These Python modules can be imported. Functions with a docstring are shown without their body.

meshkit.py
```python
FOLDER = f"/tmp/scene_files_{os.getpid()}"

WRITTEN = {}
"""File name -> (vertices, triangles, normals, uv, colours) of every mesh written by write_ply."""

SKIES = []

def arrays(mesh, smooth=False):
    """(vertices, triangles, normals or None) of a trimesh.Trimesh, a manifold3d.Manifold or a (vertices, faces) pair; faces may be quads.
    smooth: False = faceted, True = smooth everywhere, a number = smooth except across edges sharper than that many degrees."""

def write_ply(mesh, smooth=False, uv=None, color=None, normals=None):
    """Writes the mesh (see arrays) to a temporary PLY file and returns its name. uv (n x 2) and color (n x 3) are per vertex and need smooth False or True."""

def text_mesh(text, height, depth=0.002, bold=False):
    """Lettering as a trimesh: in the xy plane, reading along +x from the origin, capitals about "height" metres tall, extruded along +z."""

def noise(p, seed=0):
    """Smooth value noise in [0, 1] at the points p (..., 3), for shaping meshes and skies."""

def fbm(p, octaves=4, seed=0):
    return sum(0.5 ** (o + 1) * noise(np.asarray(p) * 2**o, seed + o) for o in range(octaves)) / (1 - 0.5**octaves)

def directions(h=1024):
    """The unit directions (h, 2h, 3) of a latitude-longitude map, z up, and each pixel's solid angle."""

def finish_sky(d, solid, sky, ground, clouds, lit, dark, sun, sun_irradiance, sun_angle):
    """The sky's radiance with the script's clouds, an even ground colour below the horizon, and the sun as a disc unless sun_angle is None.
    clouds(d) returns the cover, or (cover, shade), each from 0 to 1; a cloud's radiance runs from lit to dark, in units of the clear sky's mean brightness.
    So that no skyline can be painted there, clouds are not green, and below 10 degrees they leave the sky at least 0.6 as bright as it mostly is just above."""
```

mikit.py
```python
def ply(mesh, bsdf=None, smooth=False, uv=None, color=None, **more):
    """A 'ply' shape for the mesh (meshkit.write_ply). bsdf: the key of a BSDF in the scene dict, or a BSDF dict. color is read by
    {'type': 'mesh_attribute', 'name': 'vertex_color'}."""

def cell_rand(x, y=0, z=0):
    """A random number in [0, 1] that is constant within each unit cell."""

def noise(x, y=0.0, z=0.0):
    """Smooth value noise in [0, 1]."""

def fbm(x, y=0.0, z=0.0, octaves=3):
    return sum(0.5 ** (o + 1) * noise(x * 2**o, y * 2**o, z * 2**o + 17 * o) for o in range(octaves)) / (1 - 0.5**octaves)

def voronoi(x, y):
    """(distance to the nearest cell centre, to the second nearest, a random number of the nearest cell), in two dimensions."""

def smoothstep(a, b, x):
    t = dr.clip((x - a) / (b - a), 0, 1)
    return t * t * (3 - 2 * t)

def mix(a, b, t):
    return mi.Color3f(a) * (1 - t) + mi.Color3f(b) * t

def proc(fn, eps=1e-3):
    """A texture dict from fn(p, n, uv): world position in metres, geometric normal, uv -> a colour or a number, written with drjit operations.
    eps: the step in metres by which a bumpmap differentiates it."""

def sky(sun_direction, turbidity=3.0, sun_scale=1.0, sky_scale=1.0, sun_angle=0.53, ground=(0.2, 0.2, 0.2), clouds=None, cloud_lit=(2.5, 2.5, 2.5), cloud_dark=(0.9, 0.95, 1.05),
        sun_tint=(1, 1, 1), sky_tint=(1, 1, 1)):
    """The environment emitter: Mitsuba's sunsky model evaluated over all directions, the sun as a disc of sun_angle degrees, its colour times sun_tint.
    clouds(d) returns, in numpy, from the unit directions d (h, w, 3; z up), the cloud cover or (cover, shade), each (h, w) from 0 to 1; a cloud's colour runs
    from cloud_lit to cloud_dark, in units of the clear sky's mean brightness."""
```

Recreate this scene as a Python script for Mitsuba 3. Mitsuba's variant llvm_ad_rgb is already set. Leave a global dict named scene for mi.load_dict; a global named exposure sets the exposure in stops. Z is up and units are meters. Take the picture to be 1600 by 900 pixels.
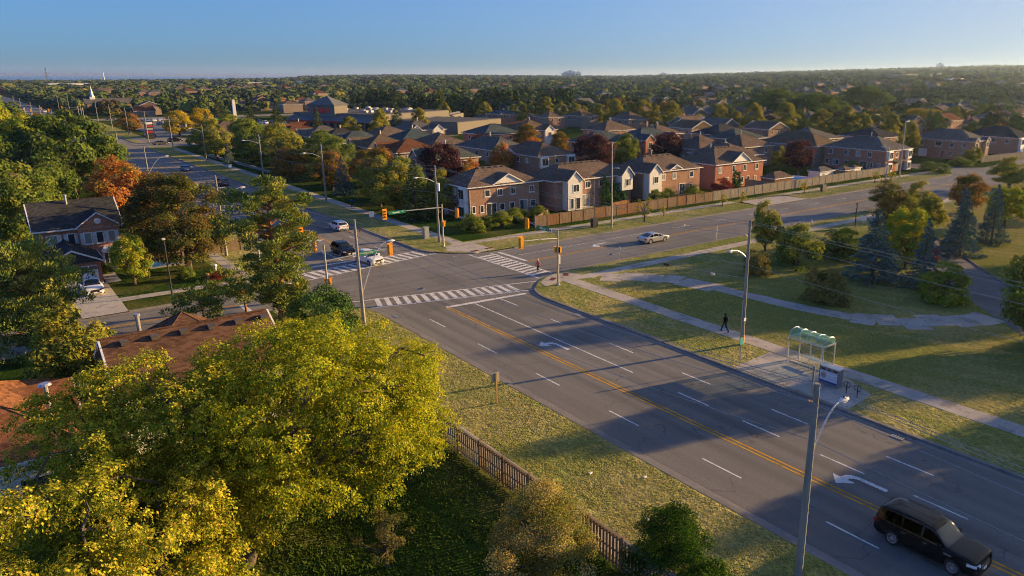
import math, random
import numpy as np, trimesh, shapely, drjit as dr, mitsuba as mi, mikit, meshkit
from shapely.geometry import Polygon, LineString, box as sbox
from shapely.ops import unary_union
import manifold3d as m3
from mikit import noise, fbm, voronoi, cell_rand, smoothstep, mix, proc

T = mi.ScalarTransform4f
scene, labels = {'type': 'scene'}, {}

# ------------------------------------------------------------------ camera, sky, exposure
EYE = np.array([0.0, 0.0, 23.03])
FWD, DOWN = np.array([0.61968, 0.73543, -0.27414]), np.array([-0.17227, -0.21332, -0.96167])
FOV = 2 * math.degrees(math.atan(800 / 1164.31))
scene['camera'] = {'type': 'perspective', 'fov': FOV, 'fov_axis': 'x', 'near_clip': 0.1, 'far_clip': 60000.0,
                   'principal_point_offset_x': -0.0834, 'principal_point_offset_y': 0.0,
                   'to_world': T().look_at(origin=EYE.tolist(), target=(EYE + FWD).tolist(), up=(-DOWN).tolist())}
SUN = np.array([0.946, -0.262, 0.191])
def veil(d):                                          # thin bright haze thickening evenly towards the sun
    a = np.degrees(np.arccos(np.clip(d @ (SUN / np.linalg.norm(SUN)), -1, 1)))
    return 0.9 * np.exp(-(a / 50.0) ** 2)
scene['sky'] = mikit.sky(SUN.tolist(), turbidity=1.7, sky_scale=0.8, sky_tint=(0.22, 0.44, 0.98), sun_tint=(0.97, 1.0, 1.08), clouds=veil, cloud_lit=(2.5, 2.5, 2.5))
exposure = 3.35

rng = np.random.default_rng(7)
random.seed(7)

# ------------------------------------------------------------------ helpers
class MB:
    """Collects simple solids into one mesh."""
    def __init__(s): s.v, s.f, s.n = [], [], 0
    def add(s, v, f):
        v, f = np.asarray(v, float), np.asarray(f, int)
        if f.shape[1] == 4: f = np.vstack([f[:, [0, 1, 2]], f[:, [0, 2, 3]]])
        s.v.append(v); s.f.append(f + s.n); s.n += len(v); return s
    BF = np.array([[0, 3, 2, 1], [4, 5, 6, 7], [0, 1, 5, 4], [1, 2, 6, 5], [2, 3, 7, 6], [3, 0, 4, 7]])
    def box(s, c, size, rz=0.0, rx=0.0):
        h = np.array(size) / 2
        p = np.array([[-1, -1, -1], [1, -1, -1], [1, 1, -1], [-1, 1, -1], [-1, -1, 1], [1, -1, 1], [1, 1, 1], [-1, 1, 1]]) * h
        if rx: c_, s_ = math.cos(rx), math.sin(rx); p = p @ np.array([[1, 0, 0], [0, c_, s_], [0, -s_, c_]])
        if rz: c_, s_ = math.cos(rz), math.sin(rz); p = p @ np.array([[c_, s_, 0], [-s_, c_, 0], [0, 0, 1]])
        return s.add(p + np.array(c), s.BF)
    def hexa(s, p): return s.add(p, s.BF)            # 8 corners: bottom ring, top ring
    def tube(s, pts, r, n=8, caps=True):
        pts = np.asarray(pts, float); r = np.broadcast_to(np.asarray(r, float), (len(pts),))
        d = np.gradient(pts, axis=0); d /= np.linalg.norm(d, axis=1, keepdims=True) + 1e-9
        ref = np.array([0, 0, 1.0]) if abs(d[:, 2]).mean() < 0.9 else np.array([1.0, 0, 0])
        x = np.cross(d, ref); x /= np.linalg.norm(x, axis=1, keepdims=True) + 1e-9; y = np.cross(d, x)
        a = np.arange(n) * 2 * np.pi / n
        ring = pts[:, None] + r[:, None, None] * (np.cos(a)[None, :, None] * x[:, None] + np.sin(a)[None, :, None] * y[:, None])
        v = ring.reshape(-1, 3); f = []
        k = np.arange(n); k1 = (k + 1) % n
        for i in range(len(pts) - 1): f.append(np.stack([i * n + k, (i + 1) * n + k, (i + 1) * n + k1, i * n + k1], 1))
        s.add(v, np.vstack(f))
        if caps:
            for e, rev in ((0, 0), (len(pts) - 1, 1)):
                vv = np.vstack([ring[e], pts[e]]); ff = np.stack([k, k1, 0 * k + n], 1)
                s.add(vv, ff[:, ::-1] if rev else ff)
        return s
    def poly(s, p):                                   # planar convex polygon
        p = np.asarray(p, float); return s.add(p, [[0, i, i + 1] for i in range(1, len(p) - 1)])
    def extrude(s, geom, z0, z1):
        for g in getattr(geom, 'geoms', [geom]):
            if g.is_empty or g.area < 1e-4: continue
            m = trimesh.creation.extrude_polygon(g, z1 - z0, engine='earcut')
            s.add(np.array(m.vertices) + [0, 0, z0], np.array(m.faces))
        return s
    def flat(s, geom, z):
        for g in getattr(geom, 'geoms', [geom]):
            if g.is_empty or g.area < 1e-4: continue
            v, f = trimesh.creation.triangulate_polygon(g, engine='earcut')
            v = np.column_stack([v, np.full(len(v), z)])
            a = np.cross(v[f[:, 1]] - v[f[:, 0]], v[f[:, 2]] - v[f[:, 0]])[:, 2]
            f = np.array(f); f[a < 0] = f[a < 0][:, ::-1]
            s.add(v, f)
        return s
    def mesh(s): return np.vstack(s.v), np.vstack(s.f)
    def moved(s, m):
        o = MB(); v, f = s.mesh(); return o.add(v @ m[:3, :3].T + m[:3, 3], f)

def rigid(x, y, z=0.0, rz=0.0, sc=1.0):
    c, s_ = math.cos(rz) * sc, math.sin(rz) * sc
    return np.array([[c, -s_, 0, x], [s_, c, 0, y], [0, 0, sc, z], [0, 0, 0, 1.0]])

_used = {}
def key(name, parent=None):
    k = f'{parent}__{name}' if parent else name
    n = _used.get(k, 0); _used[k] = n + 1
    return k if n == 0 else f'{k}_{n:03d}'
def put(k, mesh, mat, smooth=False, color=None, tw=None):
    if isinstance(mesh, MB): mesh = mesh.mesh()
    d = mikit.ply(mesh, mat, smooth, None, color)
    if tw is not None: d['to_world'] = T(tw)
    scene[k] = d
    return k
def part(name, parent, mesh, mat, smooth=False, color=None, tw=None): return put(key(name, parent), mesh, mat, smooth, color, tw)
def tag(k, label, cat, group=None, kind=None):
    d = {'label': label, 'category': cat}
    if group: d['group'] = group
    if kind: d['kind'] = kind
    labels[k] = d
    return k
def thing(name, label, cat, group=None): return tag(key(name), label, cat, group)
def structure(name, mesh, mat, smooth=False, color=None):
    k = put(key(name), mesh, mat, smooth, color); labels[k] = {'kind': 'structure', 'label': name.replace('_', ' ')}
    return k
def dup(root, new, tw):                               # a copy of a thing's parts under a new key
    for k in [k for k in scene if k.startswith(root + '__')]: scene[new + k[len(root):]] = {**scene[k], 'to_world': T(tw)}

# ------------------------------------------------------------------ materials
def rgb(*c): return {'type': 'rgb', 'value': list(c)}
def mat(name, d): scene['mat_' + name] = d; return 'mat_' + name
def diff(name, c): return mat(name, {'type': 'twosided', 'bsdf': {'type': 'diffuse', 'reflectance': c if isinstance(c, dict) else rgb(*c)}})
def prin(name, c, rough=0.6, **k): return mat(name, {'type': 'twosided', 'bsdf': {'type': 'principled', 'base_color': c if isinstance(c, dict) else rgb(*c), 'roughness': rough, **k}})
def C3(r, g, b): return mi.Color3f(r, g, b)

def f_asphalt(p, n, uv):
    big = fbm(p.x * 0.15, p.y * 0.06, 3.1, 4); fine = noise(p.x * 9, p.y * 9, 1.0); grit = noise(p.x * 40, p.y * 40, 2.0)
    main = smoothstep(70.5, 69.5, p.y) + smoothstep(84, 85, p.y)
    lat = mix(mi.Color3f(p.y), mi.Color3f(p.x), dr.clip(main, 0, 1)).x
    wheel = 0.5 + 0.5 * dr.cos((lat - 29.3) * (2 * math.pi / 1.6))
    streak = fbm(mi.Float(lat) * 2.2, (p.x + p.y - lat) * 0.03, 9.0, 3)
    crack = smoothstep(0.006, 0.0015, dr.abs(fbm(p.x * 0.22 + 7, p.y * 0.14, 5.0, 5) - 0.5)) * smoothstep(0.45, 0.62, noise(p.x * 0.08, p.y * 0.08, 8.0))
    seam = smoothstep(0.05, 0.015, dr.abs(lat - 37.05 + 0.06 * noise(p.y * 0.4, p.x * .4))) * smoothstep(0.3, 0.5, noise(p.x * 0.3, p.y * 0.25, 4.0))
    oil = smoothstep(0.35, 0.0, dr.abs((lat - 29.25) / 3.14 - dr.floor((lat - 29.25) / 3.14) - 0.5)) * smoothstep(0.35, 0.75, fbm(lat * 0.9, (p.x + p.y - lat) * 0.05, 12.0, 3))
    patch = smoothstep(0.68, 0.70, cell_rand(dr.floor(p.x / 3.1 + 0.4), dr.floor(p.y / 7.3), 5.0)) * smoothstep(0.5, 0.6, noise(p.x * 0.05, p.y * 0.05, 14.0))
    v = 0.185 * (0.72 + 0.5 * big) * (0.94 + 0.1 * fine) * (0.85 + 0.3 * grit) * (1 - 0.10 * wheel) * (1 - 0.16 * oil) * (1 - 0.13 * patch) * (0.84 + 0.3 * streak)
    v = v * (1 - 0.34 * crack) * (1 - 0.35 * seam)
    return C3(v * 1.04, v, v * 0.91)
M_ASPH = prin('asphalt', proc(f_asphalt), 0.85, specular=0.25)
def f_conc(p, n, uv):
    v = 0.47 * (0.75 + 0.4 * fbm(p.x * 0.5, p.y * 0.5, 1.0, 4)) * (0.88 + 0.22 * noise(p.x * 14, p.y * 14, 2.0))
    v = v * (1 - 0.25 * smoothstep(0.6, 0.75, fbm(p.x * 1.3, p.y * 1.3, 6.0, 3)))
    return C3(v * 1.05, v * 0.97, v * 0.83)
M_CONC = diff('concrete', proc(f_conc))
def f_kerb(p, n, uv):
    v = 0.27 * (0.7 + 0.5 * fbm(p.x * 0.8, p.y * 0.8, 1.0, 4)) * (0.85 + 0.25 * noise(p.x * 12, p.y * 12, 2.0))
    return C3(v * 1.03, v * 0.97, v * 0.88)
M_KERB = diff('kerb', proc(f_kerb))
def f_grass(p, n, uv):
    a = fbm(p.x * 0.12, p.y * 0.12, 1.0, 4); b = fbm(p.x * 0.9, p.y * 0.5, 2.0, 3); c = noise(p.x * 7, p.y * 5, 3.0); d = noise(p.x * 28, p.y * 20, 4.0)
    dry = smoothstep(0.30, 0.72, 0.5 * a + 0.5 * b + 0.12 * (c - 0.5))
    col = mix(C3(0.27, 0.30, 0.08), C3(0.47, 0.40, 0.155), dry)
    col = mix(col, C3(0.25, 0.27, 0.07), 0.45 * smoothstep(0.5, 0.75, fbm(p.x * 0.35 + 9, p.y * 0.35, 7.0, 3)))
    return col * (0.62 + 0.45 * c) * (0.7 + 0.6 * d)
def f_grass_h(p, n, uv): return fbm(p.x * 3.0, p.y * 2.2, 1.0, 4) * 0.10 + noise(p.x * 16, p.y * 16, 2.0) * 0.03
M_GRASS = mat('grass', {'type': 'bumpmap', 'arbitrary': proc(f_grass_h, eps=0.02), 'scale': 1.0, 'bsdf': {'type': 'diffuse', 'reflectance': proc(f_grass)}})
def f_lawn(p, n, uv):
    a = fbm(p.x * 0.1, p.y * 0.1, 11.0, 4); c = noise(p.x * 6, p.y * 5, 3.0); d = noise(p.x * 24, p.y * 20, 4.0)
    stripe = 0.5 + 0.5 * dr.sin((p.x * 0.93 + p.y * 0.36 + 1.5 * fbm(p.x * 0.1, p.y * 0.1, 2.0, 2)) * 2.6)
    col = mix(C3(0.25, 0.26, 0.068), C3(0.38, 0.33, 0.12), smoothstep(0.34, 0.66, a + 0.14 * (stripe - 0.5) + 0.2 * (c - 0.5)))
    return col * (0.75 + 0.3 * c) * (0.75 + 0.5 * d)
M_LAWN = mat('lawn', {'type': 'bumpmap', 'arbitrary': proc(f_grass_h, eps=0.02), 'scale': 1.0, 'bsdf': {'type': 'diffuse', 'reflectance': proc(f_lawn)}})
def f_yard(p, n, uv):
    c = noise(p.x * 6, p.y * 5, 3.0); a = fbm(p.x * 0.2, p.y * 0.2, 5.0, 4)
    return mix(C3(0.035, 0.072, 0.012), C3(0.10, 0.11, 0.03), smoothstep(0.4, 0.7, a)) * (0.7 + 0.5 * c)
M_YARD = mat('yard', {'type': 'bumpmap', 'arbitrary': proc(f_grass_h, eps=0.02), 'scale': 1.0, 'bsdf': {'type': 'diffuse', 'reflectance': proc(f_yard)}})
def f_terrain(p, n, uv):
    a = fbm(p.x * 0.01, p.y * 0.01, 1.0, 4); b = fbm(p.x * 0.06, p.y * 0.06, 2.0, 3)
    return mix(C3(0.035, 0.05, 0.016), C3(0.11, 0.10, 0.05), smoothstep(0.4, 0.7, 0.5 * a + 0.5 * b))
M_TERR = diff('terrain', proc(f_terrain))
def f_paint(p, n, uv):
    w = 0.74 * (1 - 0.30 * smoothstep(0.5, 0.8, fbm(p.x * 2.2, p.y * 2.2, 3.0, 4))) * (0.85 + 0.2 * noise(p.x * 25, p.y * 25, 4.0))
    return C3(w, w, w * 0.97)
M_WHITEP = diff('road_white', proc(f_paint))
def f_ypaint(p, n, uv):
    w = (1 - 0.4 * smoothstep(0.45, 0.8, fbm(p.x * 2.2, p.y * 1.2, 3.0, 4))) * (0.85 + 0.2 * noise(p.x * 25, p.y * 25, 4.0))
    return C3(0.74, 0.38, 0.04) * w
M_YELP = diff('road_yellow', proc(f_ypaint))
M_BRICKPAD = diff('tactile', (0.16, 0.075, 0.05))

# ------------------------------------------------------------------ terrain, water
def terrain_z(x, y):
    x, y = np.asarray(x, float), np.asarray(y, float)
    r = np.hypot(x, y); az = np.degrees(np.arctan2(x, y))           # 0 = along the main road, 40 = image centre, 75 = right edge
    far = np.clip((r - 540) / 2500, 0, 1.6)
    right = np.clip((az - 42) / 25, 0, 1); left = np.clip((21 - az) / 16, 0, 1); mid = np.clip((az - 17) / 8, 0, 1)
    return far * (40 * right + 8.0 * mid - 12 * left) + np.clip((r - 540) / 400, 0, 1) * np.clip((np.abs(x - 37) - 25) / 60, 0, 1) * 1.6 * (meshkit.noise(np.stack([x / 260, y / 260, 0 * x], -1), 3) - 0.5)

rad = np.concatenate([[0, 200, 400, 540], np.geomspace(600, 5200, 26)])
ang = np.radians(np.linspace(-60, 140, 81))
RR, AA = np.meshgrid(rad, ang, indexing='ij')
gx, gy = RR * np.sin(AA), RR * np.cos(AA)
gz = terrain_z(gx, gy) - 0.06
nA = len(ang)
i, j = np.meshgrid(np.arange(len(rad) - 1), np.arange(nA - 1), indexing='ij')
q = np.stack([i * nA + j, i * nA + j + 1, (i + 1) * nA + j + 1, (i + 1) * nA + j], -1).reshape(-1, 4)[:, ::-1]
structure('ground', (np.stack([gx, gy, gz], -1).reshape(-1, 3), q), M_TERR, True)
structure('ground', MB().poly([(-900, -900, -0.5), (900, -900, -0.5), (900, 500, -0.5), (-900, 500, -0.5)]), M_TERR)
M_WATER = diff('water', (0.08, 0.22, 0.46))
structure('lake', MB().poly([(-9000, 900, -34), (9000, 4300, -34), (11000, 16500, -34), (-9000, 16500, -34)][::1]), M_WATER)

# ------------------------------------------------------------------ roads, kerbs, lawns
main_r = sbox(29.25, -40, 44.95, 500)
cross_r = unary_union([sbox(40, 70.0, 190, 84.2), LineString([(186, 77.1), (215, 79.5), (260, 88)]).buffer(7.0, cap_style='flat'), sbox(190.5, 80, 200.5, 140)])
side_r = sbox(-70, 76.0, 34, 84.4)
lot_r = unary_union([sbox(44, 284, 90, 292), sbox(-90, 448, 300, 466)])
ROAD = unary_union([main_r, cross_r, side_r, lot_r]).buffer(8.5).buffer(-8.5)
park_drive = LineString([(150, 71.5), (118, 64), (101, 48), (92, 40.2), (82.5, 31), (74, 22)]).buffer(3.2, cap_style='flat')
LOTS = unary_union([Polygon([(47, 278), (62, 276), (66, 300), (60, 322), (47, 322)]), Polygon([(56, 318), (110, 318), (122, 300), (134, 262), (150, 262), (118, 345), (118, 438), (60, 438)])])
DRIVES = unary_union([sbox(6.0, 84.0, 9.9, 98.5), park_drive])
area = sbox(-90, -40, 320, 500)
GRASS_ALL = area.difference(ROAD.buffer(0.32))
structure('road', MB().flat(ROAD.intersection(sbox(-90, -40, 330, 500)), 0.0), M_ASPH)
fy = np.linspace(500, 1150, 60)
fv = np.stack([np.stack([0 * fy + x, fy, np.maximum(terrain_z(0 * fy + 37, fy), -3) + 0.12 * (fy > 501)], -1) for x in (29.3, 44.9)], 1).reshape(-1, 3)
structure('road', (fv, np.array([[2 * i, 2 * i + 1, 2 * i + 3, 2 * i + 2] for i in range(59)])), M_ASPH)
kerb_ring = ROAD.buffer(0.32).difference(ROAD.buffer(0.02)).intersection(area)
drop = unary_union([DRIVES.buffer(0.05), sbox(43, 66.2, 54.5, 72), sbox(46, 83, 56, 92), sbox(110.5, 83, 125, 86)])
structure('kerb', MB().extrude(kerb_ring.difference(drop), -0.04, 0.135), M_KERB)
structure('kerb', MB().extrude(kerb_ring.intersection(drop), -0.04, 0.03), M_KERB)
structure('gutter', MB().flat(ROAD.buffer(0.02).difference(ROAD.buffer(-0.42)).intersection(sbox(-90, -40, 320, 500)).difference(unary_union([sbox(-70, 69, -69, 70)])), 0.005), M_KERB)


def slab_walk(name, x0, x1, y0, y1, step=1.52, until=None):
    """A concrete sidewalk: a row of slabs with open joints; beyond `until` one strip."""
    k = key(name); labels[k] = {'kind': 'structure', 'label': name.replace('_', ' ')}
    along_y = (y1 - y0) > (x1 - x0)
    a0, a1, b0, b1 = (y0, y1, x0, x1) if along_y else (x0, x1, y0, y1)
    stop = a1 if until is None else until
    n = int((stop - a0) / step)
    for i in range(n):
        c = a0 + (i + 0.5) * step
        dz, tl = rng.normal(0, 0.004), rng.normal(0, 0.002)
        size = (b1 - b0, step - 0.022, 0.12) if along_y else (step - 0.022, b1 - b0, 0.12)
        ctr = ((b0 + b1) / 2, c, 0.078 + dz) if along_y else (c, (b0 + b1) / 2, 0.078 + dz)
        part('slab', k, MB().box(ctr, size, 0, tl), M_CONC)
    if a1 - a0 - n * step > 0.3:
        c = (a0 + n * step + a1) / 2; L = a1 - a0 - n * step
        size, ctr = ((b1 - b0, L, 0.12), ((b0 + b1) / 2, c, 0.078)) if along_y else ((L, b1 - b0, 0.12), (c, (b0 + b1) / 2, 0.078))
        part('strip', k, MB().box(ctr, size), M_CONC)
    return sbox(x0, y0, x1, y1)

W = [slab_walk('sidewalk', 50.55, 52.35, -12, 66.3), slab_walk('sidewalk', 50.4, 52.1, 91.4, 268, until=190), slab_walk('sidewalk', 54.0, 150, 65.3, 67.0, until=118),
     slab_walk('sidewalk', 53.0, 109.9, 90.0, 91.4), slab_walk('sidewalk', 125.5, 188, 90.0, 91.4, until=127), slab_walk('sidewalk', 21.2, 22.6, 8, 74.6),
     slab_walk('sidewalk', 22.0, 23.4, 86.2, 220, until=130), slab_walk('sidewalk', -30, 21.9, 88.7, 90.2)]
# corner ramps, bus pad, driveway apron, park path
k = key('corner_ramp'); labels[k] = {'kind': 'structure', 'label': 'corner ramp'}
ramps = [Polygon([(47.6, 65.6), (50.5, 66.4), (54.1, 65.3), (54.1, 67.2), (53.2, 69.2), (51.0, 69.3), (48.2, 67.4)]), Polygon([(47.6, 88.2), (50.2, 84.9), (53.4, 85.3), (53.0, 90.0), (53.0, 91.4), (50.4, 91.4), (48.7, 90.4)]),
         Polygon([(21.2, 74.6), (22.6, 74.6), (24.9, 74.9), (24.0, 76.0), (21.2, 76.2)]), Polygon([(22, 84.2), (25.6, 84.3), (26.4, 86.2), (23.4, 88.7), (22, 88.7)])]
for r_ in ramps: part('slab', k, MB().extrude(r_, 0.02, 0.138), M_CONC)
for c_, a_ in (((50.1, 67.6), 0.6), ((52.6, 68.3), 0.9), ((50.6, 85.9), 0.1), ((53.0, 86.1), 0.0)): part('tactile_plate', k, MB().box((c_[0], c_[1], 0.139), (1.25, 0.65, 0.02), a_), M_BRICKPAD)
k = key('bus_pad'); labels[k] = {'kind': 'structure', 'label': 'bus pad'}
pad = Polygon([(45.35, 25.9), (48.9, 26.1), (50.4, 29.0), (50.4, 36.6), (45.35, 36.3)]); padw = pad
cells = [sbox(45.3 + 1.72 * i, 25.5 + 1.62 * j, 45.3 + 1.72 * (i + 1) - 0.02, 25.5 + 1.62 * (j + 1) - 0.02) for i in range(3) for j in range(7)]
for c_ in cells:
    g = c_.intersection(pad)
    if g.area > 0.15: part('slab', k, MB().extrude(g, 0.02, 0.136 + rng.normal(0, 0.002)), M_CONC)
k = key('park_path'); labels[k] = {'kind': 'structure', 'label': 'park path'}
pc = np.array([(55.6, 65.2), (57.6, 63.0), (60.0, 60.4), (61.6, 57.0), (62.2, 53.0), (62.6, 49.0), (63.1, 45.0), (63.6, 41.5), (64.3, 38.4), (65.2, 35.6), (67.3, 33.3), (69.8, 31.4), (72.4, 29.9), (75.6, 28.9)])
seg = np.concatenate([[0], np.cumsum(np.linalg.norm(np.diff(pc, axis=0), axis=1))])
def on_path(t): return np.array([np.interp(t, seg, pc[:, 0]), np.interp(t, seg, pc[:, 1])])
PATH, t_ = [], 0.0
while t_ < seg[-1] - 0.5:
    L_ = 1.6 if 12 < t_ < 25 else rng.uniform(2.0, 2.6)
    wide = 1.05 if 12 < t_ < 28 else 1.7
    p0, p1 = on_path(t_), on_path(min(t_ + L_, seg[-1]))
    d_ = (p1 - p0) / np.linalg.norm(p1 - p0); n_ = np.array([-d_[1], d_[0]]); o_ = n_ * (rng.uniform(-0.1, 0.1) if 12 < t_ < 28 else rng.uniform(-0.65, 0.65))
    d2 = np.array([-0.1, -1.0]); 
    g = Polygon([p0 + o_ - n_ * wide, p1 - d_ * 0.02 + o_ - n_ * wide, p1 - d_ * 0.02 + o_ + n_ * wide, p0 + o_ + n_ * wide])
    PATH.append(g); part('slab', k, MB().extrude(g, 0.0, 0.136 + rng.normal(0, 0.003)), M_CONC); t_ += L_
structure('driveway', MB().flat(sbox(6.0, 84.4, 9.9, 98.5), 0.131), M_CONC)
structure('driveway', MB().flat(park_drive.difference(ROAD), 0.125), M_ASPH)
structure('kerb', MB().extrude(park_drive.buffer(0.18, cap_style='flat').difference(park_drive).difference(ROAD.buffer(0.4)).difference(sbox(60, 20, 80, 33)), 0.1, 0.24), M_KERB)
structure('driveway', MB().flat(Polygon([(110.5, 84.2), (124.8, 84.2), (124, 90.2), (111.5, 90.2)]), 0.129), M_CONC)
structure('parking_lot', MB().flat(LOTS.difference(ROAD), 0.13), M_ASPH)

HARD = unary_union(W + ramps + [pad, padw, unary_union([g.buffer(-0.03) for g in PATH]), DRIVES, sbox(110.5, 84, 124.8, 90.2)])
verge_zone = unary_union([sbox(21.0, -40, 29.3, 500), sbox(44.9, -40, 52.4, 500), sbox(44, 60, 200, 72), sbox(44, 84, 190, 92)])
park_zone = sbox(52.4, -40, 320, 65.3)
lots = LOTS.difference(ROAD)
structure('grass_verge', MB().flat(GRASS_ALL.intersection(verge_zone).difference(HARD), 0.12), M_GRASS)
structure('lawn', MB().flat(GRASS_ALL.intersection(park_zone).difference(HARD).difference(verge_zone), 0.12), M_LAWN)
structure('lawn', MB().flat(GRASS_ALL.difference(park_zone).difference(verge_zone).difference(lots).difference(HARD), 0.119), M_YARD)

# ------------------------------------------------------------------ road markings
def marking(name, pieces, m, z=0.008, pname='dash'):
    k = key(name); labels[k] = {'kind': 'structure', 'label': name.replace('_', ' ')}
    for g in pieces: part(pname, k, MB().flat(g, z), m)
    return k
def bar(x0, y0, x1, y1): return sbox(min(x0, x1), min(y0, y1), max(x0, x1), max(y0, y1))
dl = [bar(32.06, 18.9 + 8.93 * i - 3.1, 32.19, 18.9 + 8.93 * i) for i in range(-2, 6)]
dr_ = [bar(41.25, 20.63 + 8.88 * i - 3.1, 41.38, 20.63 + 8.88 * i) for i in range(-2, 6)]
dt = [bar(38.2, 17.21 + 6.22 * i - 3.1, 38.33, 17.21 + 6.22 * i) for i in range(-3, 4)]
marking('lane_marking', dl, M_WHITEP); marking('lane_marking', dr_, M_WHITEP); marking('lane_marking', dt, M_WHITEP)
marking('lane_marking', [bar(38.2, 39.3 + 1.6, 38.33, 65.5)], M_WHITEP, pname='line')
marking('centre_line', [bar(35.12, -40, 35.25, 65.9), bar(35.48, -40, 35.61, 65.9)], M_YELP, pname='line')
marking('stop_line', [Polygon([(35.3, 65.7), (44.6, 64.8), (44.6, 65.3), (35.3, 66.25)])], M_WHITEP, pname='line')
def quad_cross(a, b, c, d, n, fill=0.5):
    """Zebra between line a-b and line c-d: n bars."""
    a, b, c, d = map(np.array, (a, b, c, d)); out = []
    for i in range(n):
        t0, t1 = (i + 0.25) / n, (i + 0.25 + fill) / n
        out.append(Polygon([a + (b - a) * t0, a + (b - a) * t1, c + (d - c) * t1, c + (d - c) * t0]))
    return out
def crosswalk(label, a, b, c, d, n, lines):
    k = key('crosswalk'); labels[k] = {'kind': 'structure', 'label': label}
    for g in quad_cross(a, b, c, d, n): part('stripe', k, MB().flat(g, 0.007), M_WHITEP)
    for (p, q_) in lines:
        p, q_ = np.array(p, float), np.array(q_, float); part('edge_line', k, MB().flat(LineString([p, q_]).buffer(0.1, cap_style='flat'), 0.011), M_WHITEP)
crosswalk('south crosswalk', (30.6, 73.6), (45.2, 69.0), (29.6, 70.4), (45.0, 66.1), 16, [((27, 74.3), (48.4, 68.4)), ((29.2, 70.6), (46.2, 65.7))])
crosswalk('north crosswalk', (28.6, 85.5), (45.0, 88.2), (28.0, 88.6), (44.4, 91.2), 16, [((24.6, 84.8), (47.6, 88.6)), ((27, 88.4), (46.6, 91.6))])
crosswalk('east crosswalk', (49.3, 83.2), (49.4, 70.4), (51.9, 83.4), (52.0, 70.9), 12, [((49.15, 85.0), (49.4, 69.3)), ((51.9, 84.0), (52.1, 70.6))])
k_ = key('crosswalk'); labels[k_] = {'kind': 'structure', 'label': 'west crosswalk'}
for y_ in (77.6, 79.2, 81.0, 82.7): part('stripe', k_, MB().flat(sbox(22.2, y_, 24.6, y_ + 0.55), 0.007), M_WHITEP)
marking('stop_line', [sbox(19.0, 76.4, 19.55, 79.9)], M_WHITEP, pname='line')
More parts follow.
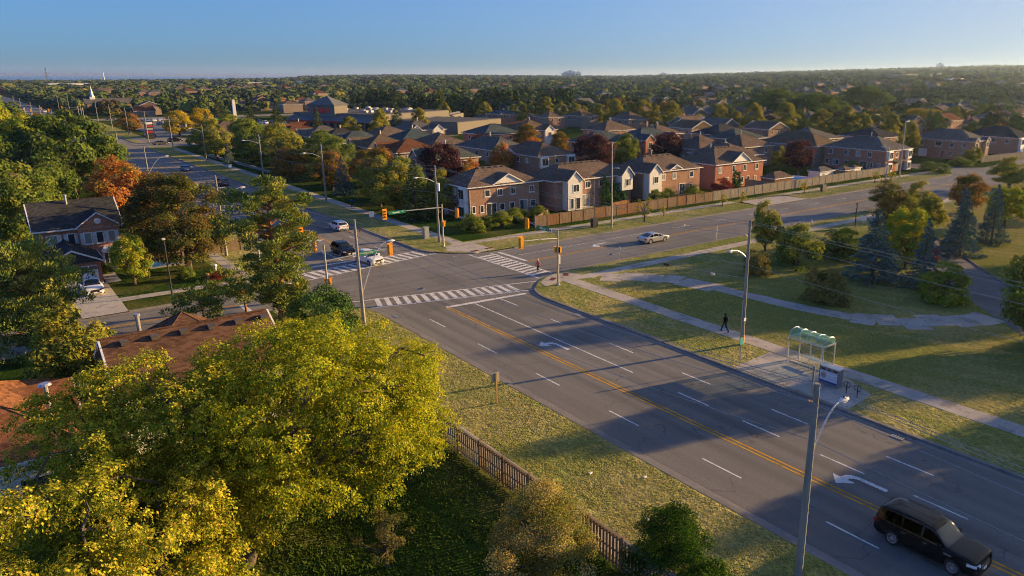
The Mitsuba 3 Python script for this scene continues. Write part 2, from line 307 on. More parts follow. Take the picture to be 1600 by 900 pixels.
marking('stop_line', [bar(29.6, 91.0, 37.5, 91.5)], M_WHITEP, pname='line')
marking('stop_line', [Polygon([(52.75, 83.6), (53.25, 83.6), (53.4, 77.3), (52.9, 77.3)])], M_WHITEP, pname='line')
marking('centre_line', [bar(53.3, 76.9, 186, 77.02), bar(53.3, 77.22, 186, 77.34)], M_YELP, z=0.009, pname='line')
marking('centre_line', [bar(-60, 79.95, 18.9, 80.07), bar(-60, 80.25, 18.9, 80.37)], M_YELP, z=0.009, pname='line')
marking('centre_line', [bar(37.5, 91.6, 37.62, 442), bar(37.82, 91.6, 37.94, 442)], M_YELP, z=0.009, pname='line')
marking('lane_marking', [bar(54, 80.55, 78, 80.68)], M_WHITEP, pname='line'); marking('lane_marking', [bar(84 + 9 * i, 80.5, 87.2 + 9 * i, 80.64) for i in range(11)], M_WHITEP)
marking('lane_marking', [bar(34.75, 91.6, 34.88, 118)], M_WHITEP, pname='line')
marking('lane_marking', [bar(41.4, 94 + 9 * i, 41.53, 97.2 + 9 * i) for i in range(14)], M_WHITEP)
marking('lane_marking', [bar(33.0, 121 + 9 * i, 33.13, 124.2 + 9 * i) for i in range(12)], M_WHITEP)
def arrow(x, y, s=1.0, flip=1, rot=0.0):
    """A left-turn arrow, reading up the road (+y)."""
    p = [(0.5, -2.0), (0.5, 0.1), (0.35, 0.75), (0.0, 1.05), (-0.45, 1.1), (-0.45, 1.75), (-1.45, 0.85), (-0.45, -0.05), (-0.45, 0.6), (-0.2, 0.55), (0.05, 0.3), (0.13, 0.0), (0.13, -2.0)]
    c, s_ = math.cos(rot), math.sin(rot)
    return Polygon([(x + s * (c * a * flip - s_ * b), y + s * (s_ * a * flip + c * b)) for a, b in p]).buffer(0)
marking('turn_arrow', [arrow(37.2, 50.0, 0.85)], M_WHITEP, pname='arrow'); marking('turn_arrow', [arrow(37.25, 20.1, 0.85)], M_WHITEP, pname='arrow')
marking('turn_arrow', [arrow(36.2, 107, 1.0, 1, math.pi)], M_WHITEP, pname='arrow'); marking('turn_arrow', [arrow(66.5, 78.9, 0.9, 1, math.pi / 2)], M_WHITEP, pname='arrow')
# ------------------------------------------------------------------ vegetation
M_LEAF = mat('leaf', {'type': 'principledthin', 'base_color': {'type': 'mesh_attribute', 'name': 'vertex_color'}, 'roughness': 0.55, 'diff_trans': 0.75, 'spec_trans': 0.0, 'eta': 1.33})
M_NEEDLE = mat('needle', {'type': 'twosided', 'bsdf': {'type': 'diffuse', 'reflectance': {'type': 'mesh_attribute', 'name': 'vertex_color'}}})
def f_bark(p, n, uv):
    v = 0.5 + 0.6 * fbm(p.x * 9, p.y * 9, p.z * 2.0, 3)
    return C3(0.155, 0.125, 0.095) * v
M_BARK = diff('bark', proc(f_bark))
M_PINEBARK = diff('pine_bark', proc(lambda p, n, uv: C3(0.30, 0.15, 0.075) * (0.4 + fbm(p.x * 6, p.y * 6, p.z * 3.0, 3))))

def unit(n, r): 
    v = r.normal(size=(n, 3)); return v / np.linalg.norm(v, axis=1, keepdims=True)
def leaves(pos, nrm, size, r, aspect=0.5, droop=0.0, axis=None):
    """Folded rhombic leaves: base, two sides, tip. pos/nrm (n,3), size (n,)."""
    n = len(pos)
    nrm = nrm / (np.linalg.norm(nrm, axis=1, keepdims=True) + 1e-9)
    a = unit(n, r) if axis is None else axis + 0.25 * unit(n, r)
    a = a - nrm * (a * nrm).sum(1, keepdims=True); a[:, 2] -= droop
    a /= np.linalg.norm(a, axis=1, keepdims=True) + 1e-9
    b = np.cross(nrm, a); b /= np.linalg.norm(b, axis=1, keepdims=True) + 1e-9
    s = size[:, None]
    v = np.stack([pos - a * s * 0.5, pos + b * s * aspect * 0.5 + nrm * s * 0.08, pos + a * s * 0.5, pos - b * s * aspect * 0.5 + nrm * s * 0.08], 1).reshape(-1, 3)
    k = np.arange(n) * 4
    return v, np.concatenate([np.stack([k, k + 1, k + 2], 1), np.stack([k, k + 2, k + 3], 1)])
def tint(cols, idx, r, n, jit=0.18):
    c = np.asarray(cols)[idx] * (1 + r.normal(0, jit, (n, 1))) * (1 + r.normal(0, 0.07, (n, 3)))
    return np.repeat(np.clip(c, 0.004, 0.8), 4, axis=0)
def clumps(n, shape, r, inner=0.25):
    """n clump centres in a unit crown (z 0..1, radius <= 1): shape gives the radius at height z."""
    out = []
    while len(out) < n:
        z = r.uniform(0, 1); R = shape(z)
        if r.uniform() > R: continue
        a = r.uniform(0, 2 * np.pi); f = (1 if r.uniform() > inner else r.uniform(0.2, 0.8)) * r.uniform(0.72, 1.0)
        p = np.array([R * f * math.cos(a), R * f * math.sin(a), z])
        out.append(p)
    return np.array(out)
def S_round(z): return math.sqrt(max(0, 1 - ((z - 0.48) / 0.52) ** 2))
def S_oval(z): return max(0.0, min(1, (z / 0.22) ** 0.6) * (1 - max(0, (z - 0.25) / 0.75) ** 1.7) ** 0.8)
def S_broad(z): return max(0.0, math.sqrt(max(0, 1 - ((z - 0.35) / (0.65 if z > 0.35 else 0.4)) ** 2)))
def S_bush(z): return max(0.0, math.sqrt(max(0, 1 - (z / 1.02) ** 2)))
def S_col(z): return max(0.0, (1 - z) ** 0.5 * min(1, 0.6 + z * 2))
def broadleaf(seed, h, rad, base, nclump, nleaf, size, cols, shape=S_round, cr=0.3, jit=0.16, bark=True, droop=0.3, inner=0.25, spread=0.55):
    """(crown mesh, colours, trunk mesh): clumps of leaves on an envelope from `base` to h, limbs reaching towards the clumps."""
    r = np.random.default_rng(seed); ch = h - base
    cc = clumps(nclump, shape, r, inner); C = cc * [rad, rad, ch] + [0, 0, base]
    C[:, :2] += r.normal(0, 0.05 * rad, (nclump, 2))
    R = rad * cr * r.uniform(0.75, 1.35, nclump)
    ccol = r.integers(0, len(cols), nclump)
    which = r.choice(nclump, nleaf, p=R ** 2 / (R ** 2).sum())
    d = unit(nleaf, r); d[:, 2] = np.where(d[:, 2] < -0.3, -d[:, 2] * 0.6, d[:, 2])
    rr = r.uniform(0, 1, nleaf) ** 0.35
    pos = C[which] + d * (R[which] * rr)[:, None] * [1, 1, 0.92]
    out = pos - [0, 0, base + 0.4 * ch]; out /= np.linalg.norm(out, axis=1, keepdims=True) + 1e-6
    nrm = 0.6 * d + 0.5 * out + spread * unit(nleaf, r) + [0, 0, 0.25]
    v, f = leaves(pos, nrm, size * r.uniform(0.6, 1.35, nleaf), r, 0.62, droop)
    idx = np.where(r.uniform(size=nleaf) < 0.72, ccol[which], r.integers(0, len(cols), nleaf))
    col = tint(cols, idx, r, nleaf, jit)
    t = MB(); tr = 0.028 * h + 0.02 * rad
    z = np.linspace(0, base + 0.55 * ch, 6)
    trunk = np.column_stack([0.04 * h * 0.2 * np.sin(z), 0.03 * h * 0.2 * np.cos(z * 0.8), z]); trunk[0, :2] = 0
    t.tube(trunk, np.linspace(tr, tr * 0.3, 6), 7)
    for i in range(0, nclump, max(1, nclump // 22)):
        s0 = r.uniform(0.35, 0.9); p0 = np.array([np.interp(s0 * z[-1], z, trunk[:, k]) for k in range(3)]); 
        if p0[2] > C[i][2]: p0[2] = max(base * 0.6, C[i][2] - 0.2 * ch)
        mid = (p0 + C[i]) / 2 + [0, 0, -0.03 * h]
        t.tube([p0, mid, C[i]], [tr * 0.32, tr * 0.2, tr * 0.06], 5, caps=False)
    return (v, f), col, t
def spruce(seed, h, rad, cols, layers=22, per=11, size=0.5, base=0.03, n_per=16, sag=0.35, gap=0.0):
    r = np.random.default_rng(seed); P, A, S = [], [], []
    for i in range(layers):
        u = i / (layers - 1); z0 = h * (base + (0.97 - base) * u)
        L = rad * (1 - u) ** 0.85 * r.uniform(0.86, 1.1) + 0.12
        for j in range(max(4, int(per * (1 - 0.5 * u)))):
            if r.uniform() < gap: continue
            a = r.uniform(0, 2 * np.pi); l = L * r.uniform(0.72, 1.1); m = max(4, int(n_per * (0.35 + 0.65 * l / rad)))
            t = r.uniform(0.12, 1.0, m) ** 0.75
            dx, dy = math.cos(a), math.sin(a)
            side = r.normal(0, 0.16, m) * l * (0.35 + 0.5 * (1 - abs(2 * t - 1.1)))
            zz = z0 - sag * l * t ** 1.2 + 0.12 * l * t ** 4 + r.normal(0, 0.05, m) * h * 0.1
            P.append(np.column_stack([dx * l * t - dy * side, dy * l * t + dx * side, zz]))
            A.append(np.column_stack([dx + 0 * t - dy * np.sign(side) * 0.6, dy + 0 * t + dx * np.sign(side) * 0.6, -0.35 + 0 * t]))
            S.append(size * r.uniform(0.7, 1.3, m))
    P, A, S = np.vstack(P), np.vstack(A), np.concatenate(S); n = len(P)
    A /= np.linalg.norm(A, axis=1, keepdims=True)
    v1, f1 = leaves(P, np.array([0, 0, 1.0]) + 0.55 * unit(n, r), S, r, 0.42, 0.0, A)
    v2, f2 = leaves(P - [0, 0, 0.06], np.cross(A, [0, 0, 1.0]) + 0.3 * unit(n, r), S * 0.9, r, 0.38, 0.25, A)
    col = np.vstack([tint(cols, r.integers(0, len(cols), n), r, n, 0.16), tint(cols, r.integers(0, len(cols), n), r, n, 0.16)])
    t = MB().tube([(0, 0, 0), (0, 0, h * 0.5), (0, 0, h * 0.96)], [0.022 * h, 0.014 * h, 0.004 * h], 7)
    return (np.vstack([v1, v2]), np.vstack([f1, f2 + len(v1)])), col, t
def scots_pine(seed, h, rad, cols, nclump=46, npc=420, base=0.3, size=0.34):
    """Flattened needle clumps on crooked limbs, orange upper trunk showing through."""
    r = np.random.default_rng(seed); t = MB()
    zz = np.linspace(0, h * 0.93, 9); tr = np.column_stack([0.25 * np.sin(zz * 0.55 + seed), 0.25 * np.cos(zz * 0.4 + seed) - 0.25, zz])
    t.tube(tr, np.linspace(0.030 * h, 0.006 * h, 9), 8)
    P, N, S, W = [], [], [], []
    for i in range(nclump):
        u = (i + 0.5) / nclump; z = h * (base + (1 - base) * u)
        a = i * 2.4 + r.uniform(-0.5, 0.5); l = rad * (0.35 + 0.65 * math.sin(math.pi * min(1, 0.30 + 0.72 * (1 - u)))) * r.uniform(0.35, 1.05)
        if u > 0.93: l *= 0.25
        p0 = np.array([np.interp(z - 0.05 * h, zz, tr[:, k]) for k in range(3)]); c = p0 + [l * math.cos(a), l * math.sin(a), 0.05 * h + r.uniform(-0.02, 0.04) * h]
        t.tube([p0, (p0 + c) / 2 + [0, 0, 0.2], c], [0.008 * h, 0.006 * h, 0.003 * h], 5, caps=False)
        R = r.uniform(0.75, 1.3) * rad * 0.30
        for q_ in range(3):
            cq = c + [r.normal(0, R * 0.55), r.normal(0, R * 0.55), r.normal(0, R * 0.34)]
            d = unit(npc // 3, r); d[:, 2] = np.abs(d[:, 2]) * np.where(r.uniform(size=len(d)) < 0.25, -0.6, 1)
            P.append(cq + d * (R * 0.8 * r.uniform(0.3, 1, len(d)) ** 0.5)[:, None] * [1, 1, 0.6]); N.append(d); S.append(size * r.uniform(0.6, 1.3, len(d))); W.append(np.full(len(d), r.integers(0, len(cols))))
    P, N, S, W = np.vstack(P), np.vstack(N), np.concatenate(S), np.concatenate(W); n = len(P)
    ax = N + [0, 0, 0.7]; nn = np.cross(ax, unit(n, r))
    v, f = leaves(P, nn, S, r, 0.36, 0.0, ax / np.linalg.norm(ax, axis=1, keepdims=True))
    return (v, f), tint(cols, W, r, n, 0.2), t
def far_crown(seed, kind='round'):
    """Unit far tree (height 1, radius ~0.42): lumpy mass with leaf clumps breaking its outline."""
    r = np.random.default_rng(seed); V, F, n = [], [], 0
    lumps = 6 if kind == 'round' else 4
    for i in range(lumps):
        s = trimesh.creation.icosphere(subdivisions=1); v = np.array(s.vertices); v *= (1 + r.normal(0, 0.16, (len(v), 1)))
        if kind == 'round': c, R = np.array([r.normal(0, 0.15), r.normal(0, 0.15), r.uniform(0.36, 0.72)]), r.uniform(0.19, 0.29) * np.array([1, 1, 0.85])
        else: u = (i + 0.5) / lumps; c, R = np.array([0, 0, 0.16 + 0.66 * u]), np.array([0.27 * (1 - u) + 0.05] * 2 + [0.2])
        V.append(v * R + c); F.append(np.array(s.faces) + n); n += len(v)
    P = np.vstack(V); k = r.integers(0, len(P), 70); d = P[k] - [0, 0, 0.5]
    v, f = leaves(P[k] * [1.05, 1.05, 1.03], d + 0.7 * unit(70, r), r.uniform(0.08, 0.17, 70), r, 0.7)
    return np.vstack([P, v]), np.vstack(F + [f + n])

# leaf colours (reflectances)
GREEN = [(0.137, 0.204, 0.038), (0.186, 0.251, 0.048), (0.113, 0.167, 0.035), (0.236, 0.275, 0.055)]
OLIVE = [(0.285, 0.304, 0.048), (0.350, 0.330, 0.052), (0.220, 0.251, 0.043), (0.414, 0.356, 0.060)]
YELGR = [(0.311, 0.374, 0.037), (0.394, 0.393, 0.037), (0.213, 0.295, 0.034), (0.492, 0.432, 0.042)]
GOLD = [(0.503, 0.373, 0.028), (0.582, 0.433, 0.035), (0.397, 0.329, 0.028)]
ORANGE = [(0.615, 0.247, 0.060), (0.708, 0.338, 0.071), (0.466, 0.191, 0.058), (0.298, 0.247, 0.050)]
RUST = [(0.276, 0.161, 0.041), (0.356, 0.189, 0.046), (0.194, 0.151, 0.032), (0.145, 0.161, 0.032)]
PURPLE = [(0.077, 0.035, 0.040), (0.106, 0.043, 0.047), (0.057, 0.028, 0.034), (0.130, 0.055, 0.051)]
BRONZE = [(0.131, 0.106, 0.036), (0.105, 0.122, 0.033), (0.166, 0.117, 0.040), (0.088, 0.091, 0.029)]
BLUE = [(0.154, 0.228, 0.191), (0.198, 0.270, 0.228), (0.124, 0.184, 0.154)]
DARKG = [(0.070, 0.106, 0.044), (0.090, 0.127, 0.047), (0.055, 0.087, 0.040)]
PINEG = [(0.199, 0.250, 0.057), (0.265, 0.314, 0.067), (0.159, 0.213, 0.052), (0.343, 0.339, 0.071)]
CEDAR = [(0.082, 0.162, 0.036), (0.108, 0.196, 0.043), (0.064, 0.131, 0.032)]
WARMB = [(0.276, 0.229, 0.073), (0.194, 0.194, 0.049), (0.341, 0.272, 0.082), (0.162, 0.166, 0.042)]
RED = [(0.22, 0.035, 0.03), (0.28, 0.05, 0.035), (0.16, 0.03, 0.026)]

GROUPS = {}
def model(name, made, leafmat=None, bark=None):
    (v, f), col, t = made
    scene['group_' + name] = {'type': 'shapegroup', 'trunk': mikit.ply(t.mesh(), bark or M_BARK, 40), 'crown': mikit.ply((v, f), leafmat or M_LEAF, False, None, col)}
    GROUPS[name] = len(f)
def grow(gname, name, label, cat, x, y, s=1.0, group=None, rz=None, sz=None, z=0.05):
    k = thing(name, label, cat, group)
    sz = s if sz is None else sz
    scene[k] = {'type': 'instance', 'g': {'type': 'ref', 'id': 'group_' + gname}, 'to_world': T().translate([x, y, z]).rotate([0, 0, 1], rng.uniform(0, 360) if rz is None else rz).scale([s, s, sz])}
    return k
def single(name, label, cat, made, x, y, leafmat=None, bark=None, group=None, rz=0.0, z=0.05):
    (v, f), col, t = made
    k = thing(name, label, cat, group); m = rigid(x, y, z, rz)
    part('trunk', k, t.moved(m), bark or M_BARK, 40); part('crown', k, (v @ m[:3, :3].T + m[:3, 3], f), leafmat or M_LEAF, False, col)
    return k
# ------------------------------------------------------------------ materials of things
M_WHITE = prin('white_trim', (0.74, 0.73, 0.70), 0.45)
M_SIDING = prin('white_siding', (0.66, 0.65, 0.61), 0.55)
M_GLASSD = prin('window_glass', (0.035, 0.045, 0.055), 0.06, specular=0.8)
M_CURT = prin('curtained_glass', (0.30, 0.30, 0.28), 0.15, specular=0.7)
M_GALV = prin('galvanised', (0.42, 0.43, 0.44), 0.45, metallic=0.6)
M_ALU = prin('aluminium', (0.62, 0.62, 0.62), 0.35, metallic=0.5)
M_LAMP = prin('lamp_shell', (0.62, 0.63, 0.64), 0.35)
M_BLACK = prin('black_plastic', (0.012, 0.012, 0.013), 0.5)
M_DKMETAL = prin('dark_metal', (0.03, 0.032, 0.035), 0.45)
M_RUBBER = prin('rubber', (0.018, 0.018, 0.018), 0.8)
M_CHROME = mat('chrome', {'type': 'principled', 'base_color': rgb(0.75, 0.75, 0.75), 'metallic': 1.0, 'roughness': 0.18})
M_RIM = prin('rim', (0.50, 0.50, 0.51), 0.4, metallic=0.25)
M_SIGY = prin('signal_yellow', (0.78, 0.34, 0.02), 0.4)
M_GREEN = prin('sign_green', (0.005, 0.20, 0.10), 0.4)
M_SIGNW = prin('sign_white', (0.75, 0.75, 0.74), 0.5)
M_TEXTW = prin('letter_white', (0.82, 0.82, 0.80), 0.5)
M_LENS = prin('dark_lens', (0.02, 0.015, 0.012), 0.2)
M_WIRE = diff('wire', (0.42, 0.41, 0.39))
def f_pole(p, n, uv):
    v = 0.30 * (0.7 + 0.5 * fbm(p.x * 5, p.y * 5, p.z * 0.7, 3)) * (0.9 + 0.2 * noise(p.x * 30, p.y * 30, p.z * 30))
    return C3(v * 1.04, v, v * 0.90)
M_POLE = diff('concrete_pole', proc(f_pole))
def f_wood(p, n, uv):
    g = fbm(p.x * 8, p.y * 8, p.z * 0.8, 3); v = 0.6 + 0.7 * (g - 0.2)
    return C3(0.31, 0.225, 0.15) * v
M_WOOD = diff('fence_wood', proc(f_wood))
M_WOODG = diff('fence_wood_grey', proc(lambda p, n, uv: C3(0.36, 0.32, 0.26) * (0.6 + 0.7 * (fbm(p.x * 8, p.y * 8, p.z * 0.8, 3) - 0.2))))
M_WOODB = diff('fence_wood_brown', proc(lambda p, n, uv: C3(0.32, 0.185, 0.10) * (0.6 + 0.7 * (fbm(p.x * 8, p.y * 8, p.z * 0.8, 3) - 0.2))))
M_POSTW = diff('post_wood', proc(lambda p, n, uv: C3(0.40, 0.26, 0.12) * (0.7 + 0.5 * fbm(p.x * 8, p.y * 8, p.z * 1.2, 3))))
M_GREYBOX = prin('grey_cabinet', (0.28, 0.31, 0.30), 0.5)
def emis(name, c): scene['mat_' + name] = {'type': 'principled', 'base_color': rgb(*c), 'roughness': 0.3}; return 'mat_' + name
M_GREENL = emis('green_lens', (0.02, 0.6, 0.35)); M_REDL = emis('red_lens', (0.75, 0.03, 0.015)); M_AMB = emis('amber_lens', (0.45, 0.16, 0.02))

# ------------------------------------------------------------------ poles, lamps, wires
def tilted(x, y, tx, ty):
    return lambda z, dx=0, dy=0: np.array([x + tx * z + dx, y + ty * z + dy, z])
def lamp_head(root, p, a, s=1.0):
    """Cobra-head luminaire at p, pointing along azimuth a."""
    m = MB(); n = 10; ring = []
    for t, w, hu, hd in ((0, .05, .04, .04), (.12, .09, .07, .05), (.35, .17, .12, .07), (.62, .16, .11, .08), (.8, .05, .05, .06)):
        k = np.arange(n) * 2 * np.pi / n; zz = np.sin(k); ring.append(np.column_stack([0 * k + t, w * np.cos(k), np.where(zz > 0, hu, hd) * zz]))
    v = np.vstack(ring) * s; k = np.arange(n); f = [np.stack([i * n + k, (i + 1) * n + k, (i + 1) * n + (k + 1) % n, i * n + (k + 1) % n], 1)[:, ::-1] for i in range(4)]
    m.add(v, np.vstack(f)); m.poly(v[-n:]); 
    part('lamp_head', root, m.moved(rigid(p[0], p[1], p[2], a)), M_LAMP, 50)
    part('lens', root + '__lamp_head', MB().box((0.42 * s, 0, -0.085 * s), (0.3 * s, 0.22 * s, 0.03)).moved(rigid(p[0], p[1], p[2], a)), M_SIGNW)
    part('photocell', root + '__lamp_head', MB().tube([(0.4 * s, 0, 0.1 * s), (0.4 * s, 0, 0.19 * s)], 0.045 * s, 8).moved(rigid(p[0], p[1], p[2], a)), M_DKMETAL)
def lamp_arm(root, at, z, a, reach, rise, m=None):
    p0 = at(z); d = np.array([math.cos(a), math.sin(a), 0]); t = np.linspace(0, 1, 9)
    pts = np.array([p0 + d * reach * u + [0, 0, rise * math.sin(u * math.pi / 2)] for u in t])
    part('lamp_arm', root, MB().tube(pts, 0.042, 8), m or M_ALU, 40)
    lamp_head(root, pts[-1] - d * 0.05, a)
def insulator(root, at, z, a, out=0.35):
    d = np.array([math.cos(a), math.sin(a), 0]); p = at(z)
    part('bracket', root, MB().tube([p, p + d * out + [0, 0, 0.08]], 0.035, 6), M_GALV)
    q = p + d * out + [0, 0, 0.1]
    part('insulator', root, MB().tube([q, q + d * 0.28 + [0, 0, 0.1]], [0.075, 0.055], 8), M_INSUL)
    return q + d * 0.32 + [0, 0, 0.12]
M_INSUL = prin('insulator', (0.17, 0.085, 0.055), 0.3)
def concrete_pole(label, x, y, h, tx=0.0, ty=0.0, r0=0.19, r1=0.10, m=None, group=None, name='utility_pole', cat='utility pole'):
    root = thing(name, label, cat, group); at = tilted(x, y, tx, ty)
    part('shaft', root, MB().tube([at(0), at(h * 0.5), at(h)], [r0, (r0 + r1) / 2, r1], 10), m or M_POLE, 40)
    return root, at
def wire(label, pts, sag=0.6, r=0.015, group='overhead wires', name='overhead_wire'):
    k = thing(name, label, 'wire', group); m = MB()
    allp = []
    for a, b in zip(pts[:-1], pts[1:]):
        a, b = np.array(a, float), np.array(b, float); t = np.linspace(0, 1, 13)[:, None]
        c = a + (b - a) * t; c[:, 2] -= sag * 4 * t[:, 0] * (1 - t[:, 0]); allp.append(c if not allp else c[1:])
    m.tube(np.vstack(allp), r, 4, caps=False)
    put(k, m, M_WIRE); return k

# ------------------------------------------------------------------ traffic signals
def signal_head(root, p, a, lit=None, back=True, n=3, mast=True):
    """Vertical head at p (centre), lenses facing azimuth a. Long axis vertical."""
    m4 = rigid(p[0], p[1], p[2], a); hh = 0.36 * n / 2 + 0.04
    h = part('signal_head', root, MB().box((0, 0, 0), (0.24, 0.36, 2 * hh)).moved(m4), M_SIGY)
    if back: part('backboard', h, MB().box((0.135, 0, 0), (0.02, 0.62, 2 * hh + 0.26)).moved(m4), M_SIGY)
    for i in range(n):
        z = hh - 0.22 - 0.36 * i
        kk = np.linspace(0, 2 * np.pi, 15)[:-1]
        part('lens', h, MB().tube([(0.146, 0, z), (0.158, 0, z)], 0.125, 12).moved(m4), {(0, 'r'): M_REDL, (2, 'g'): M_GREENL}.get((i, lit), M_LENS))
        v = MB(); aa = np.linspace(-0.25 * np.pi, 1.25 * np.pi, 9)
        for q in range(8):
            c0, s0, c1, s1 = math.cos(aa[q]), math.sin(aa[q]), math.cos(aa[q + 1]), math.sin(aa[q + 1])
            v.poly([(0.147, .15 * c0, z + .15 * s0), (0.36, .14 * c0, z + .14 * s0 - .02), (0.36, .14 * c1, z + .14 * s1 - .02), (0.147, .15 * c1, z + .15 * s1)])
        part('visor', h, v.moved(m4), M_SIGY)
def ped_signal(root, p, a, lit=True):
    m4 = rigid(p[0], p[1], p[2], a)
    h = part('walk_signal', root, MB().box((0, 0, 0), (0.22, 0.36, 0.72)).moved(m4), M_SIGY)
    for z, mm in ((0.17, M_REDL if lit else M_LENS), (-0.17, M_LENS)): part('lens', h, MB().box((0.118, 0, z), (0.02, 0.28, 0.28)).moved(m4), mm)
    part('hood', h, MB().box((0.19, 0, 0.36), (0.2, 0.36, 0.03)).moved(m4), M_SIGY)
def name_sign(root, p, a, text, L=2.4, hgt=0.42, white_end=0, tail=None):
    """Green street-name blade, its face towards azimuth a, lettering on both faces."""
    m4 = rigid(p[0], p[1], p[2], a); b = MB().box((0, 0, 0), (0.03, L, hgt)).moved(m4)
    s = part('street_name_sign', root, b, M_GREEN)
    def letters(t, h, y0):
        tm = meshkit.text_mesh(t, h, 0.004, True); v, f = np.array(tm.vertices), np.array(tm.faces)
        return np.column_stack([v[:, 2] + 0.0165, v[:, 0] + y0, v[:, 1]]), f
    for flip in (0, 1):
        v, f = letters(text, hgt * 0.46, 0); w = v[:, 1].max()
        v[:, 1] += -w / 2 - 0.05 * L; v[:, 2] -= hgt * 0.22
        if tail:
            v2, f2 = letters(tail, hgt * 0.3, w / 2 + 0.04 * L); v = np.vstack([v, v2]); f = np.vstack([f, f2 + len(v) - len(v2)])
        m5 = m4 @ (rigid(0, 0, 0, math.pi) if flip else np.eye(4))
        part('lettering', s, (v @ m5[:3, :3].T + m5[:3, 3], f), M_TEXTW)
    if white_end:
        part('city_panel', s, MB().box((0, white_end * (L / 2 + 0.22), 0), (0.032, 0.44, hgt)).moved(m4), M_SIGNW)
        for sd in (-1, 1): part('emblem', s, MB().tube([(sd * 0.017, white_end * (L / 2 + 0.22), -0.02), (sd * 0.02, white_end * (L / 2 + 0.22), -0.02)], 0.13, 12).moved(m4), M_DKMETAL)
def signal_pole(label, x, y, h, arms, r0=0.13, r1=0.09, group='traffic signal poles'):
    """arms: (z, azimuth, length, rise, head azimuth, lit, sign) ; sign = (distance, text, tail, white_end)."""
    root = thing('traffic_signal', label, 'traffic light', group); at = tilted(x, y, 0, 0)
    part('pole', root, MB().tube([at(0), at(h)], [r0, r1], 12), M_GALV, 40)
    part('base_plate', root, MB().tube([at(0.02), at(0.28)], [0.22, 0.17], 10).box((x, y, 0.14), (0.5, 0.5, 0.05)), M_GALV)
    for (z, a, L, rise, ha, lit, sign) in arms:
        d = np.array([math.cos(a), math.sin(a), 0]); t = np.linspace(0, 1, 6)
        pts = np.array([at(z) + d * L * u + [0, 0, rise * u ** 0.7] for u in t])
        part('mast_arm', root, MB().tube(pts, np.linspace(0.075, 0.045, 6), 8), M_GALV, 40)
        signal_head(root, pts[-1] + d * 0.25 + [0, 0, -0.15], ha, lit)
        if sign:
            dist, text, tail, we = sign; p = at(z) + d * dist + [0, 0, rise * (dist / L) ** 0.7 - 0.05]
            name_sign(root, p + 0.1 * np.array([math.cos(ha), math.sin(ha), 0]), ha, text, tail=tail, white_end=we)
    return root, at

def post_sign(label, x, y, h, w, hh, a, face=None, post=None, name='road_sign', cat='sign', r=0.035, square=False):
    root = thing(name, label, cat)
    part('post', root, MB().box((x, y, h / 2), (2 * r, 2 * r, h), a) if square else MB().tube([(x, y, 0), (x, y, h)], r, 8), post or M_GALV)
    part('panel', root, MB().box((x + (r + 0.02) * math.cos(a), y + (r + 0.02) * math.sin(a), h - hh / 2 + 0.05), (0.015, w, hh), a), face or M_SIGNW)
    return root

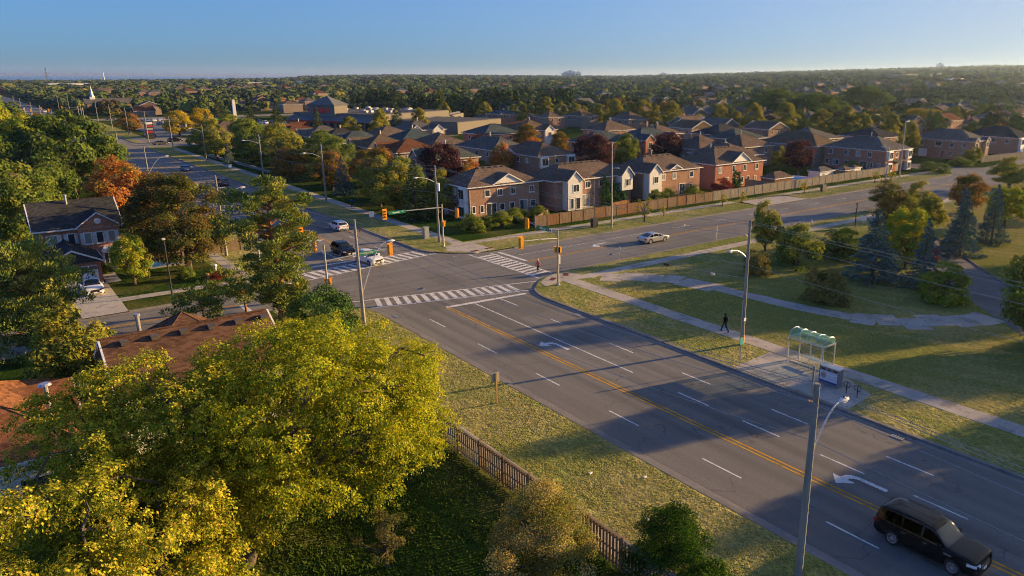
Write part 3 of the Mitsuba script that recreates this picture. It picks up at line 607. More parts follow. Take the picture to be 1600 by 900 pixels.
# ------------------------------------------------------------------ vehicles
def paint(name, c, rough=0.25, metallic=0.0): return mat(name, {'type': 'twosided', 'bsdf': {'type': 'principled', 'base_color': rgb(*c), 'roughness': rough, 'metallic': metallic, 'clearcoat': 0.35, 'clearcoat_gloss': 0.98, 'specular': 0.28}})
M_CARGLASS = mat('car_glass', {'type': 'principled', 'base_color': rgb(0.012, 0.016, 0.018), 'roughness': 0.04, 'specular': 0.9})
M_HEADL = mat('headlight_glass', {'type': 'principled', 'base_color': rgb(0.75, 0.77, 0.8), 'roughness': 0.08, 'specular': 0.8})
M_TAILL = mat('taillight_glass', {'type': 'principled', 'base_color': rgb(0.35, 0.012, 0.012), 'roughness': 0.12, 'specular': 0.8})
CARS = {
    'suv': dict(L=5.3, W=2.02, H=1.9, wb=3.08, R=0.40, gc=0.26, belt=1.18, tumble=0.115, nodes=[(-2.65, .55), (-2.64, .95), (-2.60, 1.22), (-2.42, 1.74), (-2.15, 1.86), (-0.9, 1.91), (0.1, 1.89), (0.45, 1.81), (1.18, 1.27), (1.7, 1.235), (2.3, 1.18), (2.52, 1.09), (2.635, .88), (2.65, .5)], ws=(0.50, 1.20), rw=(-2.56, -2.44), win=[(-2.05, -1.18), (-1.1, -0.12), (-0.04, 1.05)], rails=True, chrome=True),
    'crossover': dict(L=4.6, W=1.86, H=1.66, wb=2.7, R=0.36, gc=0.24, belt=1.04, nodes=[(-2.3, .5), (-2.28, .85), (-2.2, 1.06), (-1.85, 1.5), (-1.5, 1.6), (-0.6, 1.66), (0.1, 1.63), (0.4, 1.55), (1.15, 1.08), (1.6, 1.03), (2.05, .94), (2.22, .84), (2.29, .7), (2.3, .45)], ws=(0.45, 1.12), rw=(-2.17, -1.88), win=[(-1.75, -1.05), (-0.97, -0.1), (-0.02, 0.95)], rails=True, chrome=False),
    'hatch': dict(L=4.25, W=1.8, H=1.48, wb=2.62, R=0.33, gc=0.2, belt=0.95, nodes=[(-2.12, .45), (-2.1, .8), (-2.02, .98), (-1.62, 1.34), (-1.3, 1.42), (-0.5, 1.48), (0.1, 1.45), (0.4, 1.38), (1.1, 0.98), (1.5, 0.93), (1.9, .84), (2.06, .74), (2.12, .6), (2.125, .4)], ws=(0.45, 1.06), rw=(-2.0, -1.65), win=[(-1.55, -0.95), (-0.88, -0.1), (-0.03, 0.9)], rails=False, chrome=False),
    'coupe': dict(L=4.9, W=1.88, H=1.42, wb=2.85, R=0.35, gc=0.19, belt=0.92, nodes=[(-2.45, .5), (-2.43, .8), (-2.36, .96), (-2.0, 1.03), (-1.5, 1.2), (-0.7, 1.39), (-0.1, 1.42), (0.3, 1.34), (1.15, 0.97), (1.6, 0.91), (2.1, .8), (2.34, .7), (2.44, .56), (2.45, .38)], ws=(0.36, 1.1), rw=(-1.95, -1.0), win=[(-1.5, -0.85), (-0.78, 0.05), (0.12, 0.95)], rails=False, chrome=True),
}
CAR_CACHE = {}
def car_shape(kind):
    if kind in CAR_CACHE: return CAR_CACHE[kind]
    from scipy.interpolate import PchipInterpolator
    c = CARS[kind]; nx, nz = zip(*c['nodes']); top = PchipInterpolator(nx, nz)
    L2, W2 = c['L'] / 2, c['W'] / 2
    def W_(x): return W2 * (1 - 0.13 * np.abs(x / L2) ** 5 - 0.10 * np.clip((x / L2 - 0.86) / 0.14, 0, 1) ** 2 - 0.06 * np.clip((-x / L2 - 0.9) / 0.1, 0, 1) ** 2)
    def sec(x):
        zt = float(top(x)); b = min(c['belt'], zt - 0.05); w = float(W_(x)); g = c['gc']
        if x > L2 * 0.93 or x < -L2 * 0.95: g = g + 0.06
        t = max(0, (zt - b) / (c['H'] - c['belt'])); wr = w * (0.90 - c.get('tumble', 0.155) * min(1, t)); m = min(0.62 * c['belt'], b - 0.08)
        return np.array([(0, g), (0.80 * w, g), (0.955 * w, g + 0.10), (1.0 * w, max(m, g + .14)), (0.985 * w, b - 0.045), (0.955 * w, b), (wr, zt - min(0.075, 0.5 * (zt - b))), (wr * 0.86, zt - 0.018), (wr * 0.5, zt - 0.004), (0, zt)])
    xs = np.unique(np.concatenate([np.linspace(-L2, L2, 54), nx]))
    S = np.array([sec(x) for x in xs]); n = S.shape[1]
    ring = np.concatenate([S, S[:, n - 2:0:-1] * [-1, 1]], 1); K = ring.shape[1]
    V = np.column_stack([np.repeat(xs, K), ring.reshape(-1, 2)]); F = []; k = np.arange(K)
    for i in range(len(xs) - 1): F.append(np.stack([i * K + k, (i + 1) * K + k, (i + 1) * K + (k + 1) % K, i * K + (k + 1) % K], 1))
    F = np.vstack(F); F = np.vstack([F[:, [0, 2, 1]], F[:, [0, 3, 2]]])[:, ::-1]
    V = np.vstack([V, [xs[0], 0, 0.5], [xs[-1], 0, 0.5]])
    F = np.vstack([F, np.stack([k, (k + 1) % K, 0 * k + len(V) - 2], 1)[:, ::-1], np.stack([k, (k + 1) % K, 0 * k + len(V) - 1], 1) + [(len(xs) - 1) * K, (len(xs) - 1) * K, 0]])
    tm = trimesh.Trimesh(V, F, process=True); tm.fix_normals(); tm.invert() if tm.volume < 0 else None
    man = m3.Manifold(m3.Mesh(np.asarray(tm.vertices, np.float32), np.asarray(tm.faces, np.uint32)))
    for wx in (-c['wb'] / 2, c['wb'] / 2):
        cyl = m3.Manifold.cylinder(3, c['R'] * 1.16, c['R'] * 1.16, 28).translate([0, 0, -1.5]).rotate([90, 0, 0])
        inner = m3.Manifold.cube([4, c['W'] - 0.62, 3], True)
        man = man - (cyl.translate([wx, 0, c['R'] * 1.02]) - inner)
    o = {'body': man}
    def side(x, v, sd, off=0.008):
        s = sec(x); a, b = s[5], s[6]; p = a + (b - a) * v; nn = np.array([b[1] - a[1], -(b[0] - a[0])]); nn /= np.linalg.norm(nn); p = p + nn * off
        return (x, sd * p[0], p[1])
    def strip(x0, x1, v0, v1, sd, off=0.008, m=10):
        mb = MB(); X = np.linspace(x0, x1, m)
        v = np.array([side(x, vv, sd, off) for x in X for vv in (v0, v1)]); f = np.array([[2 * i, 2 * i + 2, 2 * i + 3, 2 * i + 1] for i in range(m - 1)])
        return mb.add(v, f if sd > 0 else f[:, ::-1])
    o['side_window'] = [strip(a, b, 0.12, 0.90, sd) for sd in (-1, 1) for a, b in c['win']]
    def deck(x0, x1, f0, off):
        X = np.linspace(x0, x1, 9); Y = np.linspace(-1, 1, 9); v = []
        for x in X:
            s = sec(x); hw = s[6][0] * f0
            for y in Y:
                yy = abs(y) * hw; z = np.interp(yy, [0, s[8][0], s[7][0], s[6][0]], [s[9][1], s[8][1], s[7][1], s[6][1]])
                v.append((x + off[0], y * hw, z + off[1]))
        f = np.array([[i * 9 + j, (i + 1) * 9 + j, (i + 1) * 9 + j + 1, i * 9 + j + 1] for i in range(8) for j in range(8)])
        return MB().add(np.array(v), f)
    o['windshield'] = deck(c['ws'][0], c['ws'][1], 0.93, (0.007, 0.01)); o['rear_window'] = deck(c['rw'][0], c['rw'][1], 0.88, (-0.008, 0.008))
    R = c['R']; prof = np.array([(R * 0.62, -0.10), (R * 0.9, -0.115), (R, -0.07), (R, 0.07), (R * 0.9, 0.115), (R * 0.62, 0.10)])
    a = np.linspace(0, 2 * np.pi, 25)[:-1]; tv = np.array([(r * math.cos(q), y, r * math.sin(q)) for q in a for r, y in prof])
    tf = np.array([[i * 6 + j, i * 6 + j + 1, ((i + 1) % 24) * 6 + j + 1, ((i + 1) % 24) * 6 + j] for i in range(24) for j in range(5)])
    o['tyre'] = MB().add(tv, tf)
    rim = MB().tube([(0, -0.07, 0), (0, 0.06, 0)], R * 0.6, 24); rim2 = MB()
    for i in range(10):
        q = i * 2 * np.pi / 10
        for sd in (-1, 1): rim2.add(np.array([(rr * math.cos(q + d), sd * 0.095, rr * math.sin(q + d)) for rr, d in ((R * .1, -.35), (R * .6, -.07), (R * .6, .07), (R * .1, .35))]), [[0, 1, 2, 3]] if sd < 0 else [[3, 2, 1, 0]])
    for sd in (-1, 1): rim2.tube([(0, sd * 0.08, 0), (0, sd * 0.1, 0)], R * 0.16, 10); rim2.tube([(R * .62 * math.cos(q), sd * .09, R * .62 * math.sin(q)) for q in np.linspace(0, 2 * np.pi, 25)], 0.018, 5, False)
    o['hub'], o['spokes'] = rim, rim2
    o['side'] = side; CAR_CACHE[kind] = o; return o
def car(name, label, kind, mpaint, x, y, heading, cat='car', group=None, detail=True, lights=True, z=0.0):
    c, o = CARS[kind], car_shape(kind); root = thing(name, label, cat, group); m4 = rigid(x, y, z + 0.005, heading); L2, W2 = c['L'] / 2, c['W'] / 2
    P = lambda nm, mb, mm, sm=False, par=root: part(nm, par, mb.moved(m4) if isinstance(mb, MB) else mb, mm, sm)
    tm = o['body'].to_mesh(); v = np.array(tm.vert_properties[:, :3]); put(key('body', root), (v @ m4[:3, :3].T + m4[:3, 3], np.array(tm.tri_verts)), mpaint, 28)
    for mb in o['side_window']: P('side_window', mb, M_CARGLASS)
    P('windshield', o['windshield'], M_CARGLASS, True); P('rear_window', o['rear_window'], M_CARGLASS, True)
    for wx in (c['wb'] / 2, -c['wb'] / 2):
        for sd in (-1, 1):
            mw = m4 @ rigid(wx, sd * (W2 - 0.125), c['R'] - 0.004); w_ = key('wheel', root)
            put(key('tyre', w_), o['tyre'].moved(mw), M_RUBBER, 40); put(key('hub', w_), o['hub'].moved(mw), M_BLACK); put(key('rim', w_), o['spokes'].moved(mw), M_RIM)
    bz = c['belt']
    for sd in (-1, 1):
        P('headlight', MB().hexa([(L2 - .46, sd * W2 * .985, bz - .34), (L2 - .055, sd * W2 * .845, bz - .36), (L2 + .014, sd * W2 * .50, bz - .36), (L2 - .3, sd * W2 * .5, bz - .34), (L2 - .48, sd * W2 * .975, bz - .20), (L2 - .085, sd * W2 * .845, bz - .21), (L2 - .012, sd * W2 * .50, bz - .22), (L2 - .3, sd * W2 * .5, bz - .20)]), M_HEADL)
        P('taillight', MB().box((-L2 + 0.12, sd * W2 * 0.80, bz - 0.16), (0.22, 0.26, 0.2)), M_TAILL)
        P('mirror', MB().hexa([(c['ws'][1] - .42, sd * W2 * .93, bz + .0), (c['ws'][1] - .22, sd * W2 * .93, bz), (c['ws'][1] - .26, sd * (W2 + .16), bz + .02), (c['ws'][1] - .42, sd * (W2 + .16), bz + .02), (c['ws'][1] - .42, sd * W2 * .93, bz + .15), (c['ws'][1] - .26, sd * W2 * .93, bz + .15), (c['ws'][1] - .3, sd * (W2 + .16), bz + .17), (c['ws'][1] - .42, sd * (W2 + .16), bz + .17)]), mpaint)
    P('grille', MB().box((L2 - 0.045, 0, bz - 0.40), (0.11, c['W'] * 0.44, 0.28)), M_BLACK); P('lower_intake', MB().box((L2 - 0.03, 0, c['gc'] + 0.16), (0.08, c['W'] * 0.6, 0.12)), M_BLACK)
    P('plate', MB().box((L2 + 0.012, 0, bz - 0.56), (0.02, 0.31, 0.15)), M_SIGNW); P('plate', MB().box((-L2 - 0.004, 0, bz - 0.40), (0.02, 0.31, 0.15)), M_SIGNW)
    P('bumper_trim', MB().box((-L2 + 0.03, 0, c['gc'] + 0.16), (0.08, c['W'] * 0.72, 0.14)), M_BLACK)
    for sd in (-1, 1): P('sill', MB().box((0, sd * (W2 * 0.93), c['gc'] + 0.03), (c['wb'] - 1.0, 0.1, 0.07)), M_BLACK)
    if detail:
        for sd in (-1, 1):
            for hx in (0.12, -0.98): P('door_handle', MB().box((hx, sd * (W2 * 0.99 + .012), bz - 0.16), (0.22, 0.035, 0.035)), M_CHROME)
            if c['rails']: P('roof_rail', MB().tube([(-c['L'] * .33, sd * W2 * .68, c['H'] - .06), (-c['L'] * .3, sd * W2 * .68, c['H'] + .02), (-.1, sd * W2 * .68, c['H'] + .03), (.1, sd * W2 * .68, c['H'] - .04)], 0.02, 6), M_BLACK)
            if c['chrome']:
                def sp(x_, v_):
                    zt = 0; return None
        P('emblem', MB().tube([(L2 - .0, 0, bz - .38), (L2 + .012, 0, bz - .38)], 0.06, 10), M_CHROME)
    return root

# ------------------------------------------------------------------ people
def body_hull(chains, refine=0.03, smooth=8):
    tot = None
    for ch in chains:
        for (p, r), (q, s) in zip(ch[:-1], ch[1:]):
            a = m3.Manifold.sphere(r, 16).translate(list(map(float, p))); b = m3.Manifold.sphere(s, 16).translate(list(map(float, q)))
            h = m3.Manifold.batch_hull([a, b]); tot = h if tot is None else tot + h
    tot = tot.refine_to_length(refine); me = tot.to_mesh()
    t = trimesh.Trimesh(np.array(me.vert_properties[:, :3]), np.array(me.tri_verts), process=False); trimesh.smoothing.filter_taubin(t, iterations=smooth)
    return t.vertices, t.faces
def person(label, x, y, heading, h, skin, top, legs, shoes, hair, stride=0.5, arm=0.35, cap=None, bag=None, group=None, z=0.135):
    root = thing('person', label, 'person', group); s = h / 1.72; m4 = rigid(x, y, z, heading, s)
    def A(nm, chains, mm, ref=0.03): v, f = body_hull(chains, ref); part(nm, root, (v @ m4[:3, :3].T + m4[:3, 3], f), mm, True)
    hip, kn = 0.90, 0.48
    st = stride
    Lk, Rk = np.array([0.30 * st, 0.085, kn + .02]), np.array([-0.06 * st, -0.085, kn]); La, Ra = np.array([0.42 * st, 0.085, 0.08]), np.array([-0.46 * st, -0.085, 0.13])
    Le, Re = np.array([-0.12 - .1 * arm, .25, 1.13]), np.array([0.05 + .1 * arm, -.25, 1.13]); Lh, Rh = np.array([-0.1 - .2 * arm, .26, 0.90]), np.array([0.18 + .3 * arm, -.23, 0.93])
    neck = np.array([0.0, 0, 1.43]); hd = np.array([0.03, 0, 1.60])
    hands = []
    for hnd, sd in ((Lh, 1), (Rh, -1)):
        hands.append([(hnd, .034), (hnd + [0.02, 0, -.08], .036)])
        for q in range(4): hands.append([(hnd + [0.045 - .022 * q, 0, -.08], .012), (hnd + [0.05 - .022 * q, 0, -.13 - .008 * (q in (1, 2))], .010), (hnd + [0.06 - .022 * q, -sd * .015, -.165], .008)])
        hands.append([(hnd + [0.045, 0, -.02], .014), (hnd + [0.075, -sd * .01, -.07], .011)])
    A('body', [[((0, 0, 0.95), .11), ((0, 0, 1.2), .12), (neck, .055), (hd + [0, 0, -.08], .062), (hd, .088), (hd + [-0.01, 0, .05], .085)], [((0, .08, .9), .08), (Lk, .05), (La, .04)], [((0, -.08, .9), .08), (Rk, .05), (Ra, .04)],
               [(neck + [0, .14, -.05], .05), (Le, .037), (Lh, .03)], [(neck + [0, -.14, -.05], .05), (Re, .037), (Rh, .03)], [(hd + [.085, 0, -.01], .014), (hd + [.10, 0, -.03], .013)], [(hd + [.01, .085, 0], .016), (hd + [.0, .09, .02], .014)], [(hd + [.01, -.085, 0], .016), (hd + [.0, -.09, .02], .014)]] + hands, skin, 0.022)
    A('jacket', [[((0, 0.04, 0.90), .135), ((0, 0.04, 1.12), .135), ((0, .07, 1.33), .115)], [((0, -0.04, 0.90), .135), ((0, -0.04, 1.12), .135), ((0, -.07, 1.33), .115)], [((0, .15, 1.36), .075), (Le, .056), (Lh + [0, 0, .02], .045)], [((0, -.15, 1.36), .075), (Re, .056), (Rh + [0, 0, .02], .045)], [((0, 0, 1.38), .09), ((0, 0, 1.43), .07)]], top)
    A('trousers', [[((0, .06, hip), .125), ((0, .08, .84), .105), (Lk, .07), (La + [0, 0, .03], .055)], [((0, -.06, hip), .125), ((0, -.08, .84), .105), (Rk, .07), (Ra + [0, 0, .03], .055)]], legs)
    for a, pitch in ((La, 0.0), (Ra, -0.05)): A('shoe', [[(a + [-.05, 0, -.035], .045), (a + [.06, 0, -.045 + pitch * .3], .042), (a + [.15, 0, -.05 + pitch], .032)]], shoes)
    A('hair', [[(hd + [-.035, 0, .03], .088), (hd + [-.005, 0, .055], .086)], [(hd + [-.05, 0, 0], .08), (hd + [-.045, 0, -.07], .06)]], hair)
    for sd in (-1, 1): A('eye', [[(hd + [.078, sd * .034, .012], .012), (hd + [.080, sd * .030, .012], .012)]], M_BLACK)
    if cap: A('cap', [[(hd + [-.01, 0, .06], .095), (hd + [0, 0, .07], .09)], [(hd + [.06, 0, .05], .05), (hd + [.15, 0, .035], .03)]], cap)
    if bag: A('backpack', [[((-.17, .05, 1.08), .09), ((-.17, .05, 1.3), .085)], [((-.17, -.05, 1.08), .09), ((-.17, -.05, 1.3), .085)]], bag)
    return root
M_SKIN = prin('skin', (0.42, 0.24, 0.16), 0.55); M_SKIND = prin('skin_dark', (0.20, 0.11, 0.07), 0.55)
M_CORAL = diff('coral_cloth', (0.62, 0.20, 0.13)); M_NAVY = diff('navy_cloth', (0.015, 0.018, 0.035)); M_BLKCL = diff('black_cloth', (0.012, 0.012, 0.014)); M_JEAN = diff('jean_cloth', (0.025, 0.045, 0.10)); M_BLUECL = diff('blue_cloth', (0.03, 0.16, 0.42)); M_GREYH = diff('grey_hair', (0.55, 0.54, 0.52)); M_DKHAIR = diff('dark_hair', (0.012, 0.01, 0.009)); M_SHOE = diff('shoe_cloth', (0.35, 0.30, 0.42))
# ------------------------------------------------------------------ houses
def f_brick(base, mort=(0.34, 0.31, 0.27), seed=0.0):
    base = [float(q) for q in base]
    def fn(p, n, uv):
        h = dr.select(dr.abs(n.x) > dr.abs(n.y), p.y, p.x); row = dr.floor(p.z / 0.075); u = h / 0.215 + 0.5 * (row - 2 * dr.floor(row / 2))
        r = cell_rand(dr.floor(u), row, seed); w = fbm(p.x * 0.35 + seed, p.y * 0.35, p.z * 0.5, 3)
        c = C3(*base) * (0.72 + 0.5 * r) * (0.78 + 0.42 * w); c = mix(c, C3(base[0] * 1.1, base[1] * 0.8, base[2] * 0.7), 0.5 * smoothstep(0.7, 0.9, cell_rand(dr.floor(u) + 5, row, seed + 3)))
        fu, fv = u - dr.floor(u), p.z / 0.075 - row
        m = dr.maximum(smoothstep(0.90, 0.95, fu), smoothstep(0.84, 0.90, fv))
        return mix(c, C3(*mort), 0.65 * m)
    return proc(fn)
BR = {'tan': diff('brick_tan', f_brick((0.40, 0.235, 0.155), seed=1.0)), 'red': diff('brick_red', f_brick((0.44, 0.195, 0.12), seed=2.0)), 'buff': diff('brick_buff', f_brick((0.42, 0.31, 0.22), seed=3.0)),
      'brown': diff('brick_brown', f_brick((0.30, 0.18, 0.13), seed=4.0)), 'grey': diff('brick_grey', f_brick((0.29, 0.235, 0.185), seed=5.0))}
def f_shingle(base, seed=0.0, sz=(0.30, 0.085)):
    base = [float(q) for q in base]
    def fn(p, n, uv):
        h = dr.select(dr.abs(n.x) > dr.abs(n.y), p.y, p.x); row = dr.floor(p.z / sz[1]); u = h / sz[0] + 0.5 * (row - 2 * dr.floor(row / 2)) + 0.3 * cell_rand(row, 1, seed)
        r = cell_rand(dr.floor(u), row, seed); w = fbm(p.x * 0.4 + seed, p.y * 0.4, p.z * 0.4, 3); fv = p.z / sz[1] - row
        c = C3(*base) * (0.62 + 0.62 * r) * (0.75 + 0.5 * w) * (1 - 0.30 * smoothstep(0.2, 0.0, fv)) * (0.9 + 0.2 * noise(p.x * 60, p.y * 60, p.z * 60))
        return c
    return proc(fn)
def roofmat(name, base, seed):
    def hgt(p, n, uv): 
        row = dr.floor(p.z / 0.085); h = dr.select(dr.abs(n.x) > dr.abs(n.y), p.y, p.x); u = h / 0.30 + 0.5 * (row - 2 * dr.floor(row / 2))
        return 0.008 * (1 - (p.z / 0.085 - row)) + 0.01 * cell_rand(dr.floor(u), row, seed)
    return mat('roof_' + name, {'type': 'twosided', 'bsdf': {'type': 'bumpmap', 'arbitrary': proc(hgt, eps=0.01), 'scale': 1.0, 'bsdf': {'type': 'diffuse', 'reflectance': f_shingle(base, seed)}}})
RF = {'brown': roofmat('brown', (0.175, 0.132, 0.102), 1.0), 'grey': roofmat('grey', (0.15, 0.143, 0.128), 2.0), 'green': roofmat('green', (0.10, 0.115, 0.10), 3.0), 'dark': roofmat('dark', (0.062, 0.064, 0.066), 4.0),
      'tan': roofmat('tan', (0.165, 0.125, 0.085), 5.0), 'redbrown': roofmat('redbrown', (0.17, 0.078, 0.045), 6.0), 'rust': roofmat('rust', (0.25, 0.115, 0.06), 7.0), 'teal': roofmat('teal', (0.085, 0.112, 0.115), 8.0)}
M_GARAGE = prin('garage_door', (0.72, 0.72, 0.70), 0.5); M_DOOR = prin('front_door', (0.10, 0.05, 0.04), 0.5); M_CONCB = diff('step_concrete', (0.33, 0.31, 0.28))
M_STEEL = prin('flue_steel', (0.55, 0.55, 0.55), 0.35, metallic=0.7); M_SOFFIT = diff('soffit', (0.55, 0.54, 0.50)); M_SHUT = prin('shutter', (0.60, 0.61, 0.58), 0.6)

class House:
    def __init__(s, label, x0, x1, y0, y1, eave=5.4, rise=2.5, wall='tan', roof='brown', axis='x', hip=1.0, over=0.45, group=None, name='house', cat='house', z0=0.05, fine=True, gable_wall=None):
        s.k = thing(name, label, cat, group); s.b = (x0, x1, y0, y1); s.eave, s.rise, s.axis, s.over = eave, rise, axis, over; s.wallm, s.roofm = BR.get(wall, wall), RF.get(roof, roof); s.z0 = z0
        w = MB()
        w.hexa([(x0, y0, z0), (x1, y0, z0), (x1, y1, z0), (x0, y1, z0), (x0, y0, eave), (x1, y0, eave), (x1, y1, eave), (x0, y1, eave)])
        X0, X1, Y0, Y1 = x0 - over, x1 + over, y0 - over, y1 + over
        half = (Y1 - Y0) / 2 if axis == 'x' else (X1 - X0) / 2; s.half = half; s.pitch = rise / half; ins = half * hip
        if axis == 'x': r0, r1 = (X0 + ins, (Y0 + Y1) / 2), (X1 - ins, (Y0 + Y1) / 2)
        else: r0, r1 = ((X0 + X1) / 2, Y0 + ins), ((X0 + X1) / 2, Y1 - ins)
        if hip < 0.3:      # gable ends: raise the end walls
            for e in (0, 1):
                if axis == 'x': xx = (x0, x1)[e]; t = 0.16 if e == 0 else -0.16; tri = [(xx, y0, eave - .02), (xx, y1, eave - .02), (xx, (y0 + y1) / 2, eave + rise * (1 - over / half) - .06)]; tri2 = [(a + t, b, c) for a, b, c in tri]
                else: yy = (y0, y1)[e]; t = 0.16 if e == 0 else -0.16; tri = [(x0, yy, eave - .02), (x1, yy, eave - .02), ((x0 + x1) / 2, yy, eave + rise * (1 - over / half) - .06)]; tri2 = [(a, b + t, c) for a, b, c in tri]
                m = MB() if gable_wall else w
                m.add(tri + tri2, [[0, 1, 2], [3, 5, 4], [0, 3, 4], [0, 4, 1], [1, 4, 5], [1, 5, 2], [2, 5, 3], [2, 3, 0]])
                if gable_wall: part('gable', s.k, m, gable_wall)
        part('wall', s.k, w, s.wallm)
        zt = eave + rise; e4 = [(X0, Y0, eave), (X1, Y0, eave), (X1, Y1, eave), (X0, Y1, eave)]; R = [(*r0, zt), (*r1, zt)]
        m = MB(); v = e4 + R
        if axis == 'x': m.add(v, [[0, 1, 5], [0, 5, 4], [2, 3, 4], [2, 4, 5], [3, 0, 4], [1, 2, 5]])
        else: m.add(v, [[1, 2, 5], [1, 5, 4], [3, 0, 4], [3, 4, 5], [0, 1, 4], [2, 3, 5]])
        s.roof = part('roof', s.k, m, s.roofm)
        rg = MB().tube([np.array(R[0]) + [0, 0, .0], np.array(R[1]) + [0, 0, .0]], 0.07, 5)
        if hip >= 0.3:
            for c, rr in ((0, 0), (3, 0 if axis == 'x' else 1), (1, 1 if axis == 'x' else 0), (2, 1)): rg.tube([np.array(e4[c]), np.array(R[rr])], 0.05, 4)
        if fine: part('ridge_cap', s.roof, rg, s.roofm)
        g = MB(); t = 0.1
        for a, b in ((0, 1), (1, 2), (2, 3), (3, 0)):
            p, q = np.array(e4[a]), np.array(e4[b]); c = (p + q) / 2; L = np.linalg.norm(q - p); d = (q - p) / L
            if hip < 0.3 and ((axis == 'x') == (abs(d[1]) > 0.5)): continue
            g.box((c[0], c[1], eave - 0.07), (L if abs(d[0]) > .5 else t, L if abs(d[1]) > .5 else t, 0.16))
        g.poly([(X0 + .05, Y0 + .05, eave - 0.12), (X0 + .05, Y1 - .05, eave - .12), (X1 - .05, Y1 - .05, eave - .12), (X1 - .05, Y0 + .05, eave - .12)])
        if hip < 0.3:
            for e in (0, 1):
                for side in (0, 1):
                    if axis == 'x': xx = (X0, X1)[e]; p, q = np.array([xx, (Y0, Y1)[side], eave]), np.array([xx, (Y0 + Y1) / 2, zt])
                    else: yy = (Y0, Y1)[e]; p, q = np.array([(X0, X1)[side], yy, eave]), np.array([(X0 + X1) / 2, yy, zt])
                    g.hexa([p + [-.05, -.05, -.2], p + [.05, -.05, -.2], p + [.05, .05, -.2], p + [-.05, .05, -.2]] + [p + [-.05, -.05, -.02], p + [.05, -.05, -.02], p + [.05, .05, -.02], p + [-.05, .05, -.02]]) if False else None
                    dd = q - p; o = np.array([0.06, 0, 0]) if axis == 'x' else np.array([0, 0.06, 0])
                    g.hexa([p - o + [0, 0, -.2], p + o + [0, 0, -.2], q + o + [0, 0, -.2], q - o + [0, 0, -.2], p - o - [0, 0, .012], p + o - [0, 0, .012], q + o - [0, 0, .012], q - o - [0, 0, .012]])
        part('fascia', s.k, g, M_WHITE)
    def frame(s, side, u, z, out=0.0):
        x0, x1, y0, y1 = s.b
        return {'S': ((x0 + u, y0 - out, z), 0), 'N': ((x0 + u, y1 + out, z), 0), 'W': ((x0 - out, y0 + u, z), 1), 'E': ((x1 + out, y0 + u, z), 1)}[side]
    def _box(s, mb, side, u, z, w, h, d, out):
        c, r = s.frame(side, u, z, out); return mb.box(c, (d, w, h) if r else (w, d, h))
    def win(s, side, u, z, w=1.1, h=1.25, n=2, frame=None, pane=None, out=0.0, sill=True, parent=None, head=False):
        k = part('window', parent or s.k, s._box(MB(), side, u, z, w + 0.22, h + 0.22, 0.12, out), frame or M_WHITE)
        for i in range(n):
            pw = (w - 0.06 * (n - 1)) / n; uu = u - w / 2 + pw / 2 + i * (pw + 0.06)
            part('pane', k, s._box(MB(), side, uu, z, pw, h, 0.02, out + 0.061), pane or (M_CURT if (hash((round(u * 10), i)) % 5 == 0) else M_GLASSD))
        if sill: part('sill', k, s._box(MB(), side, u, z - h / 2 - 0.16, w + 0.36, 0.09, 0.16, out + .02), M_WHITE)
        return k
    def slider(s, side, u, w=1.8, h=2.05, z=None): k = s.win(side, u, (z or s.z0 + 0.35) + h / 2, w, h, 2, sill=False); part('step', s.k, s._box(MB(), side, u, s.z0 + 0.13, w + 0.8, 0.26, 0.9, 0.45), M_CONCB); return k
    def door(s, side, u, w=0.95, h=2.1, m=None, z=None):
        z = z if z is not None else s.z0 + 0.25
        k = part('door', s.k, s._box(MB(), side, u, z + h / 2, w + 0.2, h + 0.12, 0.1, 0), M_WHITE); part('leaf', k, s._box(MB(), side, u, z + h / 2, w, h, 0.03, 0.055), m or M_DOOR); return k
    def gable(s, side, u, w, rise, out=0.0, m=None, z=None, base=None, trim=True, overhang=0.3):
        """A cross gable: front triangle over the wall at u (centre), its little roof running back into the main slope."""
        z = s.eave if z is None else z; n = {'S': (0, -1), 'N': (0, 1), 'W': (-1, 0), 'E': (1, 0)}[side]; n = np.array([*n, 0.0]); c = np.array(s.frame(side, u, z, out)[0]); a = np.array([abs(n[1]), abs(n[0]), 0.0])
        depth = rise / s.pitch + out + s.over + 0.1
        W2 = w / 2 + overhang; apex = c + n * (overhang * .8) + [0, 0, rise + 0.02]; l = c + n * (overhang * .8) - a * W2; r = c + n * (overhang * .8) + a * W2; b = c + n * overhang * .8 - n * (depth + overhang * .8) + [0, 0, rise + 0.02]
        k = part('gable', s.k, MB().add([c + n * .05 - a * w / 2 - [0, 0, .1], c + n * .05 + a * w / 2 - [0, 0, .1], c + n * .05 + [0, 0, rise * (w / 2 / W2) + .02], c - n * .1 - a * w / 2 - [0, 0, .1], c - n * .1 + a * w / 2 - [0, 0, .1], c - n * .1 + [0, 0, rise * (w / 2 / W2) + .02]], [[0, 1, 2], [3, 5, 4], [0, 3, 4], [0, 4, 1], [1, 4, 5], [1, 5, 2], [2, 5, 3], [2, 3, 0]]), m or M_SIDING)
        sink = np.array([0, 0, 0.0])
        bl, br = l - n * (0.05 + overhang), r - n * (0.05 + overhang)
        part('gable_roof', s.roof, MB().add([l, apex, b, bl - n * 0.6], [[0, 1, 2], [0, 2, 3]]).add([r, apex, b, br - n * 0.6], [[1, 0, 2], [2, 0, 3]]), s.roofm)
        if trim:
            t = MB(); o = n * 0.05
            for p in (l, r): t.hexa([p - o - [0, 0, .19], p + o - [0, 0, .19], apex + o - [0, 0, .19], apex - o - [0, 0, .19], p - o - [0, 0, .012], p + o - [0, 0, .012], apex + o - [0, 0, .012], apex - o - [0, 0, .012]])
            part('trim', k, t, M_WHITE)
        return k
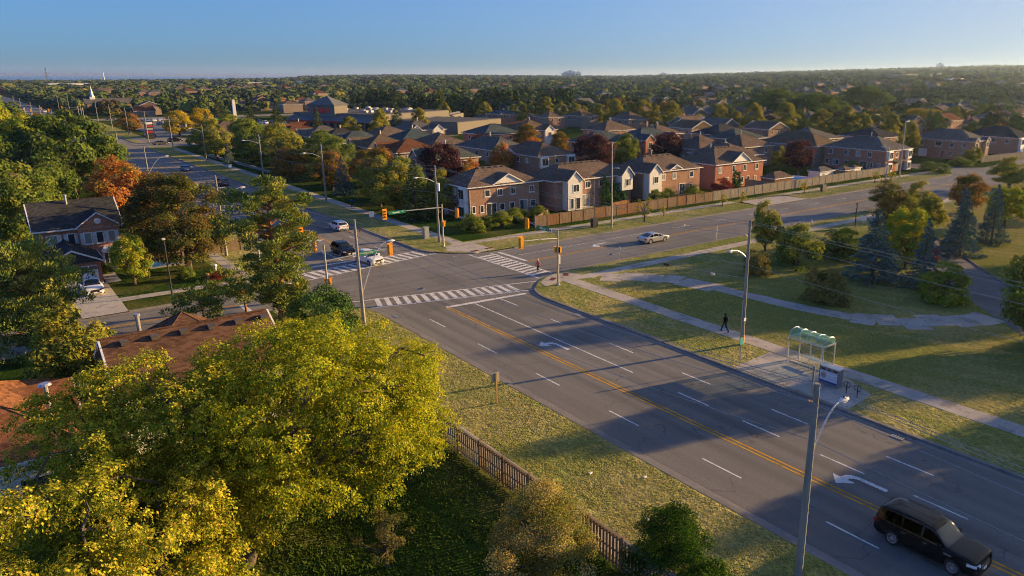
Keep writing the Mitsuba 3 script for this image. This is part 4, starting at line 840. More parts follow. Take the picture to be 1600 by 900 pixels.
    def bay(s, side, u, w, out, z0, z1, m=None, name='bay'):
        """A box bay proud of the wall."""
        c, r = s.frame(side, u, (z0 + z1) / 2, out / 2 - 0.02); return part(name, s.k, MB().box(c, (out + .04, w, z1 - z0) if r else (w, out + .04, z1 - z0)), m or M_SIDING)
    def vents(s, n, side=-1, off=0.55, flue=None):
        x0, x1, y0, y1 = s.b; f = lambda t: (x0 + s.half * .8 + (x1 - x0 - s.half * 1.6) * t) if s.axis == 'x' else (y0 + s.half * .8 + (y1 - y0 - s.half * 1.6) * t)
        for i in range(n):
            t = (i + 0.5) / n; z = s.eave + s.rise - off * s.pitch + 0.04
            c = (f(t), (y0 + y1) / 2 + side * off, z) if s.axis == 'x' else ((x0 + x1) / 2 + side * off, f(t), z)
            part('vent', s.roof, MB().box((c[0], c[1], c[2] + .08), (0.34, 0.34, 0.2)), M_VENT)
        if flue is not None:
            t, o = flue; z = s.eave + s.rise - abs(o) * s.pitch; c = np.array((f(t), (y0 + y1) / 2 + o, z) if s.axis == 'x' else ((x0 + x1) / 2 + o, f(t), z))
            part('flue', s.roof, MB().tube([c - [0, 0, .2], c + [0, 0, .9]], 0.12, 8).tube([c + [0, 0, .9], c + [0, 0, 1.08]], 0.19, 8), M_STEEL)
    def pipe(s, side, u): part('downpipe', s.k, s._box(MB(), side, u, (s.eave + s.z0) / 2 - .05, 0.09, s.eave - s.z0 - .2, 0.09, 0.05), M_SOFFIT)
M_VENT = prin('roof_vent', (0.10, 0.085, 0.07), 0.6)

# --- the four brick houses whose backs face the cross street, left to right
h = House('tan brick corner house with wide white gable and white bays facing the boulevard', 61.5, 75.5, 105.5, 114.5, 5.5, 2.5, 'tan', 'brown')
for u in (3.5, 5.9, 8.6, 12.4): h.win('S', u, 4.25, 0.85, 0.95, 2 if u > 4 else 1)
for u, w in ((0.8, .5), (2.4, .5), (6.3, .8), (8.3, .8), (12.6, .9)): h.win('S', u, 1.75, w, 1.0, 1)
h.slider('S', 4.2); h.slider('S', 10.7, 1.5); h.gable('S', 7.6, 6.2, 1.75, 0.03); h.vents(5, -1, 0.35)
for u in (1.2, 7.9):
    h.bay('W', u, 2.0, 0.7, 3.2, 5.35, M_WHITE); h.bay('W', u, 2.0, 0.7, 0.2, 2.6, M_WHITE); h.bay('W', u, 1.9, 0.66, 2.62, 3.18, M_SIDING)
    for z in (1.45, 4.3): h.win('W', u, z, 1.5, 1.5, 2, out=0.72, sill=False)
h.win('W', 4.6, 4.4, 0.6, 0.8, 1); h.door('W', 4.4); part('porch_roof', h.k, MB().hexa([(60.3, 107.8, 2.75), (61.5, 107.8, 2.75), (61.5, 112.4, 2.75), (60.3, 112.4, 2.75), (60.3, 107.8, 2.85), (61.5, 107.8, 3.25), (61.5, 112.4, 3.25), (60.3, 112.4, 2.85)]), h.roofm); h.pipe('S', 0.15)

h = House('brown brick house with two white siding bays under steep gables', 77.3, 95.2, 103.4, 112.4, 5.4, 2.4, 'tan', 'brown')
for u, w in ((3.3, 3.2), (15.6, 2.7)):
    h.bay('S', u, w, 1.6, 0.25 if u < 5 else 2.7, 5.35, M_SIDING); h.gable('S', u, w, 1.75, 1.6, M_SIDING); h.win('S', u + .2, 4.1, 1.15, 1.15, 2, out=1.6)
h.win('S', 2.6, 1.45, 0.55, 1.7, 1, out=1.6, sill=False); h.win('S', 3.9, 1.4, 0.85, 1.9, 1, out=1.6, sill=False)
for u in (7.4, 10.6): h.win('S', u, 4.25, 0.95, 1.05, 2)
h.slider('S', 6.8, 1.8); h.win('S', 15.6, 1.4, 0.9, 1.6, 1); h.vents(8, -1, 0.4); h.pipe('S', 8.9)
for u in (3, 6): part('light', h.k, h._box(MB(), 'S', u + 2.6, 2.5, .14, .24, .14, .07), M_BLACK)

h = House('pinkish brick house with one white siding bay and a small dormer gable', 97.4, 113.4, 102.6, 111.6, 5.4, 2.6, 'tan', 'brown')
h.bay('S', 1.9, 3.2, 1.7, 0.25, 5.35, M_SIDING); h.gable('S', 1.9, 3.2, 1.75, 1.7, M_SIDING); h.win('S', 2.0, 4.1, 1.0, 1.1, 2, out=1.7)
h.gable('S', 9.0, 3.6, 1.0, 0.03)
for u in (5.6, 8.7, 13.5): h.win('S', u, 4.2, 0.9, 1.0, 2 if u < 6 else 1)
h.win('S', 4.6, 1.7, 1.1, 1.0, 2); h.slider('S', 10.9, 1.5); h.win('S', 13.5, 1.7, 0.8, 0.9, 1); h.vents(5, -1, 0.4, flue=(0.35, 0.2))

h = House('bright red brick house with large white triangular gable beside the burgundy shrub', 118.8, 134.6, 103.2, 114.6, 5.4, 2.9, 'red', 'brown')
h.gable('S', 8.3, 6.2, 2.15, 0.03)
for u in (1.5, 5.9, 9.5, 13.5): h.win('S', u, 4.2, 0.85, 1.1, 2)
h.slider('S', 3.6, 1.4); h.win('S', 8.6, 1.6, 0.9, 1.2, 2); h.win('S', 10.8, 1.6, 0.8, 1.2, 1); h.win('S', 13.2, 1.6, 0.6, 1.0, 1); h.vents(5, -1, 0.5, flue=(0.1, .8))

h = House('brown roofed house tucked behind the bright red brick house', 133.5, 144.6, 111.5, 124.5, 5.4, 2.4, 'brown', 'brown', 'y'); h.win('W', 4, 4.2); h.win('S', 3, 4.2); h.vents(3, -1, .4, flue=(0.6, 0.2))
h = House('grey brick house with broad brown roof behind the burgundy tree', 172.0, 182.5, 115.0, 133.0, 5.5, 3.0, 'grey', 'tan', 'y')
for u in (11.5, 2.5): h.win('W', u, 4.3, 1.2, 1.1, 2)
h.win('W', 12, 1.6, 1.2, 1.1, 2); h.win('S', 4, 4.2); h.win('S', 7, 4.2, .8); h.vents(6, -1, .4)
h = House('long red brick house with grey hip roof behind the end of the wooden fence', 174.6, 187.0, 96.8, 114.4, 5.5, 2.9, 'red', 'grey', 'y')
for u in (15.6, 10.8, 7.5, 4.3): h.win('W', u, 4.3, 1.05, 1.1, 2)
for u, w in ((16.3, .9), (13.7, 1.6), (10.7, .8), (8.3, 1.0), (3.5, .6), (1.5, .6)): h.win('W', u, 1.7, w, 1.2, 2 if w > .9 else 1)
h.slider('W', 5.8, 2.0); h.vents(5, -1, .4, flue=(0.35, -0.3))
for u in (1.4, 10.6):
    h.bay('S', u, 2.0, 0.8, 3.1, 5.4, M_WHITE); h.bay('S', u, 2.0, 0.8, .2, 2.5, M_WHITE); h.win('S', u, 4.3, 1.5, 1.4, 2, out=.8); h.win('S', u, 1.4, 1.5, 1.4, 2, out=.8, sill=False)
h.win('S', 5.5, 4.3, 1, 1.1); h.door('S', 6); part('porch_roof', h.k, MB().hexa([(178, 95.6, 2.7), (183.8, 95.6, 2.7), (183.8, 96.8, 2.7), (178, 96.8, 2.7), (178, 95.6, 2.8), (183.8, 95.6, 2.8), (183.8, 96.8, 3.2), (178, 96.8, 3.2)]), h.roofm)
h = House('brown brick house with dark grey roof across the side street from the hedges', 220.5, 231.5, 96.5, 114.0, 5.5, 2.9, 'tan', 'grey', 'y')
for u, w in ((15, 1.8), (9.5, 1.6), (5.5, .9), (2, .9)): h.win('W', u, 4.3, w, 1.3, 2)
h.win('W', 14, 1.5, 2.4, 2.0, 2, frame=M_GARAGE, pane=M_GARAGE, sill=False); h.door('W', 8); h.win('W', 5.5, 1.6, .7, 1); h.win('W', 2, 1.6, .7, 1)
for u in (2, 9): h.bay('S', u, 2.2, 0.7, .2, 5.4, BR['buff']); h.win('S', u, 4.3, 1.4, 1.3, 2, out=.7); h.gable('S', u, 2.2, .9, .7, BR['buff'])
h.vents(5, -1, .4)
h = House('brown brick house with dark brown roof at the far right end of the row', 246.0, 258.0, 94.0, 110.0, 5.5, 3.0, 'tan', 'dark', 'y')
for u in (3, 7, 12): h.win('W', u, 4.3, 1.0, 1.2, 2)
h.bay('S', 2, 2.4, 0.8, .2, 5.4, M_WHITE); h.win('S', 2, 4.2, 1.6, 1.4, 2, out=.8); h.bay('S', 9, 2.4, 0.8, .2, 5.4, M_WHITE); h.win('S', 9, 4.2, 1.6, 1.4, 2, out=.8); h.vents(4, -1, .4)

# --- the row fronting the boulevard beyond the conifers, near to far
for i, (lab, y0, y1, wl, rf, bayc) in enumerate([
        ('buff house with green roof and arched front window nearest the conifers', 146.0, 154.5, 'buff', 'green', 1), ('buff house with reddish brown roof and a narrow front gable', 163.5, 174.0, 'buff', 'redbrown', 0),
        ('tan roofed house with twin tall windows in its front gable', 179.5, 190.5, 'brown', 'tan', 2), ('house with dark green roof and small brick gable beyond the tan roofed one', 196.0, 204.5, 'tan', 'teal', 1),
        ('brown brick house with grey roof and brick gable in the boulevard row', 208.0, 217.5, 'tan', 'dark', 1), ('grey roofed brick house near the far end of the boulevard row', 222.0, 231.5, 'tan', 'grey', 0), ('reddish roofed house at the far end of the boulevard row', 240.0, 256.0, 'buff', 'redbrown', 1)]):
    x0 = 76.5 + 0.25 * i
    h = House(lab, x0, x0 + 11.5, y0, y1, 5.5, 2.7, wl, rf)
    d = y1 - y0
    h.bay('W', d - 2.4, 4.0, 1.2, .1, 5.45, BR[wl]); h.gable('W', d - 2.4, 4.0, 2.0, 1.2, BR[wl])
    if bayc == 2:
        for o in (-.8, .8): h.win('W', d - 2.4 + o, 4.3, .6, 1.5, 1, out=1.2)
        h.win('W', d - 2.4, 1.6, 1.4, 1.6, 2, out=1.2)
    else: h.win('W', d - 2.4, 4.2, 1.7, 1.6, 3, out=1.2); h.win('W', d - 2.4, 1.5, 2.2, 1.9, 2, frame=M_GARAGE, pane=M_GARAGE, out=1.2, sill=False)
    for u in (1.2, 3.4): h.win('W', u, 4.1, .55, 1.7, 1); h.win('W', u, 1.6, .55, 1.5, 1)
    for u in (3, 8): h.win('S', u, 4.2, .8, 1.1, 1)
    h.vents(3, 1, .4, flue=(0.5, .3) if i % 2 == 0 else None)

# --- second row inside the block
h = House('buff brick house with long grey green roof behind the orange tree', 98.5, 109.5, 156.0, 174.5, 5.4, 2.6, 'buff', 'grey', 'y')
for u in (16.5, 11.5, 8, 3): h.win('W', u, 4.3, .9, .9, 1)
h.win('S', 3, 4.2, .6, .7, 1); h.vents(5, -1, .4, flue=(0.6, -.2))
h = House('brown brick house with white gable and two corner bays behind the corner house', 98.8, 109.2, 138.2, 154.5, 5.4, 2.5, 'tan', 'brown', 'y')
h.gable('W', 12.3, 6.5, 1.6, .03); h.win('W', 8, 4.2, .9, 1); h.win('W', 4.5, 4.2, .8, .8, 1)
for u in (1.4, 9.0): h.bay('S', u, 2.2, .7, 2.8, 5.3, M_WHITE); h.win('S', u, 4.2, 1.7, 1.5, 2, out=.7)
h.win('S', 5.2, 4.2, .7, .9, 1); h.bay('S', 5.2, 9.0, .3, 2.55, 2.75, M_WHITE, 'band'); h.vents(4, 1, .5)
second = [('brown roofed house with lit slope behind the green roofed boulevard house', 93, 104, 176.5, 190, 'tan', 'brown', 'y'), ('house with very dark green roof in the middle of the block', 93, 106, 194, 206, 'tan', 'teal', 'x'), ('brown roofed house with broad lit hip in the middle of the block', 93, 105, 210, 222, 'tan', 'brown', 'x'),
          ('grey roofed house with two white gables in front of the supermarket', 112, 126, 230, 243, 'grey', 'grey', 'x'), ('red brick house with teal hip roof before the row of pear trees', 123, 137, 200, 213, 'red', 'teal', 'x'),
          ('tan roofed house with white gable beyond the red maple', 142, 155, 206, 218, 'tan', 'tan', 'x'), ('teal roofed row house with small brick gables behind the burgundy tree', 130, 145, 157, 167, 'tan', 'teal', 'x'),
          ('brown roofed house with lit end before the pear trees', 164, 178, 191, 203, 'brown', 'brown', 'x'), ('teal roofed house with two brick gables and arched windows', 147, 163, 156, 168, 'red', 'teal', 'x'), ('brown roofed house right of the teal roofed pair', 166, 178, 169, 180, 'brown', 'brown', 'x'),
          ('dark roofed house left of the lone blue spruce', 181, 196, 156, 168, 'brown', 'dark', 'x'), ('brown roofed house with small timbered gable behind the spruce', 140, 152, 127, 138, 'brown', 'brown', 'x'), ('green roofed house right of the blue spruce', 172, 186, 142, 154, 'brown', 'green', 'x'), ('brown roofed house behind the blue spruce', 154, 167, 125, 136, 'brown', 'brown', 'x'),
          ('grey roofed house right of the grey brick one', 190, 204, 128, 142, 'grey', 'grey', 'y'), ('dark roofed house beyond the hedges of the side street', 212, 226, 120, 134, 'tan', 'dark', 'y')]
for i, (lab, x0, x1, y0, y1, wl, rf, ax) in enumerate(second):
    h = House(lab, x0, x1, y0, y1, 5.4, 2.6 + 0.2 * (i % 3), wl, rf, ax)
    for u in np.arange(2.2, y1 - y0 - 1, 3.4): h.win('W', u, 4.2, 0.9, 1.1, 1)
    for u in np.arange(2.5, x1 - x0 - 1, 3.6): h.win('S', u, 4.2, 0.9, 1.1, 2); h.win('S', u, 1.6, 0.9, 1.1, 1)
    if 'gable' in lab:
        us = (3.0, x1 - x0 - 3.0) if 'two' in lab or 'gables' in lab else (x1 - x0 - 3.5,)
        for u in us: h.bay('S', u, 3.6, 1.0, .1, 5.35, BR[wl] if 'brick gables' in lab else M_SIDING); h.gable('S', u, 3.6, 1.7, 1.0, BR[wl] if 'brick gables' in lab else M_SIDING); h.win('S', u, 4.0, 1.3, 1.4, 2, out=1.0)
    h.vents(3 + i % 3, (-1, 1)[i % 2], .4, flue=(0.3 + 0.1 * (i % 4), .2) if i % 2 else None)
# --- houses farther off, among the trees
hr = np.random.default_rng(21); occupied = [(h_[0], h_[1]) for h_ in []]
FARH = []
for yy in range(150, 640, 17):
    for xx in range(196, 620, 19):
        x, y = xx + hr.uniform(-3, 3), yy + hr.uniform(-3, 3); r = math.hypot(x, y); az = math.degrees(math.atan2(x, y))
        if r < 262 or r > 640 or az < 31 or az > 73 or (r > 430 and hr.uniform() > 0.5): continue
        if 225 < x < 265 and y < 320: continue
        if hr.uniform() > (0.40 if az < 46 else 0.75): continue
        FARH.append((x, y))
for y in range(300, 640, 22):
    for x in (-20, 0, 78, 150, 180):
        if hr.uniform() < 0.5 and not (40 < x < 160 and y < 470): FARH.append((x + hr.uniform(-4, 4), y + hr.uniform(-4, 4)))
wl_, rl_ = list(BR), ['brown', 'grey', 'dark', 'tan', 'brown', 'brown', 'redbrown', 'teal']
for i, (x, y) in enumerate(FARH):
    a, b = hr.uniform(9, 12), hr.uniform(9, 13); wn, rn = wl_[hr.integers(5)], rl_[hr.integers(8)]; ax = 'xy'[hr.integers(2)]; two = hr.uniform() < 0.75
    desc = {'brown': 'brown', 'grey': 'grey', 'dark': 'dark grey', 'tan': 'tan', 'redbrown': 'reddish', 'teal': 'teal grey'}[rn]
    h = House(f'distant {desc} roofed house among the trees beyond the nearer rows', x, x + a, y, y + b, 5.3 if two else 3.0, hr.uniform(2.2, 3.0), wn, rn, ax, 1.0 if hr.uniform() < 0.6 else 0.08, fine=False, group=f'distant {desc} roofed houses', gable_wall=M_SIDING if hr.uniform() < 0.3 else None)
    if math.hypot(x, y) < 420:
        for u in np.arange(2, b - 1, 3.8): h.win('W', u, 4.1 if two else 1.6, 1.0, 1.1, 1, sill=False)
        for u in np.arange(2, a - 1, 3.8): h.win('S', u, 4.1 if two else 1.6, 1.0, 1.1, 1, sill=False)
        if hr.uniform() < 0.4: part('chimney', h.roof, MB().box((x + a * .2, y + b * .5, h.eave + h.rise), (0.8, 0.6, 2.0)), h.wallm)
# --- houses on the left
h = House('pink brick two storey house with dark roof, white shutters and a front gable', 4.75, 12.8, 105.3, 112.5, 5.5, 2.8, 'red', 'dark', 'x', 0.02)
h.gable('S', 5.95, 4.2, 1.75, 0.5, BR['red']); h.bay('S', 5.95, 4.2, 0.5, .1, 5.5, BR['red'])
for u, o in ((1.5, 0), (3.2, 0), (4.75, .5), (5.95, .5), (7.15, .5)):
    h.win('S', u, 4.2, 0.62, 1.2, 1, out=o)
    for sx in (-.55, .55):
        if o and sx > 0 and u < 7: continue
        part('shutter', h.k, h._box(MB(), 'S', u + sx, 4.2, .38, 1.35, .06, o + .02), M_SHUT)
b_ = h.bay('S', 6.9, 2.1, 1.1, .1, 2.55, M_WHITE)
for u, w in ((6.2, .35), (6.9, .8), (7.6, .35)): h.win('S', u, 1.65, w, 1.45, 1, out=1.1, sill=False)
part('bay_roof', h.k, MB().hexa([(10.5, 104.0, 2.55), (12.8, 104.0, 2.55), (12.8, 105.1, 2.55), (10.5, 105.1, 2.55), (10.9, 104.5, 3.1), (12.4, 104.5, 3.1), (12.4, 105.1, 3.1), (10.9, 105.1, 3.1)]), M_WHITE)
h.vents(2, 1, .4, flue=(0.2, -0.5))
part('arch_window', h.k, MB().tube([(10.7, 104.72, 6.15), (10.7, 104.78, 6.15)], 0.36, 14), M_WHITE)
g = House('brick garage wing with low dark roof and white door', 4.6, 9.7, 98.6, 105.2, 2.75, 1.5, 'red', 'dark', 'y', 0.02, 0.4, name='garage', cat='garage')
k_ = part('garage_door', g.k, MB().box((7.6, 98.57, 1.2), (3.4, 0.1, 2.1)), M_GARAGE)
for r_ in range(4):
    for c_ in range(4): part('panel', k_, MB().box((7.6 - 1.27 + .85 * c_, 98.51, .45 + .5 * r_), (.74, .03, .4)), M_GLASSD if r_ == 3 else M_GARAGE)
part('gable_window', g.k, MB().tube([(7.1, 98.56, 3.2), (7.1, 98.5, 3.2)], 0.35, 12), M_WHITE)
part('front_walk', h.k, MB().box((10.6, 101, 0.13), (1.4, 6, 0.03)), M_CONC)
# the brown shingled bungalow in front
h = House('low house with brown shingle roof right behind the yellow maples', 4.9, 14.5, 50.4, 59.4, 3.9, 2.7, M_SIDING, roofmat('umber', (0.155, 0.088, 0.058), 9.0), 'x', 0.02, 0.4)
zr = h.eave + h.rise
for i in range(26): part('ridge_shingle', h.roof, MB().box((4.6 + 0.395 * i, 54.9, zr + 0.0), (0.36, 0.3, 0.05), 0, 0.0), h.roofm)
for i in range(6): part('vent', h.roof, MB().box((5.8 + 1.72 * i, 54.15, zr - 0.30), (0.42, 0.42, 0.26)).box((5.8 + 1.72 * i, 54.15, zr - 0.16), (0.5, 0.5, 0.04)), M_VENT)
c = np.array([6.9, 55.5, zr - .2]); part('flue', h.roof, MB().tube([c, c + [0, 0, 1.15]], 0.13, 10), M_STEEL); part('flue_cap', h.roof, MB().tube([c + [0, 0, 1.15], c + [0, 0, 1.3]], 0.2, 10), M_STEEL)
h.win('S', 2.5, 1.8, 1.5, 1.2, 2); h.win('E', 4, 1.8, 1.2, 1.2, 2)
w = House('small wing with pyramid brown roof behind the shingle roofed house', 8.3, 13.0, 59.6, 64.4, 3.5, 2.0, M_SIDING, h.roofm, 'x', 1.0, 0.35, name='porch_wing', cat='porch')
h = House('house with orange lit rust brown roof and tall steel chimney', -10.5, 2.4, 46.0, 57.0, 3.6, 3.1, M_SIDING, 'rust', 'x', 1.0, 0.4)
h.gable('E', 6.5, 5.5, 1.7, .02, M_SIDING)
c = np.array([1.2, 48.8, 4.1]); part('flue', h.roof, MB().tube([c, c + [0, 0, 2.3]], 0.13, 10), M_STEEL); part('flue_cap', h.roof, MB().tube([c + [0, 0, 2.3], c + [0, 0, 2.42]], [0.34, 0.25], 12), M_STEEL)
c = np.array([1.0, 52.8, 4.2]); part('vent_pipe', h.roof, MB().tube([c, c + [0, 0, .6]], 0.06, 8), M_BLACK); h.win('S', 10.5, 1.8, 1.4, 1.2, 2)
h = House('house with brown roof half hidden by green trees at the left edge', -6.0, 9.0, 150.0, 164.0, 5.2, 2.6, 'buff', 'brown'); h.win('S', 11, 3.8); h.vents(3, -1, .5, flue=(.9, .2))
h = House('small house corner with tan eave at the far left edge', -14, -1.0, 98, 108, 5.0, 2.4, 'buff', 'brown'); h.win('E', 4, 3.6)
# ------------------------------------------------------------------ tree models
model('maple_green', broadleaf(1, 10, 4.2, 1.6, 87, 13950, 0.38, GREEN, S_round, 0.30))
model('maple_olive', broadleaf(2, 10, 4.0, 1.5, 80, 13175, 0.38, OLIVE, S_oval, 0.28))
model('maple_yellowgreen', broadleaf(3, 10, 4.2, 1.6, 80, 13175, 0.38, YELGR, S_round, 0.28))
model('maple_gold', broadleaf(4, 10, 4.2, 1.6, 70, 10850, 0.38, GOLD, S_broad, 0.28))
model('maple_orange', broadleaf(5, 10, 4.0, 1.5, 75, 12400, 0.36, ORANGE, S_oval, 0.30))
model('maple_rust', broadleaf(6, 10, 4.0, 1.5, 75, 12400, 0.36, RUST, S_oval, 0.30))
model('maple_purple', broadleaf(7, 10, 4.6, 1.3, 82, 13950, 0.38, PURPLE, S_round, 0.30))
model('maple_bronze', broadleaf(8, 10, 4.6, 1.4, 82, 15500, 0.34, BRONZE + OLIVE[:1], S_round, 0.30))
model('broad_green', broadleaf(9, 10, 6.0, 1.8, 100, 17050, 0.45, GREEN[:3] + DARKG[1:2], S_broad, 0.24))
PEARC = [(0.36, 0.33, 0.05), (0.44, 0.38, 0.055), (0.28, 0.27, 0.045), (0.22, 0.24, 0.04)]
model('pear', broadleaf(10, 10, 3.6, 1.2, 100, 12400, 0.38, PEARC, S_oval, 0.24, inner=0.2))
model('pear_b', broadleaf(11, 10, 3.4, 1.2, 87, 11625, 0.38, PEARC[1:] + OLIVE[:1], S_oval, 0.25, inner=0.2))
model('blue_spruce', spruce(12, 10, 3.2, BLUE, 26, 13, 0.42), M_NEEDLE)
model('dark_spruce', spruce(13, 10, 3.0, DARKG + PINEG[:1], 26, 13, 0.42), M_NEEDLE)
model('column_cedar', broadleaf(14, 5, 0.75, 0.05, 46, 2600, 0.20, CEDAR, S_col, 0.45, droop=-0.6), M_NEEDLE)
model('bush', broadleaf(15, 3, 2.0, 0.0, 48, 6000, 0.20, OLIVE[:3] + GREEN[:2], S_bush, 0.30))
model('bush_warm', broadleaf(16, 3, 2.0, 0.0, 52, 7000, 0.17, WARMB, S_bush, 0.28, spread=0.9))
model('bush_green', broadleaf(17, 3, 2.0, 0.0, 48, 6500, 0.18, GREEN, S_bush, 0.30))
model('bush_yellow', broadleaf(18, 3, 2.0, 0.0, 48, 6500, 0.22, YELGR[:3] + GREEN[3:], S_bush, 0.30))
model('bush_red', broadleaf(19, 3, 2.2, 0.1, 44, 5000, 0.2, RED, S_bush, 0.30))
model('sapling', broadleaf(20, 3, 0.75, 0.8, 16, 420, 0.18, YELGR[1:] + GOLD[:1], S_oval, 0.34))
model('sapling_b', broadleaf(21, 4.6, 1.5, 1.2, 26, 1000, 0.2, OLIVE + GOLD[:1], S_oval, 0.22))

